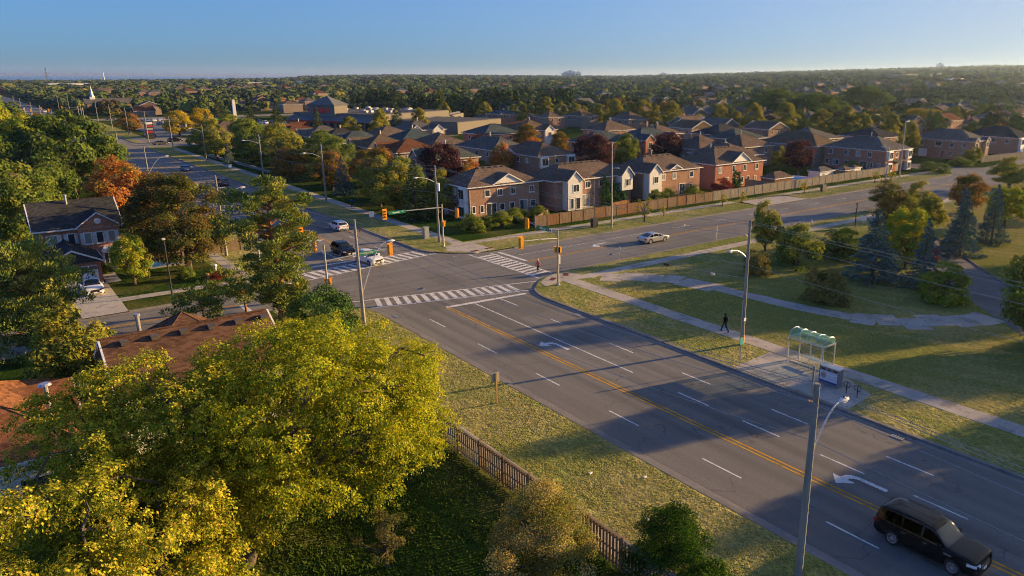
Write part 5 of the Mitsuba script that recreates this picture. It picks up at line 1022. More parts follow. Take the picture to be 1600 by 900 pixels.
TREES = [
    ('maple_olive', 60.5, 112.8, 7.6, 3.0, 'maple_tree', 'low olive tree against the corner house bays', 'tree'),
    ('maple_green', 58.6, 122.6, 8.6, 3.4, 'maple_tree', 'deep green tree inside the corner planting', 'tree'),
    ('maple_olive', 62.0, 142.0, 8.4, 3.6, 'maple_tree', 'olive tree in front of the green roofed house', 'tree'),
    ('maple_rust', 64.5, 152.5, 8.0, 3.5, 'maple_tree', 'coppery tree before the reddish brown roof', 'tree'),
    ('maple_green', 64.0, 166.5, 9.0, 3.9, 'maple_tree', 'green tree hiding the ground floor of the tan roofed house', 'tree'),
    ('maple_green', 65.5, 180.0, 9.5, 4.2, 'maple_tree', 'rounded green tree along the boulevard row', 'tree'),
    ('maple_olive', 64.0, 201.0, 9.0, 4.0, 'maple_tree', 'olive green tree near the brick gabled houses', 'tree'),
    ('maple_green', 66.0, 216.0, 9.2, 4.4, 'maple_tree', 'green tree near the far end of the boulevard row', 'tree'),
    ('maple_olive', 63.0, 232.0, 9.2, 4.2, 'maple_tree', 'last olive tree of the boulevard row', 'tree'),
  # model, native height/radius handled by scale: (model, x, y, height, radius, name, label, category)
    ('maple_yellowgreen', 12.2, 95.0, 5.4, 1.9, 'young_tree', 'bright yellow green young tree on the front lawn of the shuttered house', 'tree'),
    ('maple_orange', 17.4, 136.0, 10.8, 4.7, 'maple_tree', 'orange red autumn maple left of the boulevard behind the bronze tree', 'tree'),
    ('maple_rust', 21.8, 134.1, 8.4, 3.2, 'maple_tree', 'bronze gold maple between the orange maple and the boulevard', 'tree'),
    ('maple_green', 8.5, 136.0, 9.5, 3.9, 'maple_tree', 'yellowish green maple left of the orange one', 'tree'),
    ('broad_green', 14.6, 169.9, 15.4, 8.4, 'broad_tree', 'huge feathery green tree left of the boulevard', 'tree'),
    ('maple_yellowgreen', 11.8, 235.9, 12.0, 4.6, 'maple_tree', 'bright yellow green tree behind the huge feathery one', 'tree'),
    ('maple_green', 3.7, 124.1, 11.2, 4.8, 'maple_tree', 'dense green tree behind the shuttered house at the left edge', 'tree'),
    ('maple_green', 2.7, 200.6, 11.0, 5.2, 'maple_tree', 'dark green tree at the left edge beyond the huge feathery one', 'tree'),
    ('maple_yellowgreen', 7.4, 300.2, 15.0, 5.4, 'maple_tree', 'tall lime green tree at the far left edge', 'tree'),
    ('maple_green', 1.0, 172.0, 10.5, 5.0, 'maple_tree', 'olive green tree at the left edge beside the half hidden roof', 'tree'),
    ('maple_green', 22.5, 190.5, 9.0, 4.4, 'maple_tree', 'rounded green tree hugging the boulevard beyond the huge feathery one', 'tree'),
    ('maple_olive', 14.0, 262.0, 12.0, 5.0, 'maple_tree', 'olive tree beside the far boulevard on the left', 'tree'),
    ('maple_green', 20.0, 290.0, 10.0, 5.0, 'maple_tree', 'green tree left of the plaza entrance across the boulevard', 'tree'),
    ('maple_olive', 3.6, 61.5, 7.2, 3.0, 'fruit_tree', 'small tree with reddish fruit between the two brown roofs', 'tree'),
    ('bush_warm', 1.4, 56.0, 3.6, 2.6, 'shrub', 'dull purple brown shrub under the steel chimney', 'shrub'),
    ('maple_olive', 53.6, 227.8, 10.8, 4.4, 'maple_tree', 'olive tree at the far end of the boulevard planting', 'tree'),
    ('maple_green', 56.5, 204.9, 10.6, 4.4, 'maple_tree', 'green tree in front of the brown plaza building', 'tree'),
    ('blue_spruce', 53.3, 214.4, 5.4, 2.0, 'spruce_tree', 'small blue spruce by the far boulevard walk', 'spruce'),
    ('maple_olive', 59.8, 190.8, 11.2, 6.0, 'maple_tree', 'wide olive tree before the far boulevard houses', 'tree'),
    ('maple_rust', 55.0, 171.0, 7.3, 4.0, 'maple_tree', 'brownish autumn tree beside the far boulevard walk', 'tree'),
    ('blue_spruce', 56.0, 182.6, 6.4, 1.9, 'spruce_tree', 'slim grey blue spruce among the boulevard trees', 'spruce'),
    ('maple_rust', 56.5, 151.2, 8.3, 3.3, 'maple_tree', 'olive orange tree right of the pale blue spruce gap', 'tree'),
    ('maple_olive', 58.5, 160.5, 7.0, 3.2, 'maple_tree', 'sparse olive tree by the boulevard walk', 'tree'),
    ('blue_spruce', 55.8, 143.7, 7.8, 2.7, 'spruce_tree', 'blue spruce left of the tall hedge like conifers', 'spruce'),
    ('maple_rust', 59.5, 134.1, 10.2, 3.4, 'maple_tree', 'orange tipped tree behind the tall conifers on the corner', 'tree'),
    ('maple_olive', 55.6, 126.5, 9.0, 3.6, 'maple_tree', 'dense olive tree in the corner planting', 'tree'),
    ('maple_olive', 55.0, 118.5, 8.8, 3.9, 'maple_tree', 'dark olive tree next to the green spruce on the corner', 'tree'),
    ('dark_spruce', 55.0, 111.7, 10.0, 3.3, 'spruce_tree', 'green spruce left of the corner house', 'spruce'),
    ('dark_spruce', 60.5, 128.0, 9.5, 2.2, 'spruce_tree', 'narrow dark spruce poking up behind the corner planting', 'spruce'),
    ('maple_purple', 71.0, 131.9, 10.0, 3.9, 'purple_tree', 'dark burgundy tree behind the corner house roof', 'tree'),
    ('maple_orange', 75.0, 128.1, 7.4, 2.9, 'maple_tree', 'orange tree just behind the corner house roof', 'tree'),
    ('maple_orange', 95.8, 148.9, 8.0, 2.8, 'maple_tree', 'orange red tree against the buff house wall', 'tree'),
    ('bush_green', 93.5, 155.0, 3.4, 3.0, 'shrub', 'green shrub before the long buff wall', 'shrub'),
    ('maple_purple', 115.0, 137.9, 9.4, 4.9, 'purple_tree', 'big burgundy tree in the middle of the block', 'tree'),
    ('maple_green', 133.5, 146.7, 8.0, 2.9, 'maple_tree', 'upright green tree before the teal roofed houses', 'tree'),
    ('maple_purple', 138.0, 136.6, 8.8, 4.3, 'purple_tree', 'burgundy tree right of the tall lamp pole', 'tree'),
    ('maple_olive', 126.0, 141.8, 6.8, 3.2, 'maple_tree', 'low olive tree between the two burgundy trees', 'tree'),
    ('maple_rust', 136.0, 196.0, 8.6, 3.9, 'maple_tree', 'red autumn tree before the row of pear trees', 'tree'),
    ('maple_orange', 121.0, 171.2, 6.8, 3.3, 'maple_tree', 'orange tree left of the red gable dormer house', 'tree'),
    ('maple_rust', 132.9, 175.0, 7.4, 3.2, 'maple_tree', 'second rust orange tree in the middle of the block', 'tree'),
    ('maple_purple', 112.0, 183.6, 7.0, 3.6, 'purple_tree', 'thin burgundy tree before the teal hip roof', 'tree'),
    ('maple_purple', 127.0, 252.0, 7.0, 3.6, 'purple_tree', 'burgundy tree by the white gabled grey roof', 'tree'),
    ('blue_spruce', 157.0, 141.5, 8.4, 2.3, 'spruce_tree', 'lone blue spruce among the roofs', 'spruce'),
    ('maple_purple', 156.2, 109.0, 8.0, 3.6, 'purple_tree', 'burgundy tree beside the long red brick house', 'tree'),
    ('maple_olive', 158.2, 116.3, 6.0, 2.2, 'maple_tree', 'small golden tree left of the last burgundy tree', 'tree'),
    ('bush_green', 96.3, 97.6, 2.9, 1.7, 'hedge', 'clipped dark green hedge by the pinkish house', 'hedge'),
    ('bush_green', 99.0, 97.6, 2.8, 1.8, 'hedge', 'right half of the clipped hedge by the pinkish house', 'hedge'),
    ('bush', 104.3, 96.0, 2.8, 2.1, 'shrub', 'rounded olive shrub above the brown fence panels', 'shrub'),
    ('bush_warm', 101.2, 95.8, 1.9, 1.6, 'shrub', 'brownish shrub beside the rounded olive one', 'shrub'),
    ('bush_red', 116.1, 98.8, 3.1, 2.3, 'shrub', 'burgundy red shrub in front of the bright red house', 'shrub'),
    ('bush_green', 168.0, 102.0, 3.0, 2.6, 'shrub', 'dark green shrub at the foot of the long red house', 'shrub'),
    ('maple_olive', 81.6, 61.3, 6.8, 2.2, 'young_tree', 'olive tree standing on the lawn right of the lamp pole', 'tree'),
    ('blue_spruce', 79.0, 43.8, 8.6, 4.2, 'spruce_tree', 'largest blue spruce in the park, left of its group', 'spruce'),
    ('blue_spruce', 80.4, 38.5, 8.2, 2.5, 'spruce_tree', 'narrow crooked blue spruce at the front of the park group', 'spruce'),
    ('blue_spruce', 99.5, 43.0, 9.0, 3.3, 'spruce_tree', 'dense blue spruce on the lawn right of the park driveway', 'spruce'),
    ('blue_spruce', 104.5, 45.6, 8.8, 2.4, 'spruce_tree', 'slim blue spruce hidden behind the dense one', 'spruce'),
    ('blue_spruce', 111.6, 44.1, 8.6, 2.8, 'spruce_tree', 'rightmost open branched blue spruce by the wide lawn', 'spruce'),
    ('maple_yellowgreen', 87.0, 44.0, 7.4, 2.8, 'maple_tree', 'yellow green tree squeezed behind the largest blue spruce', 'tree'),
    ('maple_bronze', 98.0, 51.5, 7.6, 3.0, 'maple_tree', 'dark bronze tree in the middle of the park group', 'tree'),
    ('maple_bronze', 124.0, 67.7, 5.2, 2.6, 'maple_tree', 'small round bronze tree by the cross street kerb', 'tree'),
    ('maple_olive', 106.0, 52.2, 8.4, 3.0, 'maple_tree', 'tall golden olive tree at the back of the park group', 'tree'),
    ('maple_rust', 134.0, 57.8, 7.0, 3.4, 'maple_tree', 'bronze and orange tree behind the blue spruces', 'tree'),
    ('maple_yellowgreen', 126.0, 48.2, 6.0, 3.0, 'maple_tree', 'soft yellow green tree right of the blue spruces', 'tree'),
    ('maple_olive', 172.0, 66.0, 6.6, 4.0, 'maple_tree', 'open olive tree by the bend of the cross street', 'tree'),
    ('maple_olive', 178.0, 61.0, 6.0, 4.2, 'maple_tree', 'dark olive tree cut by the right edge near the bend', 'tree'),
    ('bush_warm', 66.8, 42.2, 4.0, 2.4, 'shrub', 'large warm brown bush on the shaded lawn', 'shrub'),
    ('bush', 78.0, 53.6, 4.7, 3.1, 'shrub', 'large olive bush behind the warm brown one', 'shrub'),
    ('bush_warm', 70.6, 54.0, 3.1, 1.8, 'shrub', 'sparse brown bush right of the tall lamp pole', 'shrub'),
    ('bush_green', 85.5, 52.5, 3.4, 3.4, 'shrub', 'dense green bed of bushes left of the largest blue spruce', 'shrub'),
    ('bush_yellow', 88.8, 53.6, 3.0, 2.4, 'shrub', 'yellow green bush on top of the dense green bed', 'shrub'),
    ('bush_yellow', 77.3, 34.5, 3.8, 2.5, 'shrub', 'bright yellow green bush beside the park driveway', 'shrub'),
    ('bush_red', 92.5, 44.8, 2.8, 1.8, 'shrub', 'rust red bush between the two front blue spruces', 'shrub'),
    ('bush_warm', 97.5, 34.5, 2.2, 1.2, 'shrub', 'small orange brown bush alone on the wide lawn', 'shrub'),
    ('bush', 135.0, 46.5, 2.4, 3.4, 'shrub', 'low dark bush at the edge of the wide lawn', 'shrub'),
    ('maple_green', 69.6, 22.0, 8.8, 3.4, 'maple_tree', 'dark green tree cut by the right edge above the sidewalk', 'tree'),
    ('bush_green', 186.5, 88.5, 2.2, 2.8, 'hedge', 'dark clipped hedge at the side street corner', 'hedge'), ('bush_green', 189.2, 93.0, 2.2, 2.4, 'hedge', 'lit hedge right of the dark one at the side street corner', 'hedge'),
    ('bush_green', 205.0, 92.0, 2.4, 2.8, 'hedge', 'long green hedge across the side street', 'hedge'), ('bush', 214.0, 92.8, 2.4, 2.0, 'shrub', 'olive shrub right of the long green hedge', 'shrub'), ('maple_olive', 216.0, 93.5, 4.4, 2.6, 'young_tree', 'small olive tree by the house across the side street', 'tree'),
    ('maple_gold', 63.0, 318.0, 9.0, 5.0, 'maple_tree', 'bright yellow tree right of the plaza sign', 'tree'), ('maple_gold', 72.0, 322.0, 9.5, 4.8, 'maple_tree', 'golden orange tree before the green canopy', 'tree'), ('maple_yellowgreen', 80.0, 316.0, 7.5, 4.2, 'maple_tree', 'yellow green tree right of the golden one', 'tree'),
    ('maple_rust', 52.0, 350.0, 8.0, 4.4, 'maple_tree', 'rust tree left of the plaza sign', 'tree'),
    ('dark_spruce', 86.0, 352.0, 14.0, 5.2, 'spruce_tree', 'left of the two dark spruces beside the white pylon', 'spruce'), ('dark_spruce', 91.0, 326.0, 13.0, 4.6, 'spruce_tree', 'right of the two dark spruces beside the white pylon', 'spruce'),
    ('maple_green', 66.5, 244.0, 9.5, 5.0, 'maple_tree', 'green tree before the brick plaza building', 'tree'), ('dark_spruce', 60.0, 262.0, 12.0, 3.0, 'spruce_tree', 'dark narrow spruce left of the brick plaza building', 'spruce'), ('maple_olive', 57.0, 250.0, 9.5, 4.8, 'maple_tree', 'olive tree left of the brick plaza building', 'tree'),
    ('dark_spruce', 108.5, 300.0, 11.0, 3.4, 'spruce_tree', 'dark spruce just left of the red letter sign', 'spruce'), ('dark_spruce', 97.0, 312.0, 13.0, 4.4, 'spruce_tree', 'dark spruce left of the supermarket entrance', 'spruce'),
    ('pear', 122.0, 272.0, 9.8, 3.4, 'pear_tree', 'olive tree right of the red letter sign', 'tree'), ('pear_b', 128.0, 285.0, 10.0, 3.2, 'pear_tree', 'second olive tree before the supermarket', 'tree'), ('dark_spruce', 140.0, 296.0, 13.5, 4.2, 'spruce_tree', 'tall dark spruce before the long supermarket roof', 'spruce'), ('pear', 133.0, 262.0, 10.8, 4.0, 'pear_tree', 'large olive tree before the long supermarket roof', 'tree'), ('pear_b', 106.0, 262.0, 8.5, 4.0, 'pear_tree', 'olive tree behind the reddish end roof', 'tree'), ('pear', 113.0, 256.0, 7.0, 4.0, 'pear_tree', 'lower olive tree behind the boulevard row', 'tree'), ('dark_spruce', 181.0, 330.0, 10.5, 4.0, 'spruce_tree', 'dark spruce at the right end of the supermarket', 'spruce'),
    ('broad_green', 332, 251, 16, 13.5, 'broad_tree', 'large domed green tree beyond the pear row', 'tree'), ('broad_green', 328, 221, 15, 14.0, 'broad_tree', 'largest dark domed tree right of the other dome', 'tree'), ('maple_gold', 330, 166, 9, 11.0, 'maple_tree', 'wide golden tree among the distant roofs on the right', 'tree'), ('broad_green', 460, 272, 17, 15.0, 'broad_tree', 'broad dark tree far off right of the domes', 'tree'), ('blue_spruce', 318, 158, 11, 4.0, 'spruce_tree', 'blue grey spruce before the wide golden tree', 'spruce'),
    ('bush_red', 20.0, 92.5, 0.9, 1.4, 'flower_bed', 'low red flower bed under the young yellow tree', 'plant'), ('bush_green', 17.2, 94.2, 1.5, 1.0, 'shrub', 'small clipped bush right of the red flower bed', 'shrub'), ('bush_green', 10.6, 103.3, 1.3, .8, 'shrub', 'small round bush under the bay window', 'shrub'),
]
NAT = {'maple_green': (10, 4.2), 'maple_olive': (10, 4.0), 'maple_yellowgreen': (10, 4.2), 'maple_gold': (10, 4.2), 'maple_orange': (10, 4.0), 'maple_rust': (10, 4.0), 'maple_purple': (10, 4.6), 'maple_bronze': (10, 4.6), 'broad_green': (10, 6.0), 'pear': (10, 3.6), 'pear_b': (10, 3.4),
       'blue_spruce': (10, 3.2), 'dark_spruce': (10, 3.0), 'column_cedar': (5, .75), 'bush': (3, 2.0), 'bush_warm': (3, 2.0), 'bush_green': (3, 2), 'bush_yellow': (3, 2), 'bush_red': (3, 2.2), 'sapling': (3, .75), 'sapling_b': (4.6, 1.5)}
for (mo, x, y, hgt, rd, nm, lab, cat) in TREES: grow(mo, nm, lab, cat, x, y, rd / NAT[mo][1] * 0.97, sz=hgt / NAT[mo][0])
for i, (x, y, hgt) in enumerate([(88.2, 103.0, 6.0), (88.9, 102.8, 4.6), (90.0, 102.6, 4.4), (91.0, 102.4, 4.2), (92.4, 102.4, 3.9)]): grow('column_cedar', 'cedar_tree', f'{["tallest", "second", "middle", "fourth", "last"][i]} of the five clipped column cedars by the white bays counted from the left', 'cedar', x, y, 0.9, sz=hgt / 5, group='column cedars by the bays')
for i, (x, y, hgt) in enumerate([(120.6, 99.5, 4.7), (122.0, 99.5, 4.2)]): grow('column_cedar', 'cedar_tree', ['taller left', 'shorter right'][i] + ' column cedar of the pair before the bright red house', 'cedar', x, y, 1.0, sz=hgt / 5)
for i, (x, y, hgt, rd, lab) in enumerate([(89.0, 88.3, 2.0, .6, 'tiny yellow sapling on the verge right of the tall lamp pole'), (104.6, 90.0 - 1.2, 2.6, .8, 'yellow sapling on the verge before the burgundy shrub'), (109.9, 88.6, 2.6, .8, 'yellow sapling left of the driveway apron'), (129.2, 88.4, 2.7, .9, 'bright yellow sapling right of the driveway apron'), (156.0, 88.4, 2.9, .9, 'yellow sapling near the red house fence end'), (162.3, 88.0, 2.4, 1.0, 'last pale sapling before the side street')]): grow('sapling', 'young_tree', lab, 'sapling', x, y, rd / .75, sz=hgt / 3)
grow('sapling_b', 'young_tree', 'thin golden young tree on the verge before the clipped hedge', 'sapling', 83.1, 86.8, 0.95, sz=1.0)
for i, (x, y, s_, mo) in enumerate([(57.0, 97.2, .9, 'bush'), (60.2, 98.6, .8, 'bush_green'), (62.8, 97.9, .85, 'bush_yellow'), (65.6, 98.8, .9, 'bush'), (59.0, 100.8, .8, 'bush_green'), (68.0, 99.2, .8, 'bush_green'), (70.4, 98.6, .85, 'bush'), (64.4, 101.2, .6, 'bush_warm')]):
    grow(mo, 'shrub', f'{["leftmost", "second", "third", "fourth", "rear left", "sixth", "rightmost", "brownish rear"][i]} shrub of the hedge row before the corner house', 'shrub', x, y, s_, sz=s_ * 0.85, group='hedge row before the corner house')
for i, (x, y, hgt, rd) in enumerate([(199, 323, 9.5, 3.5), (211, 315, 8.3, 3.2), (208, 305, 9.9, 3.4), (218, 298, 12.0, 4.6), (224, 294, 9.6, 3.1), (230, 290, 9.1, 3.7), (236, 291, 8.0, 2.5), (233, 276, 9.4, 3.6), (233, 265, 11.8, 4.2), (236, 257, 10.8, 3.5), (241, 254, 11.4, 4.4), (245, 250, 9.4, 2.4), (237, 232, 11.6, 4.2), (243, 222, 7.0, 4.1), (245, 212, 10.8, 3.8), (251, 208, 8.2, 3.8), (251, 199, 11.6, 4.0), (245, 179, 12.3, 5.0), (249, 165, 10.4, 4.8), (254, 158, 11.7, 4.3), (259, 154, 9.4, 3.4), (245, 135, 10.1, 4.0), (209, 109, 10.0, 2.6), (214, 112, 9, 3.0), (186, 340, 9.2, 3.1)]):
    grow(('pear', 'pear_b')[i % 2], 'pear_tree', 'pointed olive green street tree in the long curved row beyond the roofs', 'tree', x, y, rd / 3.2, sz=hgt / 9.3, group='pear trees of the curved street row')

# --- hero trees
single('scots_pine', 'tall ragged pine with orange trunk at the street corner', 'pine', scots_pine(31, 13.2, 3.3, PINEG, 62, 620, 0.13, 0.28), 20.2, 70.0, M_NEEDLE, M_PINEBARK)
single('scots_pine', 'large broad pine with two orange stems at the left edge', 'pine', scots_pine(32, 9.2, 4.4, PINEG, 56, 560, 0.10, 0.30), 1.9, 74.4, M_NEEDLE, M_PINEBARK)
single('scots_pine', 'small leaning pine between the shingle roof and the side street', 'pine', scots_pine(33, 4.6, 2.8, PINEG[:3], 18, 300, 0.45, 0.24), 18.2, 75.3, M_NEEDLE, M_PINEBARK)
single('scots_pine', 'lower spreading pine left of the small leaning one', 'pine', scots_pine(34, 3.4, 2.7, PINEG[:3], 16, 300, 0.35, 0.24), 14.6, 75.0, M_NEEDLE, M_PINEBARK)
single('cedar_bush', 'dark bushy cedar left of the utility pole', 'cedar', broadleaf(35, 4.7, 3.3, 0.0, 60, 26000, 0.17, CEDAR + PINEG[:1], S_bush, 0.26, droop=-0.8), 21.2, 62.5, M_NEEDLE)
single('bronze_tree', 'big dark bronze tree between the shuttered house and the boulevard', 'tree', broadleaf(36, 11.2, 5.2, 1.4, 110, 38000, 0.26, BRONZE + OLIVE[:1], S_round, 0.23), 18.4, 98.6)
single('leafy_bush', 'dense golden green bush by the fence at the bottom', 'bush', broadleaf(37, 5.4, 2.35, 0.0, 90, 42000, 0.095, [(0.42, 0.36, 0.10), (0.30, 0.29, 0.07), (0.52, 0.42, 0.15), (0.22, 0.24, 0.05)], S_oval, 0.26, spread=0.8), 17.3, 24.3)
single('leafy_bush', 'vivid green viny bush covering the fence end at the bottom', 'bush', broadleaf(38, 3.9, 2.3, 0.0, 80, 36000, 0.10, [(0.04, 0.10, 0.012), (0.06, 0.13, 0.016), (0.03, 0.075, 0.012), (0.09, 0.15, 0.02)], S_bush, 0.27, spread=0.8), 21.6, 20.3)
single('small_tree', 'thin pale leaved young tree on the dark back lawn', 'tree', broadleaf(39, 3.2, 1.35, 0.7, 26, 3600, 0.10, [(0.14, 0.14, 0.05), (0.10, 0.12, 0.035), (0.18, 0.16, 0.06)], S_oval, 0.22), 12.2, 30.1)

def box_elder(seed, h, rad, base, lean, nclump, nsub, nleaf, size, cin, cout, shape=S_round, flat=(1, 1)):
    """Large maple: limbs, clumps, drooping sprays of leaflets; outer sprays turned yellow, inner ones still green."""
    r = np.random.default_rng(seed); ch = h - base; t = MB()
    cc = clumps(nclump, shape, r, 0.30); ctr = np.array([lean[0], lean[1], base + 0.45 * ch])
    C = cc * [rad * flat[0], rad * flat[1], ch] + [lean[0], lean[1], base]
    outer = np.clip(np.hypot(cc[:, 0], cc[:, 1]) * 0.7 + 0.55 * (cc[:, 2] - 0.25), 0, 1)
    fork = np.array([lean[0] * 0.3, lean[1] * 0.3, base * 0.9])
    t.tube([(0, 0, 0), fork * [.4, .4, .5], fork], [0.42, 0.34, 0.30], 10)
    nl = 9; limbs = []
    for i in range(nl):
        a = i * 2 * np.pi / nl + r.uniform(-.3, .3); e = np.array([lean[0] + rad * .62 * math.cos(a) * flat[0], lean[1] + rad * .62 * math.sin(a) * flat[1], base + ch * r.uniform(.45, .85)])
        mid = fork + (e - fork) * 0.5 + [0, 0, -0.06 * h]; pts = np.array([fork, fork * .6 + mid * .4 + r.normal(0, .15, 3), mid, (mid + e) / 2 + r.normal(0, .25, 3), e]); t.tube(pts, [0.2, .16, .125, .08, .03], 7); limbs.append(pts)
    LP = np.vstack(limbs)
    for c in C:
        p = LP[np.argmin(np.linalg.norm(LP - c, axis=1) + 2.0 * np.maximum(0, LP[:, 2] - c[2]))]; m = (p + c) / 2 + r.normal(0, .2, 3)
        t.tube([p, m, c], [.06, .04, .014], 5, caps=False)
    V, F, K, n = [], [], [], 0
    for i in range(nclump):
        R = rad * r.uniform(0.13, 0.22); d = unit(nsub, r); d[:, 2] = np.abs(d[:, 2]) * np.where(r.uniform(size=nsub) < .3, -1, 1)
        S = C[i] + d * (R * r.uniform(.55, 1.05, nsub))[:, None] * [1, 1, .8]
        S = np.repeat(S, nleaf, 0); dd = np.repeat(d, nleaf, 0); m = len(S)
        u = r.uniform(0, 1, m); off = r.normal(0, .13, (m, 3)) * [1, 1, .6]
        P = S + dd * (0.28 * u)[:, None] + off; P[:, 2] -= 0.22 * u ** 2
        ax = dd * 0.6 + [0, 0, -0.4] + 0.6 * unit(m, r); nr = dd * 0.8 + [0, 0, 0.5] + 0.7 * unit(m, r)
        v, f = leaves(P, nr, size * r.uniform(.65, 1.3, m), r, .62, .15, ax / np.linalg.norm(ax, axis=1, keepdims=True))
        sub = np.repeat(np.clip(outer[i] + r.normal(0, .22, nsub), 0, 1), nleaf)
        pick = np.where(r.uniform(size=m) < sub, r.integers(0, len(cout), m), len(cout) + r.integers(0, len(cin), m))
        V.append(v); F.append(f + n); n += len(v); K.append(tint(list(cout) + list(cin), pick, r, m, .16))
    return (np.vstack(V), np.vstack(F)), np.vstack(K), t
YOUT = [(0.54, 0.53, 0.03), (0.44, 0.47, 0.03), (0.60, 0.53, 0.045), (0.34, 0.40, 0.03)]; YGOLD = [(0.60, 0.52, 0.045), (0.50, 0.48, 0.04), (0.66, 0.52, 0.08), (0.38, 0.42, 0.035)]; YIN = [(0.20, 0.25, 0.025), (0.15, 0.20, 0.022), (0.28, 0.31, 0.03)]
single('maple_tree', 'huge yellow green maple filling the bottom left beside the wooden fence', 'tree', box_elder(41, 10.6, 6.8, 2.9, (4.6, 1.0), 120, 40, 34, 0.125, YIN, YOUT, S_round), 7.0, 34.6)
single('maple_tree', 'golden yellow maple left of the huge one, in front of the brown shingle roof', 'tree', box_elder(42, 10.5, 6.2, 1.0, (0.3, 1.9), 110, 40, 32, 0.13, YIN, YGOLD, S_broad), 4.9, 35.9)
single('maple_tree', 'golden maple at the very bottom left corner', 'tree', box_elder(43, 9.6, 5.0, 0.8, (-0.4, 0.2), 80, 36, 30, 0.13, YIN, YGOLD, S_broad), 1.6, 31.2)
for i, (x, y, s_) in enumerate([(8.6, 37.5, .75), (10.6, 39.5, .7), (6.4, 38.6, .8)]): grow('bush_green', 'shrub', f'{("left", "right", "rear")[i]} dark undergrowth shrub in the shade beneath the big maple', 'shrub', x, y, s_)
# ------------------------------------------------------------------ fences
def board_fence(label, pts, h, mats, board=0.145, gap=0.02, post_step=2.4, cap=True, detail=True, post_m=None, hvar=0.0, rail_side=1, name='wooden_fence'):
    """Boards, posts, rails and cap as parts; pts a polyline."""
    k = thing(name, label, 'fence'); r = np.random.default_rng(len(_used))
    for (x0, y0), (x1, y1) in zip(pts[:-1], pts[1:]):
        L = math.hypot(x1 - x0, y1 - y0); d = np.array([(x1 - x0) / L, (y1 - y0) / L]); a = math.atan2(d[1], d[0]); n = np.array([-d[1], d[0]]) * rail_side
        npan = max(1, round(L / post_step)); st = L / npan
        for i in range(npan + 1):
            p = np.array([x0, y0]) + d * st * i
            part('post', k, MB().box((p[0], p[1], (h + .12) / 2 + .05), (0.13, 0.13, h + .12), a).box((p[0], p[1], h + .2), (0.17, 0.17, 0.05), a), post_m or mats[0])
        for i in range(npan):
            c = np.array([x0, y0]) + d * st * (i + .5); mm = mats[r.integers(len(mats))]; hh = h + r.normal(0, hvar)
            if detail:
                nb = int((st - .14) / (board + gap))
                for j in range(nb):
                    q = c + d * ((j - (nb - 1) / 2) * (st - .14) / nb) + n * (-0.02 + r.normal(0, .003))
                    part('board', k, MB().box((q[0], q[1], .17 + (hh - .12) / 2 + r.normal(0, .008)), (board, 0.022, hh - .12), a + r.normal(0, .02)), mm)
            else:
                m = MB(); nb = int((st - .14) / (board + .012))
                for j in range(nb):
                    q = c + d * ((j - (nb - 1) / 2) * (st - .14) / nb) + n * r.normal(0, .006); m.box((q[0], q[1], .15 + hh / 2 - .03), (board, 0.022, hh - .06), a)
                part('panel', k, m, mm)
            for z in ((.35, h * .55, h - .1) if detail else (h - .06,)): q = c + n * .03; part('rail', k, MB().box((q[0], q[1], z), (st - .14, 0.04, 0.09), a), mm)
            if cap: part('cap', k, MB().box((c[0], c[1], hh + .1), (st - .1, 0.15, 0.035), a), mm)
    return k
board_fence('weathered board fence along the bottom verge beside the yellow maple', [(20.75, 17.5), (20.55, 45.5)], 1.85, [M_WOODG, M_WOOD], 0.155, 0.085, 2.45, True, True, M_WOOD, rail_side=-1)
board_fence('brown board fence panels behind the cross street sidewalk, corner end', [(66.4, 94.0), (108.0, 94.0)], 1.8, [M_WOOD, M_WOODB, M_WOOD], 0.15, post_step=2.5, cap=True, detail=False, post_m=M_WOOD, hvar=.02)
board_fence('grey board fence panels behind the cross street sidewalk, far end', [(108.0, 94.0), (174.0, 94.9)], 1.85, [M_WOODG], 0.15, post_step=2.5, cap=True, detail=False, post_m=M_WOODG, hvar=.03)
board_fence('low return fence between the corner house yard and its neighbour', [(66.4, 94.2), (72.6, 99.0), (74.6, 105.2)], 1.5, [M_WOOD], 0.15, detail=False, post_m=M_WOOD)
board_fence('brown fence dividing the yards behind the bright red house', [(127.5, 94.6), (128.0, 102.6)], 1.7, [M_WOODG], 0.15, detail=False)
board_fence('reddish fence screen behind the column cedars', [(85.5, 97.5), (90.5, 98.5)], 1.5, [M_WOODB], 0.15, detail=False)
board_fence('grey fence far behind the side street hedges', [(218.0, 92.0), (245.0, 90.0)], 1.8, [M_WOODG], 0.15, detail=False)
board_fence('shaded fence beside the shuttered house driveway trees', [(14.6, 106.0), (26.5, 106.2)], 1.7, [M_WOOD], 0.15, detail=False)
m = MB()
for i in range(60): m.box((53.4 + .06 * i, 232 - 1.3 * i, .55), (.35, 1.28, .9 + .04 * (i % 3)))
k = thing('retaining_wall', 'low grey retaining wall beside the far boulevard walk', 'wall')
for i in range(38): part('block', k, MB().box((53.6 + .05 * i, 236 - 1.3 * i, .42), (.4, 1.27, .7)), M_CONCB)

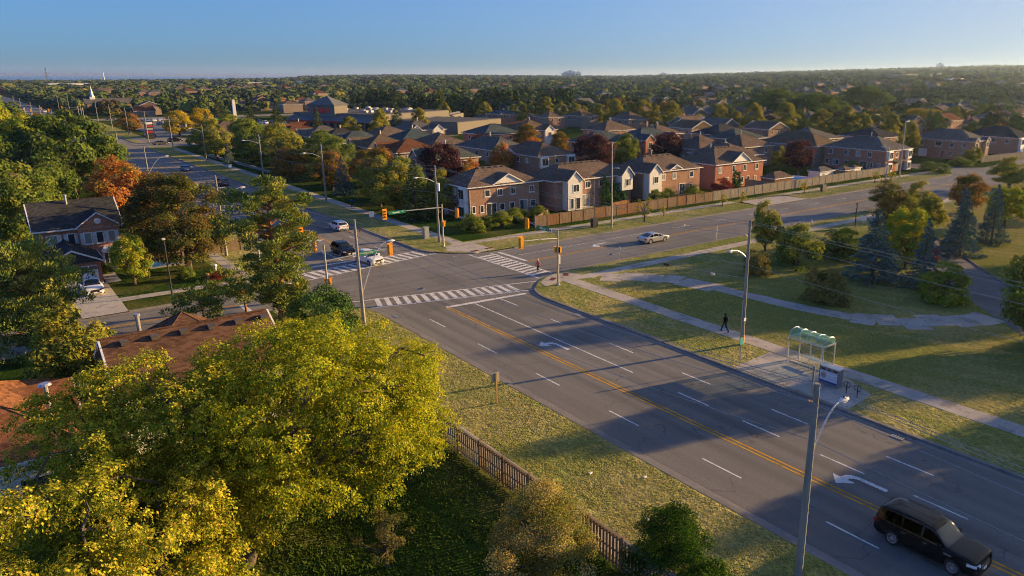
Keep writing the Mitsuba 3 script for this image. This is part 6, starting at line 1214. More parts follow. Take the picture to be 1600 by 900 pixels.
# ------------------------------------------------------------------ utility poles, street lamps, wires
PI = math.pi
root, P1 = concrete_pole('tall concrete utility pole with lamp arm standing in the grass beside the bus stop walk', 50.0, 39.4, 11.3, 0.012, 0.0); lamp_arm(root, P1, 7.95, PI, 2.0, 1.0)
i1 = [insulator(root, P1, 10.6, 0.0), insulator(root, P1, 9.9, PI), P1(11.2)]; part('conduit', root, MB().tube([P1(0, -.24, 0), P1(4.2, -.2, 0)], .05, 8), M_GALV); part('notice', root, MB().box(P1(2.5, -.02, -.19), (.3, .02, .3)), M_SIGNW); part('guard', root, MB().tube([P1(.3), P1(1.0)], .215, 10), M_SIGY)
root, P2 = concrete_pole('concrete utility pole with curved lamp arm on the grass corner beside the dark cedar', 24.5, 61.0, 11.2, -0.012, 0.0); lamp_arm(root, P2, 4.3, 0.0, 2.7, 4.6); i2 = [insulator(root, P2, 10.0, 0.0), insulator(root, P2, 10.0, PI), P2(11.1)]; part('meter_box', root, MB().box(P2(.8, .28, 0), (.2, .3, .9)), M_GREYBOX)
root, P3 = concrete_pole('nearest concrete utility pole with white lamp head at the bottom right', 26.9, 17.0, 10.05, 0.012, 0.0, 0.20, 0.13); lamp_arm(root, P3, 6.4, 0.0, 2.0, 2.2); i3 = [insulator(root, P3, 9.4, 0.5), insulator(root, P3, 9.2, PI), P3(10.0)]
part('top_pipe', root, MB().tube([P3(9.55, -.22, .1), P3(10.9, -.22, .1)], .055, 8), M_GALV)
for z in np.arange(1, 9.5, .7): part('step_hole', root, MB().box(P3(z, 0, -.195 + .006 * z), (.03, .02, .03)), M_BLACK)
root, P4 = concrete_pole('utility pole with lamp arm and transformer box at the far corner behind the signal', 49.6, 93.8, 11.0, -0.01, 0.0); lamp_arm(root, P4, 8.6, PI, 2.6, 0.9); i4 = [insulator(root, P4, 10.2, 0.0), insulator(root, P4, 10.2, PI), P4(10.9)]; part('transformer', root, MB().tube([P4(7.4, .32), P4(8.5, .32)], .25, 12), M_SIGNW)
root, P5 = concrete_pole('slim grey lamp pole standing by the wooden fence', 75.8, 86.6, 13.3, 0.0, 0.0, 0.16, 0.07, M_GALV, name='lamp_pole', cat='street lamp'); lamp_arm(root, P5, 9.2, -PI / 2, 0.9, .3)
root, P6 = concrete_pole('slim grey lamp pole on the near kerb of the cross street', 125.5, 70.2 - 1.2, 11.2, 0.0, 0.0, 0.15, 0.07, M_GALV, name='lamp_pole', cat='street lamp'); lamp_arm(root, P6, 11.0, PI / 2, 0.8, .15)
root, P7 = concrete_pole('tall lamp pole at the far kerb near the side street', 163.0, 86.4, 13.6, 0.0, 0.0, 0.16, 0.08, M_GALV, name='lamp_pole', cat='street lamp'); lamp_arm(root, P7, 13.4, 0, 1.0, .15)
root, P8 = concrete_pole('wooden pole by the house across the side street', 215.0, 100.0 - 4.5, 8.0, m=M_POLE)
root, P9 = concrete_pole('utility pole with lamp arm before the pale blue spruce', 49.7, 136.8, 10.9, -0.006, 0.0); lamp_arm(root, P9, 8.4, PI, 2.8, 1.0); i9 = [insulator(root, P9, 10.0, 0.0), P9(10.8)]
root, P10 = concrete_pole('utility pole with lamp arm further up the boulevard', 49.0, 171.0, 10.6, -0.006, 0.0); lamp_arm(root, P10, 8.4, PI, 2.8, 1.0); i10 = [insulator(root, P10, 9.8, 0.0), P10(10.5)]
root, P11 = concrete_pole('utility pole with lamp arm beside the retaining wall', 50.2, 225.0, 9.8, -0.006, 0.0); lamp_arm(root, P11, 7.8, PI, 2.8, 1.0)
root, PL1 = concrete_pole('pole with drooping cables and lamp arm behind the bronze tree', 24.0, 103.8, 10.6, -0.01, 0.0); lamp_arm(root, PL1, 5.4, 0.0, 2.6, 3.4); iL = [insulator(root, PL1, 9.6, 0.0), insulator(root, PL1, 9.6, PI), PL1(10.5)]
for sd in (-1, 1): part('cutout', root, MB().tube([PL1(8.9, sd * .9, 0), PL1(7.7, sd * .9, 0)], .05, 6), M_INSUL); part('cross_arm', root, MB().box(PL1(9.0, sd * .5, 0), (1.0, .1, .1)), M_POLE)
root, PL2 = concrete_pole('pole with long lamp arm above the orange maple', 24.0, 150.0, 10.8, -0.01, 0.0); lamp_arm(root, PL2, 6.0, 0.0, 2.8, 3.0)
prevL, prevR = PL2(10.7), P11(9.7); FARL, FARR = [PL2(10.7)], [P11(9.7)]
for i, y in enumerate((196, 242, 288, 334, 380, 424, 490, 540)):
    g = 'poles receding along the left kerb of the boulevard'; root, at = concrete_pole('concrete pole of the receding row on the left kerb of the far boulevard', 26.4, y, 10.4, -0.008, 0, .18, .11, group=g); FARL.append(at(10.3))
for i, y in enumerate((262, 300, 338, 376, 414, 470, 520, 575)):
    g = 'poles receding along the right kerb of the boulevard'; root, at = concrete_pole('concrete pole of the receding row on the right kerb of the far boulevard', 49.6, y, 10.4, -0.008, 0, .18, .11, group=g); FARR.append(at(10.3))
root = thing('lamp_post', 'thin dark lamp post on the front lawn by the side street', 'lamp post'); part('shaft', root, MB().tube([(14.5, 88.0, 0), (14.5, 88.0, 6.2)], [.09, .06], 8), M_DKMETAL); part('lamp_head', root, MB().box((14.5, 88.1, 6.25), (.3, .5, .14)), M_LAMP)
root = thing('lamp_post', 'short black lamp post by the park bushes near the cross street', 'lamp post'); part('shaft', root, MB().tube([(106.0, 62.6, 0), (106.0, 62.6, 3.9)], .08, 8), M_BLACK); part('lamp_head', root, MB().box((106.6, 62.6, 3.9), (1.3, .3, .14)), M_BLACK)
root = thing('lamp_post', 'brown lamp post at the right edge beside the park driveway', 'lamp post'); part('shaft', root, MB().tube([(93.4, 31.6, 0), (93.4, 31.6, 3.6)], .08, 8), M_DKMETAL); part('lamp_head', root, MB().box((93.4, 31.9, 3.6), (.3, .9, .14)), M_DKMETAL)
END_R = np.array([50.0, -30, 11.2]); END_L = np.array([27.2, -40, 10.2])
for off, lab in ((i1[0], 'outer'), (i1[1], 'inner')): wire('thin overhead wire above the right hand grass verge', [END_R + (off - i1[2]), off, off + np.array([-0.5, 54.5, -.3]), P9(10.2) + (off - i1[2]) * .8, P10(9.8) + (off - i1[2]) * .8, P11(8.8)], .9)
wire('thin overhead wire above the right hand grass verge', [END_R, P1(11.2), P4(10.9), P9(10.8), P10(10.5), P11(9.7)] + FARR[1:], .8)
wire('thin overhead wire above the right hand grass verge', [END_R + [0, 0, -3.6], P1(7.4), P4(7.2), P9(7.2), P10(7.0)], .9)
for q in (0, 1): wire('thin overhead wire above the left hand grass verge', [END_L + [(.5, -.5)[q], 0, -.7], i3[q], i2[q], iL[q], PL2(9.8, (.4, -.4)[q])], .9)
wire('thin overhead wire above the left hand grass verge', [END_L, P3(10.0), P2(11.1), PL1(10.5), PL2(10.7)] + FARL[1:], .8)
wire('thin overhead wire above the left hand grass verge', [END_L + [0, 0, -2.6], P3(7.3), P2(7.6), PL1(7.4), PL2(7.4)], .9)
k = thing('hanging_cable', 'cable with two small boxes slung from the corner signal to the tall utility pole', 'cable'); a_, b_ = np.array([49.1, 65.2, 6.3]), P1(6.2); t = np.linspace(0, 1, 15)[:, None]; c = a_ + (b_ - a_) * t; c[:, 2] -= 4 * .5 * t[:, 0] * (1 - t[:, 0]); part('line', k, MB().tube(c, .022, 5, False), M_WIRE); part('box', k, MB().box(c[9] - [0, 0, .1], (.25, .7, .22)), M_BLACK); part('box', k, MB().box(c[12] - [0, 0, .1], (.18, .36, .2)), M_ALU)

# ------------------------------------------------------------------ traffic signals
root, S1 = signal_pole('signal pole with two mast arms at the near right corner beside the crossing pedestrian', 49.1, 65.2, 6.5, [(5.5, PI, 4.6, .35, PI / 2, None, None), (6.05, PI / 2, 5.6, .45, PI, None, (2.6, 'Highview', 'St', 1))])
ped_signal(root, S1(4.2, -.05, .3), PI / 2, True); ped_signal(root, S1(4.2, .3, 0), PI, False); part('notice', root, MB().box(S1(2.2, .16, 0), (.02, .2, .35)), M_SIGNW); part('controller', root, MB().box(S1(3.1, .18, 0), (.16, .22, 1.0)), M_SIGNW)
root, S2 = signal_pole('signal pole at the far corner with green light, street name sign and red hand', 48.8, 91.1, 6.0, [(5.55, PI, 8.1, .15, -PI / 2, 'g', (6.6, 'Ripwater', 'St 8', 0)), (5.45, -PI / 2, 4.0, .1, PI, None, None)])
ped_signal(root, S2(3.3, .25, 0), -PI / 2, True); ped_signal(root, S2(3.3, 0, -.3), PI, True)
root, S3 = signal_pole('signal pole at the near left corner behind the dark cedar with a long sign', 26.4, 74.6, 6.3, [(4.6, 0.0, 6.9, .35, PI / 2, None, (4.6, '\u2190 Highview', 'St', 1)), (5.3, PI / 2, 2.9, .45, 0.0, None, None)])
ped_signal(root, S3(2.4, 0, .3), PI / 2, False); ped_signal(root, S3(2.4, .3, 0), 0.0, False)
root, S4 = signal_pole('signal pole at the far left corner mostly hidden by the tall pine', 23.6, 87.6, 6.3, [(5.2, 0.0, 4.6, .2, -PI / 2, None, None), (5.3, -PI / 2, 4.0, .2, 0.0, None, None)])
for i, (x, y, sx) in enumerate(((27.5, 446.0, 1), (48.0, 447.0, -1), (26.5, 470.0, 1), (48.5, 470.0, -1))):
    signal_pole('far signal pole with amber heads at the distant intersection', x, y, 6.6, [(5.6, 0 if sx > 0 else PI, 6.5, .3, -PI / 2, None, None), (5.6, PI / 2, 3.0, .2, 0 if sx < 0 else PI, None, None)], group='signals of the distant intersection')

# ------------------------------------------------------------------ signs and street furniture
post_sign('back of a small sign on a yellow wooden post in the left verge', 26.5, 42.7, 2.45, .65, .75, PI / 2, M_GREYBOX, M_POSTW, r=.06, square=True)
post_sign('white rectangular sign on a post in the far right verge beyond the crossing', 47.2, 111.0, 2.4, .75, .95, -PI / 2)
post_sign('white rectangular sign further up the right verge', 47.2, 189.8, 2.6, .7, .9, -PI / 2)
post_sign('teal bus stop sign on a thin pole beside the bus pad', 46.0, 36.3, 2.5, .42, .62, -PI / 2, prin('bus_teal', (0.10, 0.42, 0.36), .4))
post_sign('plain sign post on the near kerb of the cross street', 80.8, 69.4, 2.4, .12, 1.8, -PI / 2, M_GALV)
post_sign('small sign on a thin post at the near kerb before the silver car', 62.1, 69.3, 1.95, .3, .45, PI)
post_sign('white marker post at the park driveway mouth', 100.6, 66.9, 1.3, .3, .7, PI, M_SIGNW)
post_sign('thin sign post near the driveway apron on the far verge', 129.1, 86.8, 2.7, .25, .4, PI)
post_sign('white and green sign by the short black lamp post', 107.2, 62.0, 1.9, 1.1, .8, PI, M_SIGNW)
k = thing('utility_cabinet', 'grey green utility cabinet on the verge by the far corner walk', 'cabinet'); part('case', k, MB().box((49.4, 97.4, .92), (.75, .62, 1.6)), M_GREYBOX); part('roof_cap', k, MB().box((49.4, 97.4, 1.75), (.85, .72, .08)), M_GREYBOX); part('door', k, MB().box((49.4, 97.08, .95), (.62, .02, 1.35)), M_GREYBOX); part('plinth', k, MB().box((49.4, 97.4, .1), (1.0, .85, .12)), M_CONCB)
k = thing('mail_box', 'dark mailbox cluster on the verge before the wooden fence', 'mailbox'); part('case', k, MB().box((73.7, 88.3, .95), (1.1, .6, 1.3)), M_DKMETAL); part('foot', k, MB().box((73.7, 88.3, .2), (.8, .4, .25)), M_BLACK)
for i in range(3): part('door', k, MB().box((73.35 + .35 * i, 87.98, 1.0), (.3, .03, 1.0)), M_DKMETAL)
k = thing('mail_box', 'dark mailbox cluster on the far verge right of the driveway apron', 'mailbox'); part('case', k, MB().box((135.3, 88.0, .95), (1.3, .6, 1.3)), M_DKMETAL); part('foot', k, MB().box((135.3, 88.0, .2), (1.0, .4, .25)), M_BLACK)
# bus shelter
M_PANE = mat('shelter_pane', {'type': 'thindielectric', 'int_ior': 1.55, 'specular_transmittance': rgb(0.80, 0.88, 0.84)}); M_TINT = mat('shelter_tint', {'type': 'principledthin', 'base_color': rgb(0.55, 0.85, 0.74), 'roughness': 0.06, 'spec_trans': 0.86, 'diff_trans': 1.0, 'eta': 1.4})
k = k_sh = thing('bus_shelter', 'glass bus shelter with arched green tinted roof', 'bus shelter'); X0, X1, Y0, Y1, HZ = 49.55, 51.15, 30.9, 34.2, 2.25
for x in (X0, X1):
    for y in (Y0, Y1): part('post', k, MB().box((x, y, HZ / 2 + .13), (.09, .09, HZ)), M_ALU)
for x in (X0, X1): part('beam', k, MB().box((x, (Y0 + Y1) / 2, HZ + .13), (.10, Y1 - Y0 + .1, .12)), M_ALU)
for y in (Y0, Y1): part('beam', k, MB().box(((X0 + X1) / 2, y, HZ + .13), (X1 - X0 - .1, .10, .12)), M_ALU)
aa = np.linspace(0, PI, 13); xm, rx = (X0 + X1) / 2, (X1 - X0) / 2
ys = np.linspace(Y0, Y1, 5)
for y in ys: part('rib', k, MB().tube([(xm - rx * math.cos(q), y, HZ + .2 + .62 * math.sin(q)) for q in aa], .03, 6), M_ALU)
for i in range(4):
    v = [(xm - rx * math.cos(q), y, HZ + .2 + .62 * math.sin(q)) for q in aa for y in (ys[i] + .03, ys[i + 1] - .03)]
    part('roof_pane', k, (np.array(v), np.array([[2 * j, 2 * j + 1, 2 * j + 3, 2 * j + 2] for j in range(12)])), M_TINT)
for y in (Y0, Y1): part('end_arch', k, MB().poly([(xm - rx * math.cos(q), y, HZ + .2 + .6 * math.sin(q)) for q in aa]), M_TINT)
for i in range(3): part('back_pane', k, MB().poly([(X1, Y0 + .05 + 1.09 * i, .35), (X1, Y0 + 1.1 + 1.09 * i, .35), (X1, Y0 + 1.1 + 1.09 * i, HZ), (X1, Y0 + .05 + 1.09 * i, HZ)]), M_PANE)
for y in (Y0, Y1): part('side_pane', k, MB().poly([(X0 + .06, y, .35), (X1 - .06, y, .35), (X1 - .06, y, HZ), (X0 + .06, y, HZ)]), M_PANE)
part('front_pane', k, MB().poly([(X0, Y0 + .05, .35), (X0, Y0 + 2.0, .35), (X0, Y0 + 2.0, HZ), (X0, Y0 + .05, HZ)]), M_PANE)
for i in range(14): part('dot_strip', k, MB().box((X1 - .01, Y0 + .2 + .225 * i, 1.45), (.012, .15, .07)), M_SIGY if i % 3 else M_SIGNW)
for i in range(8): part('dot_strip', k, MB().box((X0 - .012, Y0 + .15 + .23 * i, 1.45), (.012, .15, .07)), M_SIGY if i % 3 else M_SIGNW)
bk = part('bench', k, MB().box((50.8, 32.3, .6), (.4, 1.9, .05)), M_ALU)
for y in (31.6, 33.0): part('leg', bk, MB().box((50.8, y, .36), (.06, .06, .45)), M_ALU)
# advertising bin
k = thing('litter_bin', 'boxy street bin with a framed poster on its road side', 'bin'); m4 = rigid(48.15, 29.25, .13, 0.0)
part('case', k, MB().box((0.1, 0, .72), (.62, 1.7, 1.44)).moved(m4), prin('bin_grey', (0.20, 0.20, 0.20), .5)); part('lid', k, MB().box((0.1, 0, 1.47), (.70, 1.78, .06)).moved(m4), M_ALU)
for y in (-.52, 0, .52): part('slot', k, MB().box((-.215, y, 1.28), (.02, .32 if y else .16, .12)).moved(m4), M_BLACK)
ps = part('poster', k, MB().box((-.218, 0, .68), (.02, 1.5, .92)).moved(m4), prin('poster_pale', (0.55, 0.62, 0.70), .5))
part('poster_band', ps, MB().box((-.230, 0, .28), (.006, 1.5, .16)).moved(m4), prin('poster_blue', (0.02, 0.06, 0.28), .5)); part('poster_figure', ps, MB().tube([(-.229, .45, .78), (-.234, .45, .78)], .24, 14).moved(m4), prin('poster_tan', (0.45, 0.30, 0.24), .5)); part('poster_bar', ps, MB().box((-.230, -.2, .9), (.006, .7, .07)).box((-.230, -.15, .72), (.006, .5, .05)).moved(m4), M_SIGNW)
for i, (x, y) in enumerate(((47.7, 27.5), (47.7, 26.6))):
    k = thing('bike_stand', f'{("left", "right")[i]} grey ring bicycle stand on the bus pad', 'bike rack', 'bicycle stands'); part('post', k, MB().tube([(x, y, .13), (x, y, 1.05)], .035, 8), M_DKMETAL); part('ring', k, MB().tube([(x + .0, y + .26 * math.cos(q), .85 + .26 * math.sin(q)) for q in np.linspace(0, 2 * PI, 20)], .025, 6, False), M_DKMETAL)
for i in range(4):
    for x in (X0, X1): part('mullion', k_sh, MB().box((x, Y0 + 1.09 * i + .03, 1.25), (.045, .045, 2.1)), M_ALU)
for x, lab in ((X1, 0), (X0, 1)): part('rail', k_sh, MB().box((x, Y0 + (1.65 if not lab else 1.0), .40), (.05, 3.2 if not lab else 1.9, .06)), M_ALU)
for i, (x, y, lab) in enumerate([(44.2, 55.5, 'iron storm drain grate by the right kerb near the stop line'), (44.3, 21.5, 'iron storm drain grate by the right kerb below the bus pad'), (30.0, 66.4, 'iron storm drain grate at the left corner of the crosswalk'), (47.0, 89.3 - 4.3, 'iron storm drain grate at the far corner')]):
    k = thing('storm_drain', lab, 'drain', 'storm drains'); part('frame', k, MB().box((x, y, .008), (.62, .95, .02)), M_DKMETAL)
    for q in range(5): part('bar', k, MB().box((x, y - .36 + .18 * q, .022), (.5, .09, .012)), M_GREYBOX)
for i, (x, y, lab) in enumerate([(13.6, 79.2, 'round manhole cover on the side street'), (36.5, 74.0, 'round manhole cover in the middle of the intersection'), (64.0, 73.2, 'round manhole cover on the cross street')]):
    k = thing('manhole_cover', lab, 'manhole', 'manhole covers'); part('lid', k, MB().tube([(x, y, -.02), (x, y, .012)], .36, 18), M_DKMETAL); part('ring', k, MB().tube([(x + .4 * math.cos(q), y + .4 * math.sin(q), .004) for q in np.linspace(0, 2 * PI, 19)], .03, 4, False), M_GREYBOX)
# garden things
for i, (x, y, mm, lab) in enumerate([(20.8, 96.2, M_SIGNW, 'white stone garden urn under the bronze tree'), (12.9, 108.2 - 4.4, M_SIGNW, 'white garden ornament beside the bay window'), (19.0, 92.0, M_POSTW, 'small red garden lantern by the flower bed')]):
    k = thing('garden_ornament', lab, 'ornament'); part('pedestal', k, MB().tube([(x, y, .1), (x, y, .3), (x, y, .55)], [.2, .11, .13], 10), mm); part('bowl', k, MB().tube([(x, y, .55), (x, y, .75), (x, y, .95)], [.1, .26, .2], 12), mm)
k = thing('swimming_pool', 'round above ground pool with blue water behind the fence', 'pool'); part('wall', k, MB().tube([(141.9, 99.6, 0), (141.9, 99.6, 1.2)], 3.2, 28, False), M_SIDING); part('water', k, MB().tube([(141.9, 99.6, 1.02), (141.9, 99.6, 1.06)], 3.16, 28), prin('pool_water', (0.03, 0.22, 0.55), .05)); part('rim', k, MB().tube([(141.9 + 3.2 * math.cos(q), 99.6 + 3.2 * math.sin(q), 1.22) for q in np.linspace(0, 2 * PI, 29)], .12, 5, False), M_WHITE)
h = House('white garden shed behind the grey fence panels', 149.6, 155.0, 98.5, 101.6, 2.1, .9, M_SIDING, RF['grey'], 'x', 1.0, .25, fine=False, name='garden_shed', cat='shed'); h.win('S', 1.5, 1.3, .6, .5, 1)
h = House('small brown shed beside the white one', 157.5, 160.5, 97.0, 99.6, 2.0, .9, M_WOODB, RF['brown'], 'x', 1, .25, fine=False, name='garden_shed', cat='shed')
h = House('pale cream play hut with flat top behind the grey fence', 161.8, 164.6, 97.2, 99.6, 2.3, .5, M_SIDING, RF['tan'], 'x', 1, .2, fine=False, name='garden_shed', cat='shed')
h = House('low brown pergola roof behind the fence by the burgundy shrub', 130.0, 136.0, 96.4, 100.0, 2.3, 1.2, M_WOODB, RF['brown'], 'x', 1, .3, fine=False, name='gazebo', cat='gazebo')
k = thing('swimming_pool', 'blue pool corner glimpsed beside the shuttered house', 'pool'); part('rim', k, MB().box((17.0, 103.6, .15), (4.2, 3.2, .2)), M_CONCB); part('water', k, MB().box((17.0, 103.6, .2), (3.6, 2.6, .14)), scene['_pw'] if '_pw' in scene else 'mat_pool_water')

# ------------------------------------------------------------------ vehicles
BLK, WHT, SIL, NVY, DGR, BLU, REDP = paint('paint_black', (0.006, 0.006, 0.007), .12), paint('paint_white', (0.74, 0.74, 0.74), .25), paint('paint_silver', (0.50, 0.51, 0.52), .28, .55), paint('paint_navy', (0.015, 0.03, 0.075), .2), paint('paint_grey', (0.09, 0.095, 0.10), .25, .3), paint('paint_blue', (0.03, 0.12, 0.30), .2, .2), paint('paint_red', (0.38, 0.02, 0.02), .22)
r_ = car('car', 'large glossy black suv driving down the near lanes', 'suv', BLK, 33.85, 14.05, -PI / 2, cat='suv')
o = CARS['suv']; m4 = rigid(33.85, 14.05, .005, -PI / 2)
side_ = car_shape('suv')['side']
for sd in (-1, 1):
    part('chrome_strip', r_, MB().tube([side_(x_, .03, sd, .012) for x_ in np.linspace(1.05, -2.15, 12)], .014, 5, False).moved(m4), M_CHROME)
    part('chrome_frame', r_, MB().tube([side_(-2.15, .03, sd, .014), side_(-2.11, .5, sd, .014), side_(-1.98, .93, sd, .014)] + [side_(x_, .95, sd, .014) for x_ in np.linspace(-1.6, .35, 7)], .014, 5, False).moved(m4), M_CHROME)
    part('fender_vent', r_, MB().box((1.25, sd * 1.005, .98), (.38, .03, .09)).moved(m4), M_CHROME)
for i in range(7): part('roof_groove', r_, MB().box((-.85, -.45 + .15 * i, 1.912 - .012 * abs(i - 3)), (2.3, .02, .012)).moved(m4), M_BLACK)
part('windshield_trim', r_, MB().tube([(.47, y_, 1.80 - .09 * (y_ / .78) ** 2) for y_ in np.linspace(-.78, .78, 9)], .018, 5, False).moved(m4), M_CHROME)
for z in (.68, .76, .86): part('grille_bar', r_, MB().box((2.655, 0, z), (.03, .86, .025)).moved(m4), M_CHROME)
car('car', 'black crossover waiting at the far stop line', 'crossover', BLK, 36.3, 95.6, -PI / 2, cat='suv'); car('car', 'white crossover rolling over the far crosswalk', 'crossover', WHT, 37.0, 88.9, -PI / 2 + .12, cat='suv')
car('car', 'white hatchback driving away past the far crossing', 'hatch', WHT, 42.2, 112.0, PI / 2); car('car', 'silver coupe driving off along the cross street', 'coupe', SIL, 74.1, 75.4, 0.0); car('car', 'bluish small car farthest up the near boulevard', 'hatch', BLU, 41.0, 205.5, PI / 2); car('car', 'dark crossover driving away halfway up the boulevard', 'crossover', DGR, 41.2, 173.5, PI / 2, cat='suv')
car('car', 'white suv parked nose out on the driveway of the shuttered house', 'crossover', WHT, 8.1, 95.0, -PI / 2 + .03, cat='suv')
pc_ = np.random.default_rng(5); PNT = [BLK, WHT, SIL, NVY, DGR, BLU, REDP, WHT, SIL]
car('car', 'dark sedan turning at the plaza entrance', 'coupe', DGR, 51.0, 287.5, 0.1); car('car', 'black crossover by the plaza sign', 'crossover', BLK, 57.0, 296.0, 0.2, cat='suv'); car('car', 'white hatchback beyond the plaza sign', 'hatch', WHT, 55.5, 330.0, PI)
for i in range(4): car('car', f'{("dark", "white", "silver", "dark blue")[i]} car in the short row parked beside the boulevard walk', ('crossover', 'coupe', 'hatch', 'crossover')[i], (BLK, WHT, SIL, NVY)[i], 60.0 - 2.6 * 0 + .5 * i, 281.0 - 3.0 * i, 0.15, group='cars parked beside the boulevard walk', detail=False)
def far_car(label, kind, mp, x, y, hd, group):
    c, o_ = CARS[kind], car_shape(kind); root = thing('car', label, 'car', group); m4 = rigid(x, y, .14, hd); tm = o_['body'].to_mesh(); v = np.array(tm.vert_properties[:, :3]); put(key('body', root), (v @ m4[:3, :3].T + m4[:3, 3], np.array(tm.tri_verts)), mp, 28)
    gm = MB()
    for mb in o_['side_window']: gm.add(*mb.mesh())
    gm.add(*o_['windshield'].mesh()); gm.add(*o_['rear_window'].mesh()); put(key('glass', root), gm.moved(m4), M_CARGLASS)
    for wx in (-1, 1):
        for sd in (-1, 1): put(key('wheel', root), MB().tube([(wx * c['wb'] / 2, sd * (c['W'] / 2 - .2), c['R']), (wx * c['wb'] / 2, sd * (c['W'] / 2 - .02), c['R'])], c['R'], 10).moved(m4), M_RUBBER)
nm = {BLK: 'black', WHT: 'white', SIL: 'silver', NVY: 'navy', DGR: 'grey', BLU: 'blue', REDP: 'red'}
for row in range(6):
    for i in range(15):
        if pc_.uniform() < .18: continue
        mp = PNT[pc_.integers(len(PNT))]; x, y = 68 + 3.0 * i + row * 1.2, 424 - 15 * row + 1.0 * i
        if row > 3 and i < 6: continue
        if row > 4 and i < 12: continue
        far_car(f'{nm[mp]} car in the crowded supermarket parking lot', ('crossover', 'hatch', 'coupe')[pc_.integers(3)], mp, x, y, PI / 2 + (PI if pc_.uniform() < .5 else 0), f'{nm[mp]} cars in the supermarket lot')
for i, (x, y) in enumerate(((33.0, 330), (40.5, 405), (34.0, 425), (41.5, 352), (60, 456), (12, 459), (33.5, 520), (41.0, 560))): far_car('distant car driving on the far boulevard', ('crossover', 'hatch', 'coupe')[i % 3], PNT[i % 9], x, y, PI / 2 if i not in (4, 5) else 0, 'distant cars on the far boulevard')

# ------------------------------------------------------------------ people
person('pedestrian in a coral top and dark trousers stepping onto the crosswalk with a white cap', 50.9, 71.6, PI, 1.66, M_SKIN, M_CORAL, M_NAVY, M_SHOE, M_GREYH, .5, .3, cap=M_SIGNW, z=0.012)
person('person in a black hooded jacket and jeans striding along the shaded sidewalk', 51.45, 42.6, -PI / 2 - .2 + PI, 1.75, M_SKIND, M_BLKCL, M_JEAN, M_BLKCL, M_DKHAIR, .9, .8, bag=M_BLKCL)
person('person in a bright blue top walking on the far boulevard sidewalk', 51.6, 129.5, PI / 2, 1.7, M_SKIN, M_BLUECL, M_NAVY, M_BLKCL, M_DKHAIR, .4, .3)
person('tiny figure in teal beside the retaining wall', 51.2, 229.0, PI / 2, 1.7, M_SKIN, diff('teal_cloth', (.05, .25, .25)), M_NAVY, M_BLKCL, M_DKHAIR, .4, .3)

# ------------------------------------------------------------------ litter and grass tufts
for i, (x, y, mm, lab) in enumerate([(25.3, 30.6, M_SIGNW, 'scrap of white paper on the left verge'), (27.5, 28.2, M_SIGNW, 'second scrap of white paper nearer the kerb'), (24.6, 24.9, M_SIGNW, 'scrap of paper low on the left verge'), (30.6, 19.4, prin('litter_pink', (.45, .2, .35), .5), 'pinkish litter on the road by the kerb'), (83.6, 80.8, M_SIGY, 'small orange debris on the cross street'), (86.5, 81.1, M_SIGY, 'second small orange debris on the cross street')]):
    z = .01 if i > 2 else .15; put(thing('litter', lab, 'litter'), MB().hexa([(x, y, z), (x + .22, y + .03, z), (x + .2, y + .2, z + .02), (x - .02, y + .16, z), (x + .03, y + .03, z + .06), (x + .2, y + .06, z + .09), (x + .17, y + .17, z + .05), (x + .02, y + .13, z + .07)]), mm)
def tufts(name, label, geom, n, size, cols, seed):
    r = np.random.default_rng(seed); b = geom.bounds; P = []
    while len(P) < n:
        q = r.uniform((b[0], b[1]), (b[2], b[3]), (n * 2, 2)); inside = shapely.contains_xy(geom, q[:, 0], q[:, 1]); w = meshkit.fbm(np.column_stack([q * .8, 0 * q[:, :1]]), 3, seed)
        P += list(q[inside & (r.uniform(size=len(q)) < np.clip(2.4 * w - .5, .1, 1))])
    P = np.array(P[:n]); P = np.column_stack([P, np.full(n, .12)]); s = size * r.uniform(.5, 1.4, n); a = r.uniform(0, 2 * np.pi, n); d = np.column_stack([np.cos(a), np.sin(a), 0 * a]); o = np.column_stack([np.cos(a + 1.6), np.sin(a + 1.6), 0 * a]) * r.normal(0, .6, (n, 1))
    v = np.stack([P - d * (s * .45)[:, None], P + d * (s * .45)[:, None], P + (o * s[:, None]) + np.column_stack([0 * s, 0 * s, s * .8])], 1).reshape(-1, 3)
    k = key(name); put(k, (v, np.arange(3 * n).reshape(-1, 3)), M_LEAF, False, np.repeat(np.clip(np.asarray(cols)[r.integers(0, len(cols), n)] * (1 + r.normal(0, .18, (n, 1))), .01, .6), 3, 0)); labels[k] = {'kind': 'stuff', 'label': label, 'category': 'grass'}
DRY = [(.52, .45, .18), (.60, .49, .21), (.40, .42, .11), (.30, .37, .08), (.56, .47, .2)]
v_l = sbox(22.7, 10, 28.8, 70).difference(HARD); v_r = unary_union([sbox(45.4, 10, 50.4, 62), sbox(52.6, 12, 62, 62)]).difference(HARD)
tufts('verge_grass', 'dry tufted grass on the left verge', v_l, 40000, .07, DRY, 51); tufts('verge_grass', 'mown grass of the right verge and park edge', v_r, 35000, .055, [(.38, .42, .09), (.50, .47, .12), (.62, .51, .19)], 52)
tufts('lawn_grass', 'dark unmown grass of the back yard', sbox(4, 18, 20.2, 46), 45000, .12, [(.06, .12, .02), (.09, .15, .025), (.13, .17, .035)], 53)
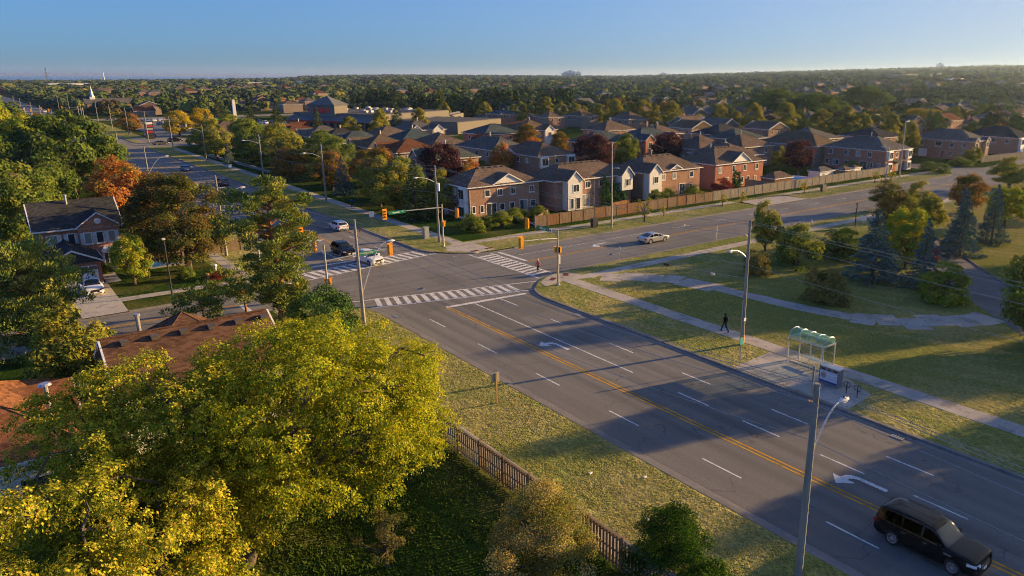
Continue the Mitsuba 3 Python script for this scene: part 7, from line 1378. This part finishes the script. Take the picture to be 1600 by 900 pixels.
# ------------------------------------------------------------------ supermarket, plaza, church and other far buildings
def boxbuild(k, pname, x0, y0, x1, y1, w, z0, z1, m):
    """Box standing on the line (x0,y0)-(x1,y1), `w` deep to its left-hand side."""
    L = math.hypot(x1 - x0, y1 - y0); d = np.array([(x1 - x0) / L, (y1 - y0) / L]); n = np.array([-d[1], d[0]])
    p = [np.array([x0, y0]), np.array([x1, y1]), np.array([x1, y1]) + n * w, np.array([x0, y0]) + n * w]
    return part(pname, k, MB().hexa([(*q, z0) for q in p] + [(*q, z1) for q in p]), m), d, n
M_STUCCO = diff('stucco', (0.20, 0.185, 0.165)); M_FLATROOF = diff('flat_roof', (0.13, 0.13, 0.13)); M_REDS = prin('sign_red', (0.88, 0.02, 0.035), 0.4); M_CANOPY = prin('canopy_red', (0.35, 0.02, 0.03), .5); M_SLATE = diff('slate', (0.16, 0.165, 0.17)); M_AC = prin('roof_unit', (0.36, 0.35, 0.33), .5); M_GREENB = prin('station_green', (0.04, 0.42, 0.10), .4)
k = thing('supermarket', 'long low supermarket with red letters and a pyramid roof over its entrance', 'supermarket')
A0, A1 = np.array([112.0, 338.0]), np.array([150.0, 262.0])
d_ = (A1 - A0) / np.linalg.norm(A1 - A0); A1 = A0 + d_ * 46
_, d, n = boxbuild(k, 'hall', *A0, *A1, 50, .1, 7.0, M_STUCCO); boxbuild(k, 'flat_roof', *(A0 + n * .4 + d * .4), *(A1 + n * .4 - d * .4), 49.2, 7.0, 7.15, M_FLATROOF)
B0, B1 = A1 + n * 6 + d * .1, A1 + n * 6 + d * 34; boxbuild(k, 'wing', *B0, *B1, 34, .1, 4.6, M_STUCCO); boxbuild(k, 'flat_roof', *(B0 + n * .4 + d * .2), *(B1 + n * .4 - d * .4), 33.2, 4.6, 4.75, M_FLATROOF)
def along(t, out=0.0): q = A0 + d * t - n * out; return q
c = along(17); ang_ = math.atan2(d[1], d[0]); m4 = rigid(c[0], c[1], 0, ang_)
part('entrance', k, MB().box((0, 3, 5.3), (14, 8, 10.4)).moved(m4), M_STUCCO)
py = MB().add([(-7.6, -1.8, 10.5), (7.6, -1.8, 10.5), (7.6, 7.8, 10.5), (-7.6, 7.8, 10.5), (0, 3.0, 14.2)], [[0, 1, 4], [1, 2, 4], [2, 3, 4], [3, 0, 4]]); part('pyramid_roof', k, py.moved(m4), M_SLATE)
for z, x0, x1, y in ((4.3, -17, 28, -2.6),): part('arcade_roof', k, MB().hexa([(x0, -4.5, 3.9), (x1, -4.5, 3.9), (x1, -1.0, 3.9), (x0, -1.0, 3.9), (x0, -4.5, 4.05), (x1, -4.5, 4.05), (x1, -1.0, 5.9), (x0, -1.0, 5.9)]).moved(m4), M_SLATE); part('canopy_band', k, MB().box(((x0 + x1) / 2 - 8, -4.56, 3.85), (x1 - x0 - 16, .12, .8)).moved(m4), M_CANOPY)
for i in range(12): part('column', k, MB().box((-16 + 3.7 * i, -4.2, 1.95), (.6, .5, 3.8)).moved(m4), M_STUCCO)
for i in range(12): part('shop_window', k, MB().box((-14.2 + 3.7 * i, -1.06, 1.8), (2.8, .1, 2.9)).moved(m4), M_GLASSD)
tm = meshkit.text_mesh('metro', 2.3, 0.15, True); v = np.array(tm.vertices); w_ = v[:, 0].max(); v = np.column_stack([v[:, 0] - w_ / 2 - 0.2, -1.04 - v[:, 2], v[:, 1] + 7.4]); part('red_letters', k, (v @ m4[:3, :3].T + m4[:3, 3], tm.faces), M_REDS)
m5 = rigid(*along(4.2, 0.2), 0, ang_ - PI / 2 + .0); v2 = np.column_stack([np.array(tm.vertices)[:, 0] * .8 - w_ * .4, -.5 - np.array(tm.vertices)[:, 2], np.array(tm.vertices)[:, 1] * .8 + 7.6]); m6 = rigid(*(along(9.6, -3)), 0, ang_ - PI / 2); part('red_letters', k, (v2 @ m6[:3, :3].T + m6[:3, 3], tm.faces), M_REDS)
ur = np.random.default_rng(3)
for i in range(26):
    q = A0 + d * ur.uniform(4, 42) + n * ur.uniform(8, 45); part('roof_unit', k, MB().box((q[0], q[1], 7.7), (ur.uniform(1.2, 3), ur.uniform(1.2, 2.2), .8), ang_), M_AC)
k = thing('shop_row', 'long low retail row with pale roof right of the supermarket', 'shop'); boxbuild(k, 'wing', 158, 300, 200, 345, 18, .1, 4.2, M_STUCCO); boxbuild(k, 'flat_roof', 158.4, 300.8, 199.6, 344.6, 17.2, 4.2, 4.3, M_FLATROOF)
for i in range(16): part('roof_unit', k, MB().box((160 + 2.5 * i, 306.5 + 2.6 * i, 4.7), (1.3, 1.0, .7)), M_AC)
for i in range(12): part('shop_window', k, MB().box((159.5 + 3.2 * i, 301.4 + 3.43 * i, 2.0), (2.2, .2, 2.4), math.atan2(45, 42)), M_GLASSD)
h = House('brick plaza building with broad brown hip roof at the end of the boulevard row', 60.0, 72.0, 258.0, 268.0, 5.3, 3.0, 'red', 'brown', 'x')
for u in (2, 5, 8, 10.5): h.win('S', u, 4.1, .8, 1.2, 1); h.win('W', min(u, 9), 4.1, .8, 1.2, 1)
for u in (5, 9): h.win('S', u, 1.5, .9, 1.3, 1)
k = thing('petrol_station', 'petrol station canopy with green band beyond the golden tree', 'petrol station'); part('canopy', k, MB().box((78, 352, 4.6), (16, 9, .9)), M_STUCCO); part('green_band', k, MB().box((78, 347.44, 4.6), (16.1, .1, .7)).box((69.94, 352, 4.6), (.1, 8.8, .7)), M_GREENB)
for x in (72, 84):
    for y in (349, 355): part('column', k, MB().box((x, y, 2.1), (.4, .4, 4.2)), M_SIGNW)
part('kiosk', k, MB().box((80, 362, 1.9), (12, 6, 3.6)), M_STUCCO); part('kiosk_roof', k, MB().add([(73, 358, 3.7), (87, 358, 3.7), (87, 366, 3.7), (73, 366, 3.7), (80, 362, 6.0)], [[0, 1, 4], [1, 2, 4], [2, 3, 4], [3, 0, 4]]), RF['brown'])
k = thing('plaza_sign', 'tall dark plaza sign with stacked panels at the entrance', 'sign'); part('frame', k, MB().box((52.5, 313, 3.2), (2.8, .5, 6.0)), M_DKMETAL); mm_ = [M_SIGNW, M_CANOPY, M_GREYBOX, M_CANOPY, M_DKMETAL]
for i in range(5): part('panel', k, MB().box((52.5, 312.66, 5.7 - 1.0 * i), (2.3, .06, .7)), mm_[i])
k = thing('pylon', 'slender white pylon sign between the two dark spruces', 'sign'); part('mast', k, MB().hexa([(105, 404, 0), (106.6, 404, 0), (106.6, 405, 0), (105, 405, 0), (105.2, 404, 10.5), (106.4, 404, 10.5), (106.4, 405, 10.5), (105.2, 405, 10.5)]), M_WHITE); part('cap', k, MB().box((105.8, 404.5, 10.6), (1.0, .9, .2)), M_WHITE)
k = thing('church', 'dark brick church with a tall white steeple beyond the boulevard', 'church'); part('nave', k, MB().box((74, 560, 2.5), (24, 13, 5)), BR['brown']); part('roof', k, MB().add([(61, 553, 5), (87, 553, 5), (87, 567, 5), (61, 567, 5), (61, 560, 8), (87, 560, 8)], [[0, 1, 5], [0, 5, 4], [2, 3, 4], [2, 4, 5], [3, 0, 4], [1, 2, 5]]), RF['grey']); part('tower', k, MB().box((66, 560, 6), (2.8, 2.8, 5.2)), M_WHITE); part('steeple', k, MB().tube([(66, 560, 8.6), (66, 560, 9.8), (66, 560, 15.4)], [1.5, .9, .05], 8), M_WHITE)
for i in range(5): part('window', k, MB().box((65 + 4.5 * i, 553.46, 2.6), (1.2, .1, 2.4)), M_GLASSD)
for i, (x, y, w, dd, hh) in enumerate(((1480, 790, 120, 40, 11), (1690, 830, 60, 30, 9), (1180, 560, 40, 20, 8), (-30, 1050, 90, 30, 8), (180, 1500, 120, 40, 10), (420, 1450, 70, 30, 9), (560, 1500, 90, 30, 8), (330, 1100, 40, 20, 8))):
    z = float(terrain_z(x, y)); k = thing('warehouse', 'pale flat roofed building far off among the trees', 'building', 'pale far buildings'); part('hall', k, MB().box((x, y, z + hh / 2), (w, dd, hh)), M_WHITE if i != 0 else M_STUCCO); part('flat_roof', k, MB().box((x, y, z + hh + .2), (w - 2, dd - 2, .4)), M_AC); part('window_band', k, MB().box((x, y - dd / 2 - .1, z + hh * .55), (w * .9, .2, 1.6)), M_GLASSD)
tr_ = np.random.default_rng(9)
for i, (azd, dist, w, hh) in enumerate(((37.6, 6200, 50, 36), (38.0, 6200, 80, 50), (38.6, 6200, 45, 42), (44.9, 7200, 60, 42), (50.7, 9200, 110, 62), (51.6, 9000, 160, 70), (52.6, 9300, 230, 66), (53.8, 9000, 200, 74), (54.9, 9200, 180, 70), (56.2, 9100, 150, 64), (57.6, 6800, 45, 66), (63.8, 6500, 52, 118), (64.6, 6500, 100, 92), (65.8, 6500, 90, 88), (67.6, 6500, 120, 84), (69.9, 6400, 40, 140))):
    if dist > 6000: w, hh, dist = w * .7, 23 + (hh - 23) * .7, dist * .7
    a = math.radians(azd); x, y = dist * math.sin(a), dist * math.cos(a); k = thing('tower_block', 'hazy tower block on the far skyline', 'building', 'hazy skyline towers'); part('slab', k, MB().box((x, y, hh / 2 - 4), (w, w * .5, hh + 16), -a), M_WHITE); part('plant_room', k, MB().box((x, y, hh + 6), (w * .3, w * .25, 5), -a), M_STUCCO)
    for q in range(4): part('window_band', k, MB().box((x - (w * .25 + .4) * math.sin(a), y - (w * .25 + .4) * math.cos(a), hh * (.2 + .2 * q)), (w * .9, .4, 3), -a), M_GLASSD)
k = thing('lattice_mast', 'thin lattice mast on the left horizon', 'mast')
for sx in (-2, 2): part('leg', k, MB().tube([(150 + sx, 1860, -6), (150 + sx * .2, 1860, 32)], .35, 4), M_DKMETAL)
for i in range(7): part('brace', k, MB().tube([(148.2 + .2 * i, 1860, 5 * i - 4), (151.6 - .2 * i, 1860, 5 * i)], .22, 4), M_DKMETAL)
k = thing('lattice_mast', 'white communications mast on the left horizon', 'mast'); part('shaft', k, MB().tube([(330, 2500, -8), (330, 2500, 24)], [1.2, .8], 6), M_WHITE)

# ------------------------------------------------------------------ far trees
fr = np.random.default_rng(77)
CROWN = [far_crown(i, 'round') for i in range(5)] + [far_crown(9, 'cone')]
PAL = [GREEN[0], GREEN[1], GREEN[2], DARKG[0], DARKG[1], OLIVE[0], OLIVE[2], GREEN[1], OLIVE[0], BRONZE[0], RUST[3], PURPLE[0], YELGR[2], OLIVE[1], GREEN[3], DARKG[0], GREEN[0], GREEN[2], DARKG[1], GREEN[0], OLIVE[2], GREEN[1], DARKG[2], RUST[1]]
PALF = [GREEN[0], GREEN[1], GREEN[2], DARKG[0], DARKG[1], DARKG[2], OLIVE[0], OLIVE[2], GREEN[0], DARKG[0], DARKG[1], GREEN[2], BRONZE[1], OLIVE[1], DARKG[0], GREEN[2], DARKG[1], GREEN[0], PURPLE[0], RUST[3], GREEN[2], DARKG[0]]
def wood(name, label, pts, hts, rds, kinds, seed):
    r = np.random.default_rng(seed); V, F, K, n = [], [], [], 0
    for (x, y), hh, rr, kd in zip(pts, hts, rds, kinds):
        v, f = CROWN[kd]; a = r.uniform(0, 2 * np.pi); c, s = math.cos(a), math.sin(a); z = float(terrain_z(x, y)) - .1 if math.hypot(x, y) > 540 else 0
        q = np.column_stack([(v[:, 0] * c - v[:, 1] * s) * rr / .42 + x, (v[:, 0] * s + v[:, 1] * c) * rr / .42 + y, v[:, 2] * hh + z]); col = (0.62 * np.array(PALF[r.integers(len(PALF))]) + 0.38 * np.array([0.075, 0.09, 0.05])) * r.uniform(.6, .95)
        V.append(q); F.append(f + n); n += len(q); K.append(np.clip(col * (1 + r.normal(0, .10, (len(q), 1))), .004, .6))
    k = key(name); put(k, (np.vstack(V), np.vstack(F)), M_NEEDLE, False, np.vstack(K)); labels[k] = {'kind': 'stuff', 'label': label, 'category': 'trees'}
def scatter(r0, r1, az0, az1, area_per, r):
    n = int(0.5 * math.radians(az1 - az0) * (r1 * r1 - r0 * r0) / area_per); R = np.sqrt(r.uniform(r0 * r0, r1 * r1, n)); A = np.radians(r.uniform(az0, az1, n)); return np.column_stack([R * np.sin(A), R * np.cos(A)])
HP = np.array(FARH) + 5.5
def clear(p):
    x, y = p[:, 0], p[:, 1]; ok = ~((x > 24) & (x < 56)) & ~((np.abs(y - 457) < 14) & (x < 320))
    ok &= ~((x > 56) & (x < 210) & (y < 446)) & ~((y < 300) & (x > 205) & (x < 262)) & ~((y < 446) & (x > 30) & (x < 60))
    ok &= ~((x > 58) & (x < 92) & (y > 540) & (y < 572))
    for hx, hy in HP: ok &= np.hypot(x - hx, y - hy) > 7.5
    return p[ok]
M_TRUNKFAR = M_BARK
mid = clear(scatter(250, 640, -6, 77, 205, fr)); mid = mid[np.argsort(np.hypot(mid[:, 0], mid[:, 1]))]
FARMODELS = []
for i in range(5): (v, f) = CROWN[i]; FARMODELS.append((v, f))
lab_ = {0: 'mid green', 1: 'fresh green', 2: 'deep green', 3: 'dark green', 4: 'dull green', 5: 'olive', 6: 'dark olive', 7: 'fresh green', 8: 'olive', 9: 'bronze', 10: 'rust coloured', 11: 'burgundy', 12: 'yellow green', 13: 'light olive', 14: 'light green', 15: 'dark green', 16: 'mid green', 17: 'deep green', 18: 'dull green', 19: 'mid green', 20: 'dark olive', 21: 'fresh green', 22: 'darkest green', 23: 'russet'}
dense = [broadleaf(60 + i, 1.0, 0.42, 0.10, 34, 1500, 0.085, [(1, 1, 1), (.8, .8, .8), (1.2, 1.15, 1.0)], (S_round, S_oval, S_broad, S_round)[i], 0.30) for i in range(4)] + [spruce(66, 1.0, .3, [(1, 1, 1), (.8, .85, .85)], 16, 9, .07, n_per=9)]
for i, (x, y) in enumerate(mid[:290]):
    ci = fr.integers(len(PAL)); kd = fr.integers(5) if fr.uniform() < .5 else fr.integers(4); hh = fr.uniform(5.5, 10.5); rr = hh * fr.uniform(.36, .52) if kd < 4 else hh * .3
    (v, f), col, t = dense[kd]; a = fr.uniform(0, 6.28); c, s = math.cos(a), math.sin(a); z = float(terrain_z(x, y)) if math.hypot(x, y) > 540 else 0.0; sr = rr / (.42 if kd < 4 else .3)
    tf = np.array([[c * sr, -s * sr, 0, x], [s * sr, c * sr, 0, y], [0, 0, hh, z], [0, 0, 0, 1]]); base = np.array(PAL[ci])
    kk = thing('distant_tree', f'{lab_[ci]} tree among the distant roofs', 'tree', f'{lab_[ci]} distant trees'); put(key('crown', kk), (v @ tf[:3, :3].T + tf[:3, 3], f), M_NEEDLE, False, np.clip(col * base, .004, .6)); put(key('trunk', kk), MB().tube([(x, y, z), (x, y, z + hh * .5)], [.25, .12], 5), M_BARK)
for i in range(34):
    t = i / 33; x, y = 172 + 96 * t + fr.uniform(-7, 7), 408 - 60 * t + fr.uniform(-9, 9); kd = (4, 0, 1, 4, 3)[i % 5]; hh = fr.uniform(12, 17); rr = hh * (.26 if kd == 4 else .36); (v, f), col, t_ = dense[kd]; a = fr.uniform(0, 6.28); c, s = math.cos(a), math.sin(a); sr = rr / (.42 if kd < 4 else .3)
    tf = np.array([[c * sr, -s * sr, 0, x], [s * sr, c * sr, 0, y], [0, 0, hh, 0], [0, 0, 0, 1]]); base = np.array((DARKG[0], DARKG[1], GREEN[0], OLIVE[2], DARKG[1])[i % 5])
    kk = thing('belt_tree', 'tall dark tree of the belt behind the supermarket', 'tree', 'tree belt behind the supermarket'); put(key('crown', kk), (v @ tf[:3, :3].T + tf[:3, 3], f), M_NEEDLE, False, np.clip(col * base, .004, .6)); put(key('trunk', kk), MB().tube([(x, y, 0), (x, y, hh * .5)], [.3, .15], 5), M_BARK)
rest = mid[290:]; wood('woodland', 'trees massed beyond the roofs', rest, fr.uniform(5.5, 10.5, len(rest)), fr.uniform(2.8, 5.0, len(rest)), fr.integers(0, 6, len(rest)), 81)
p2 = scatter(640, 1300, -8, 79, 210, fr); p2 = p2[(np.abs(p2[:, 0] - 37) > 14)]; wood('woodland', 'wooded suburbs stretching to the horizon', p2, fr.uniform(6, 11.5, len(p2)), fr.gamma(9, .5, len(p2)) + 1.6, np.where(fr.uniform(size=len(p2)) < .85, fr.integers(0, 5, len(p2)), 5), 82)
p3 = scatter(1300, 4300, -8, 79, 1500, fr); p3 = p3[(np.degrees(np.arctan2(p3[:, 0], p3[:, 1])) > 19) | (np.hypot(p3[:, 0], p3[:, 1]) < 3150)]; wood('woodland', 'far forest along the skyline', p3, fr.uniform(9, 15, len(p3)), fr.uniform(8, 17, len(p3)), fr.integers(0, 5, len(p3)), 83)
for i, (x, y) in enumerate(scatter(640, 1150, 6, 76, 7000, fr)):
    if abs(x - 37) < 25: continue
    z = float(terrain_z(x, y)); h = House('tiny far roof showing between the treetops', x, x + 11, y, y + 12, 5.2, 2.8, wl_[i % 5], rl_[i % 8], 'xy'[i % 2], 1.0, fine=False, group='tiny far roofs', z0=0)
    for q in [q for q in scene if q.startswith(h.k + '__')]: scene[q]['to_world'] = T().translate([0, 0, z + 3.0])
# ------------------------------------------------------------------ trees right of the picture whose shadows reach into it
for i, (mo, x, y, hgt, rd) in enumerate([('maple_green', 112, 30.5, 15, 4.4), ('broad_green', 122, 22, 14, 6.0), ('broad_green', 78.5, 5.5, 10.2, 5.0), ('maple_green', 76, 0.5, 9.5, 4.2), ('maple_green', 91, -1, 11, 5.0), ('maple_olive', 72, -6, 9.0, 4.0), ('broad_green', 86, -16, 11, 5.0), ('maple_green', 101, 21, 9.5, 3.6), ('broad_green', 112, 8, 12, 5.0)]):
    grow(mo, 'park_tree', 'park tree right of the picture', 'tree', x, y, rd / NAT[mo][1], sz=hgt / NAT[mo][0], group='park trees outside the view')
# ------------------------------------------------------------------ air
scene['air'] = {'type': 'homogeneous', 'albedo': rgb(0.85, 0.94, 1.0), 'phase': {'type': 'hg', 'g': 0.6}, 'sigma_t': rgb(0.000055, 0.000068, 0.00009)}
scene['mat_air'] = {'type': 'null'}
scene['haze'] = {'type': 'cube', 'to_world': T().translate([1500, 7700, 37]).scale([10600, 9000, 72]), 'bsdf': {'type': 'ref', 'id': 'mat_air'}, 'interior': {'type': 'ref', 'id': 'air'}}
labels['haze'] = {'kind': 'stuff', 'label': 'thin blue haze over the suburb', 'category': 'haze'}
scene['camera']['medium'] = {'type': 'ref', 'id': 'air'}
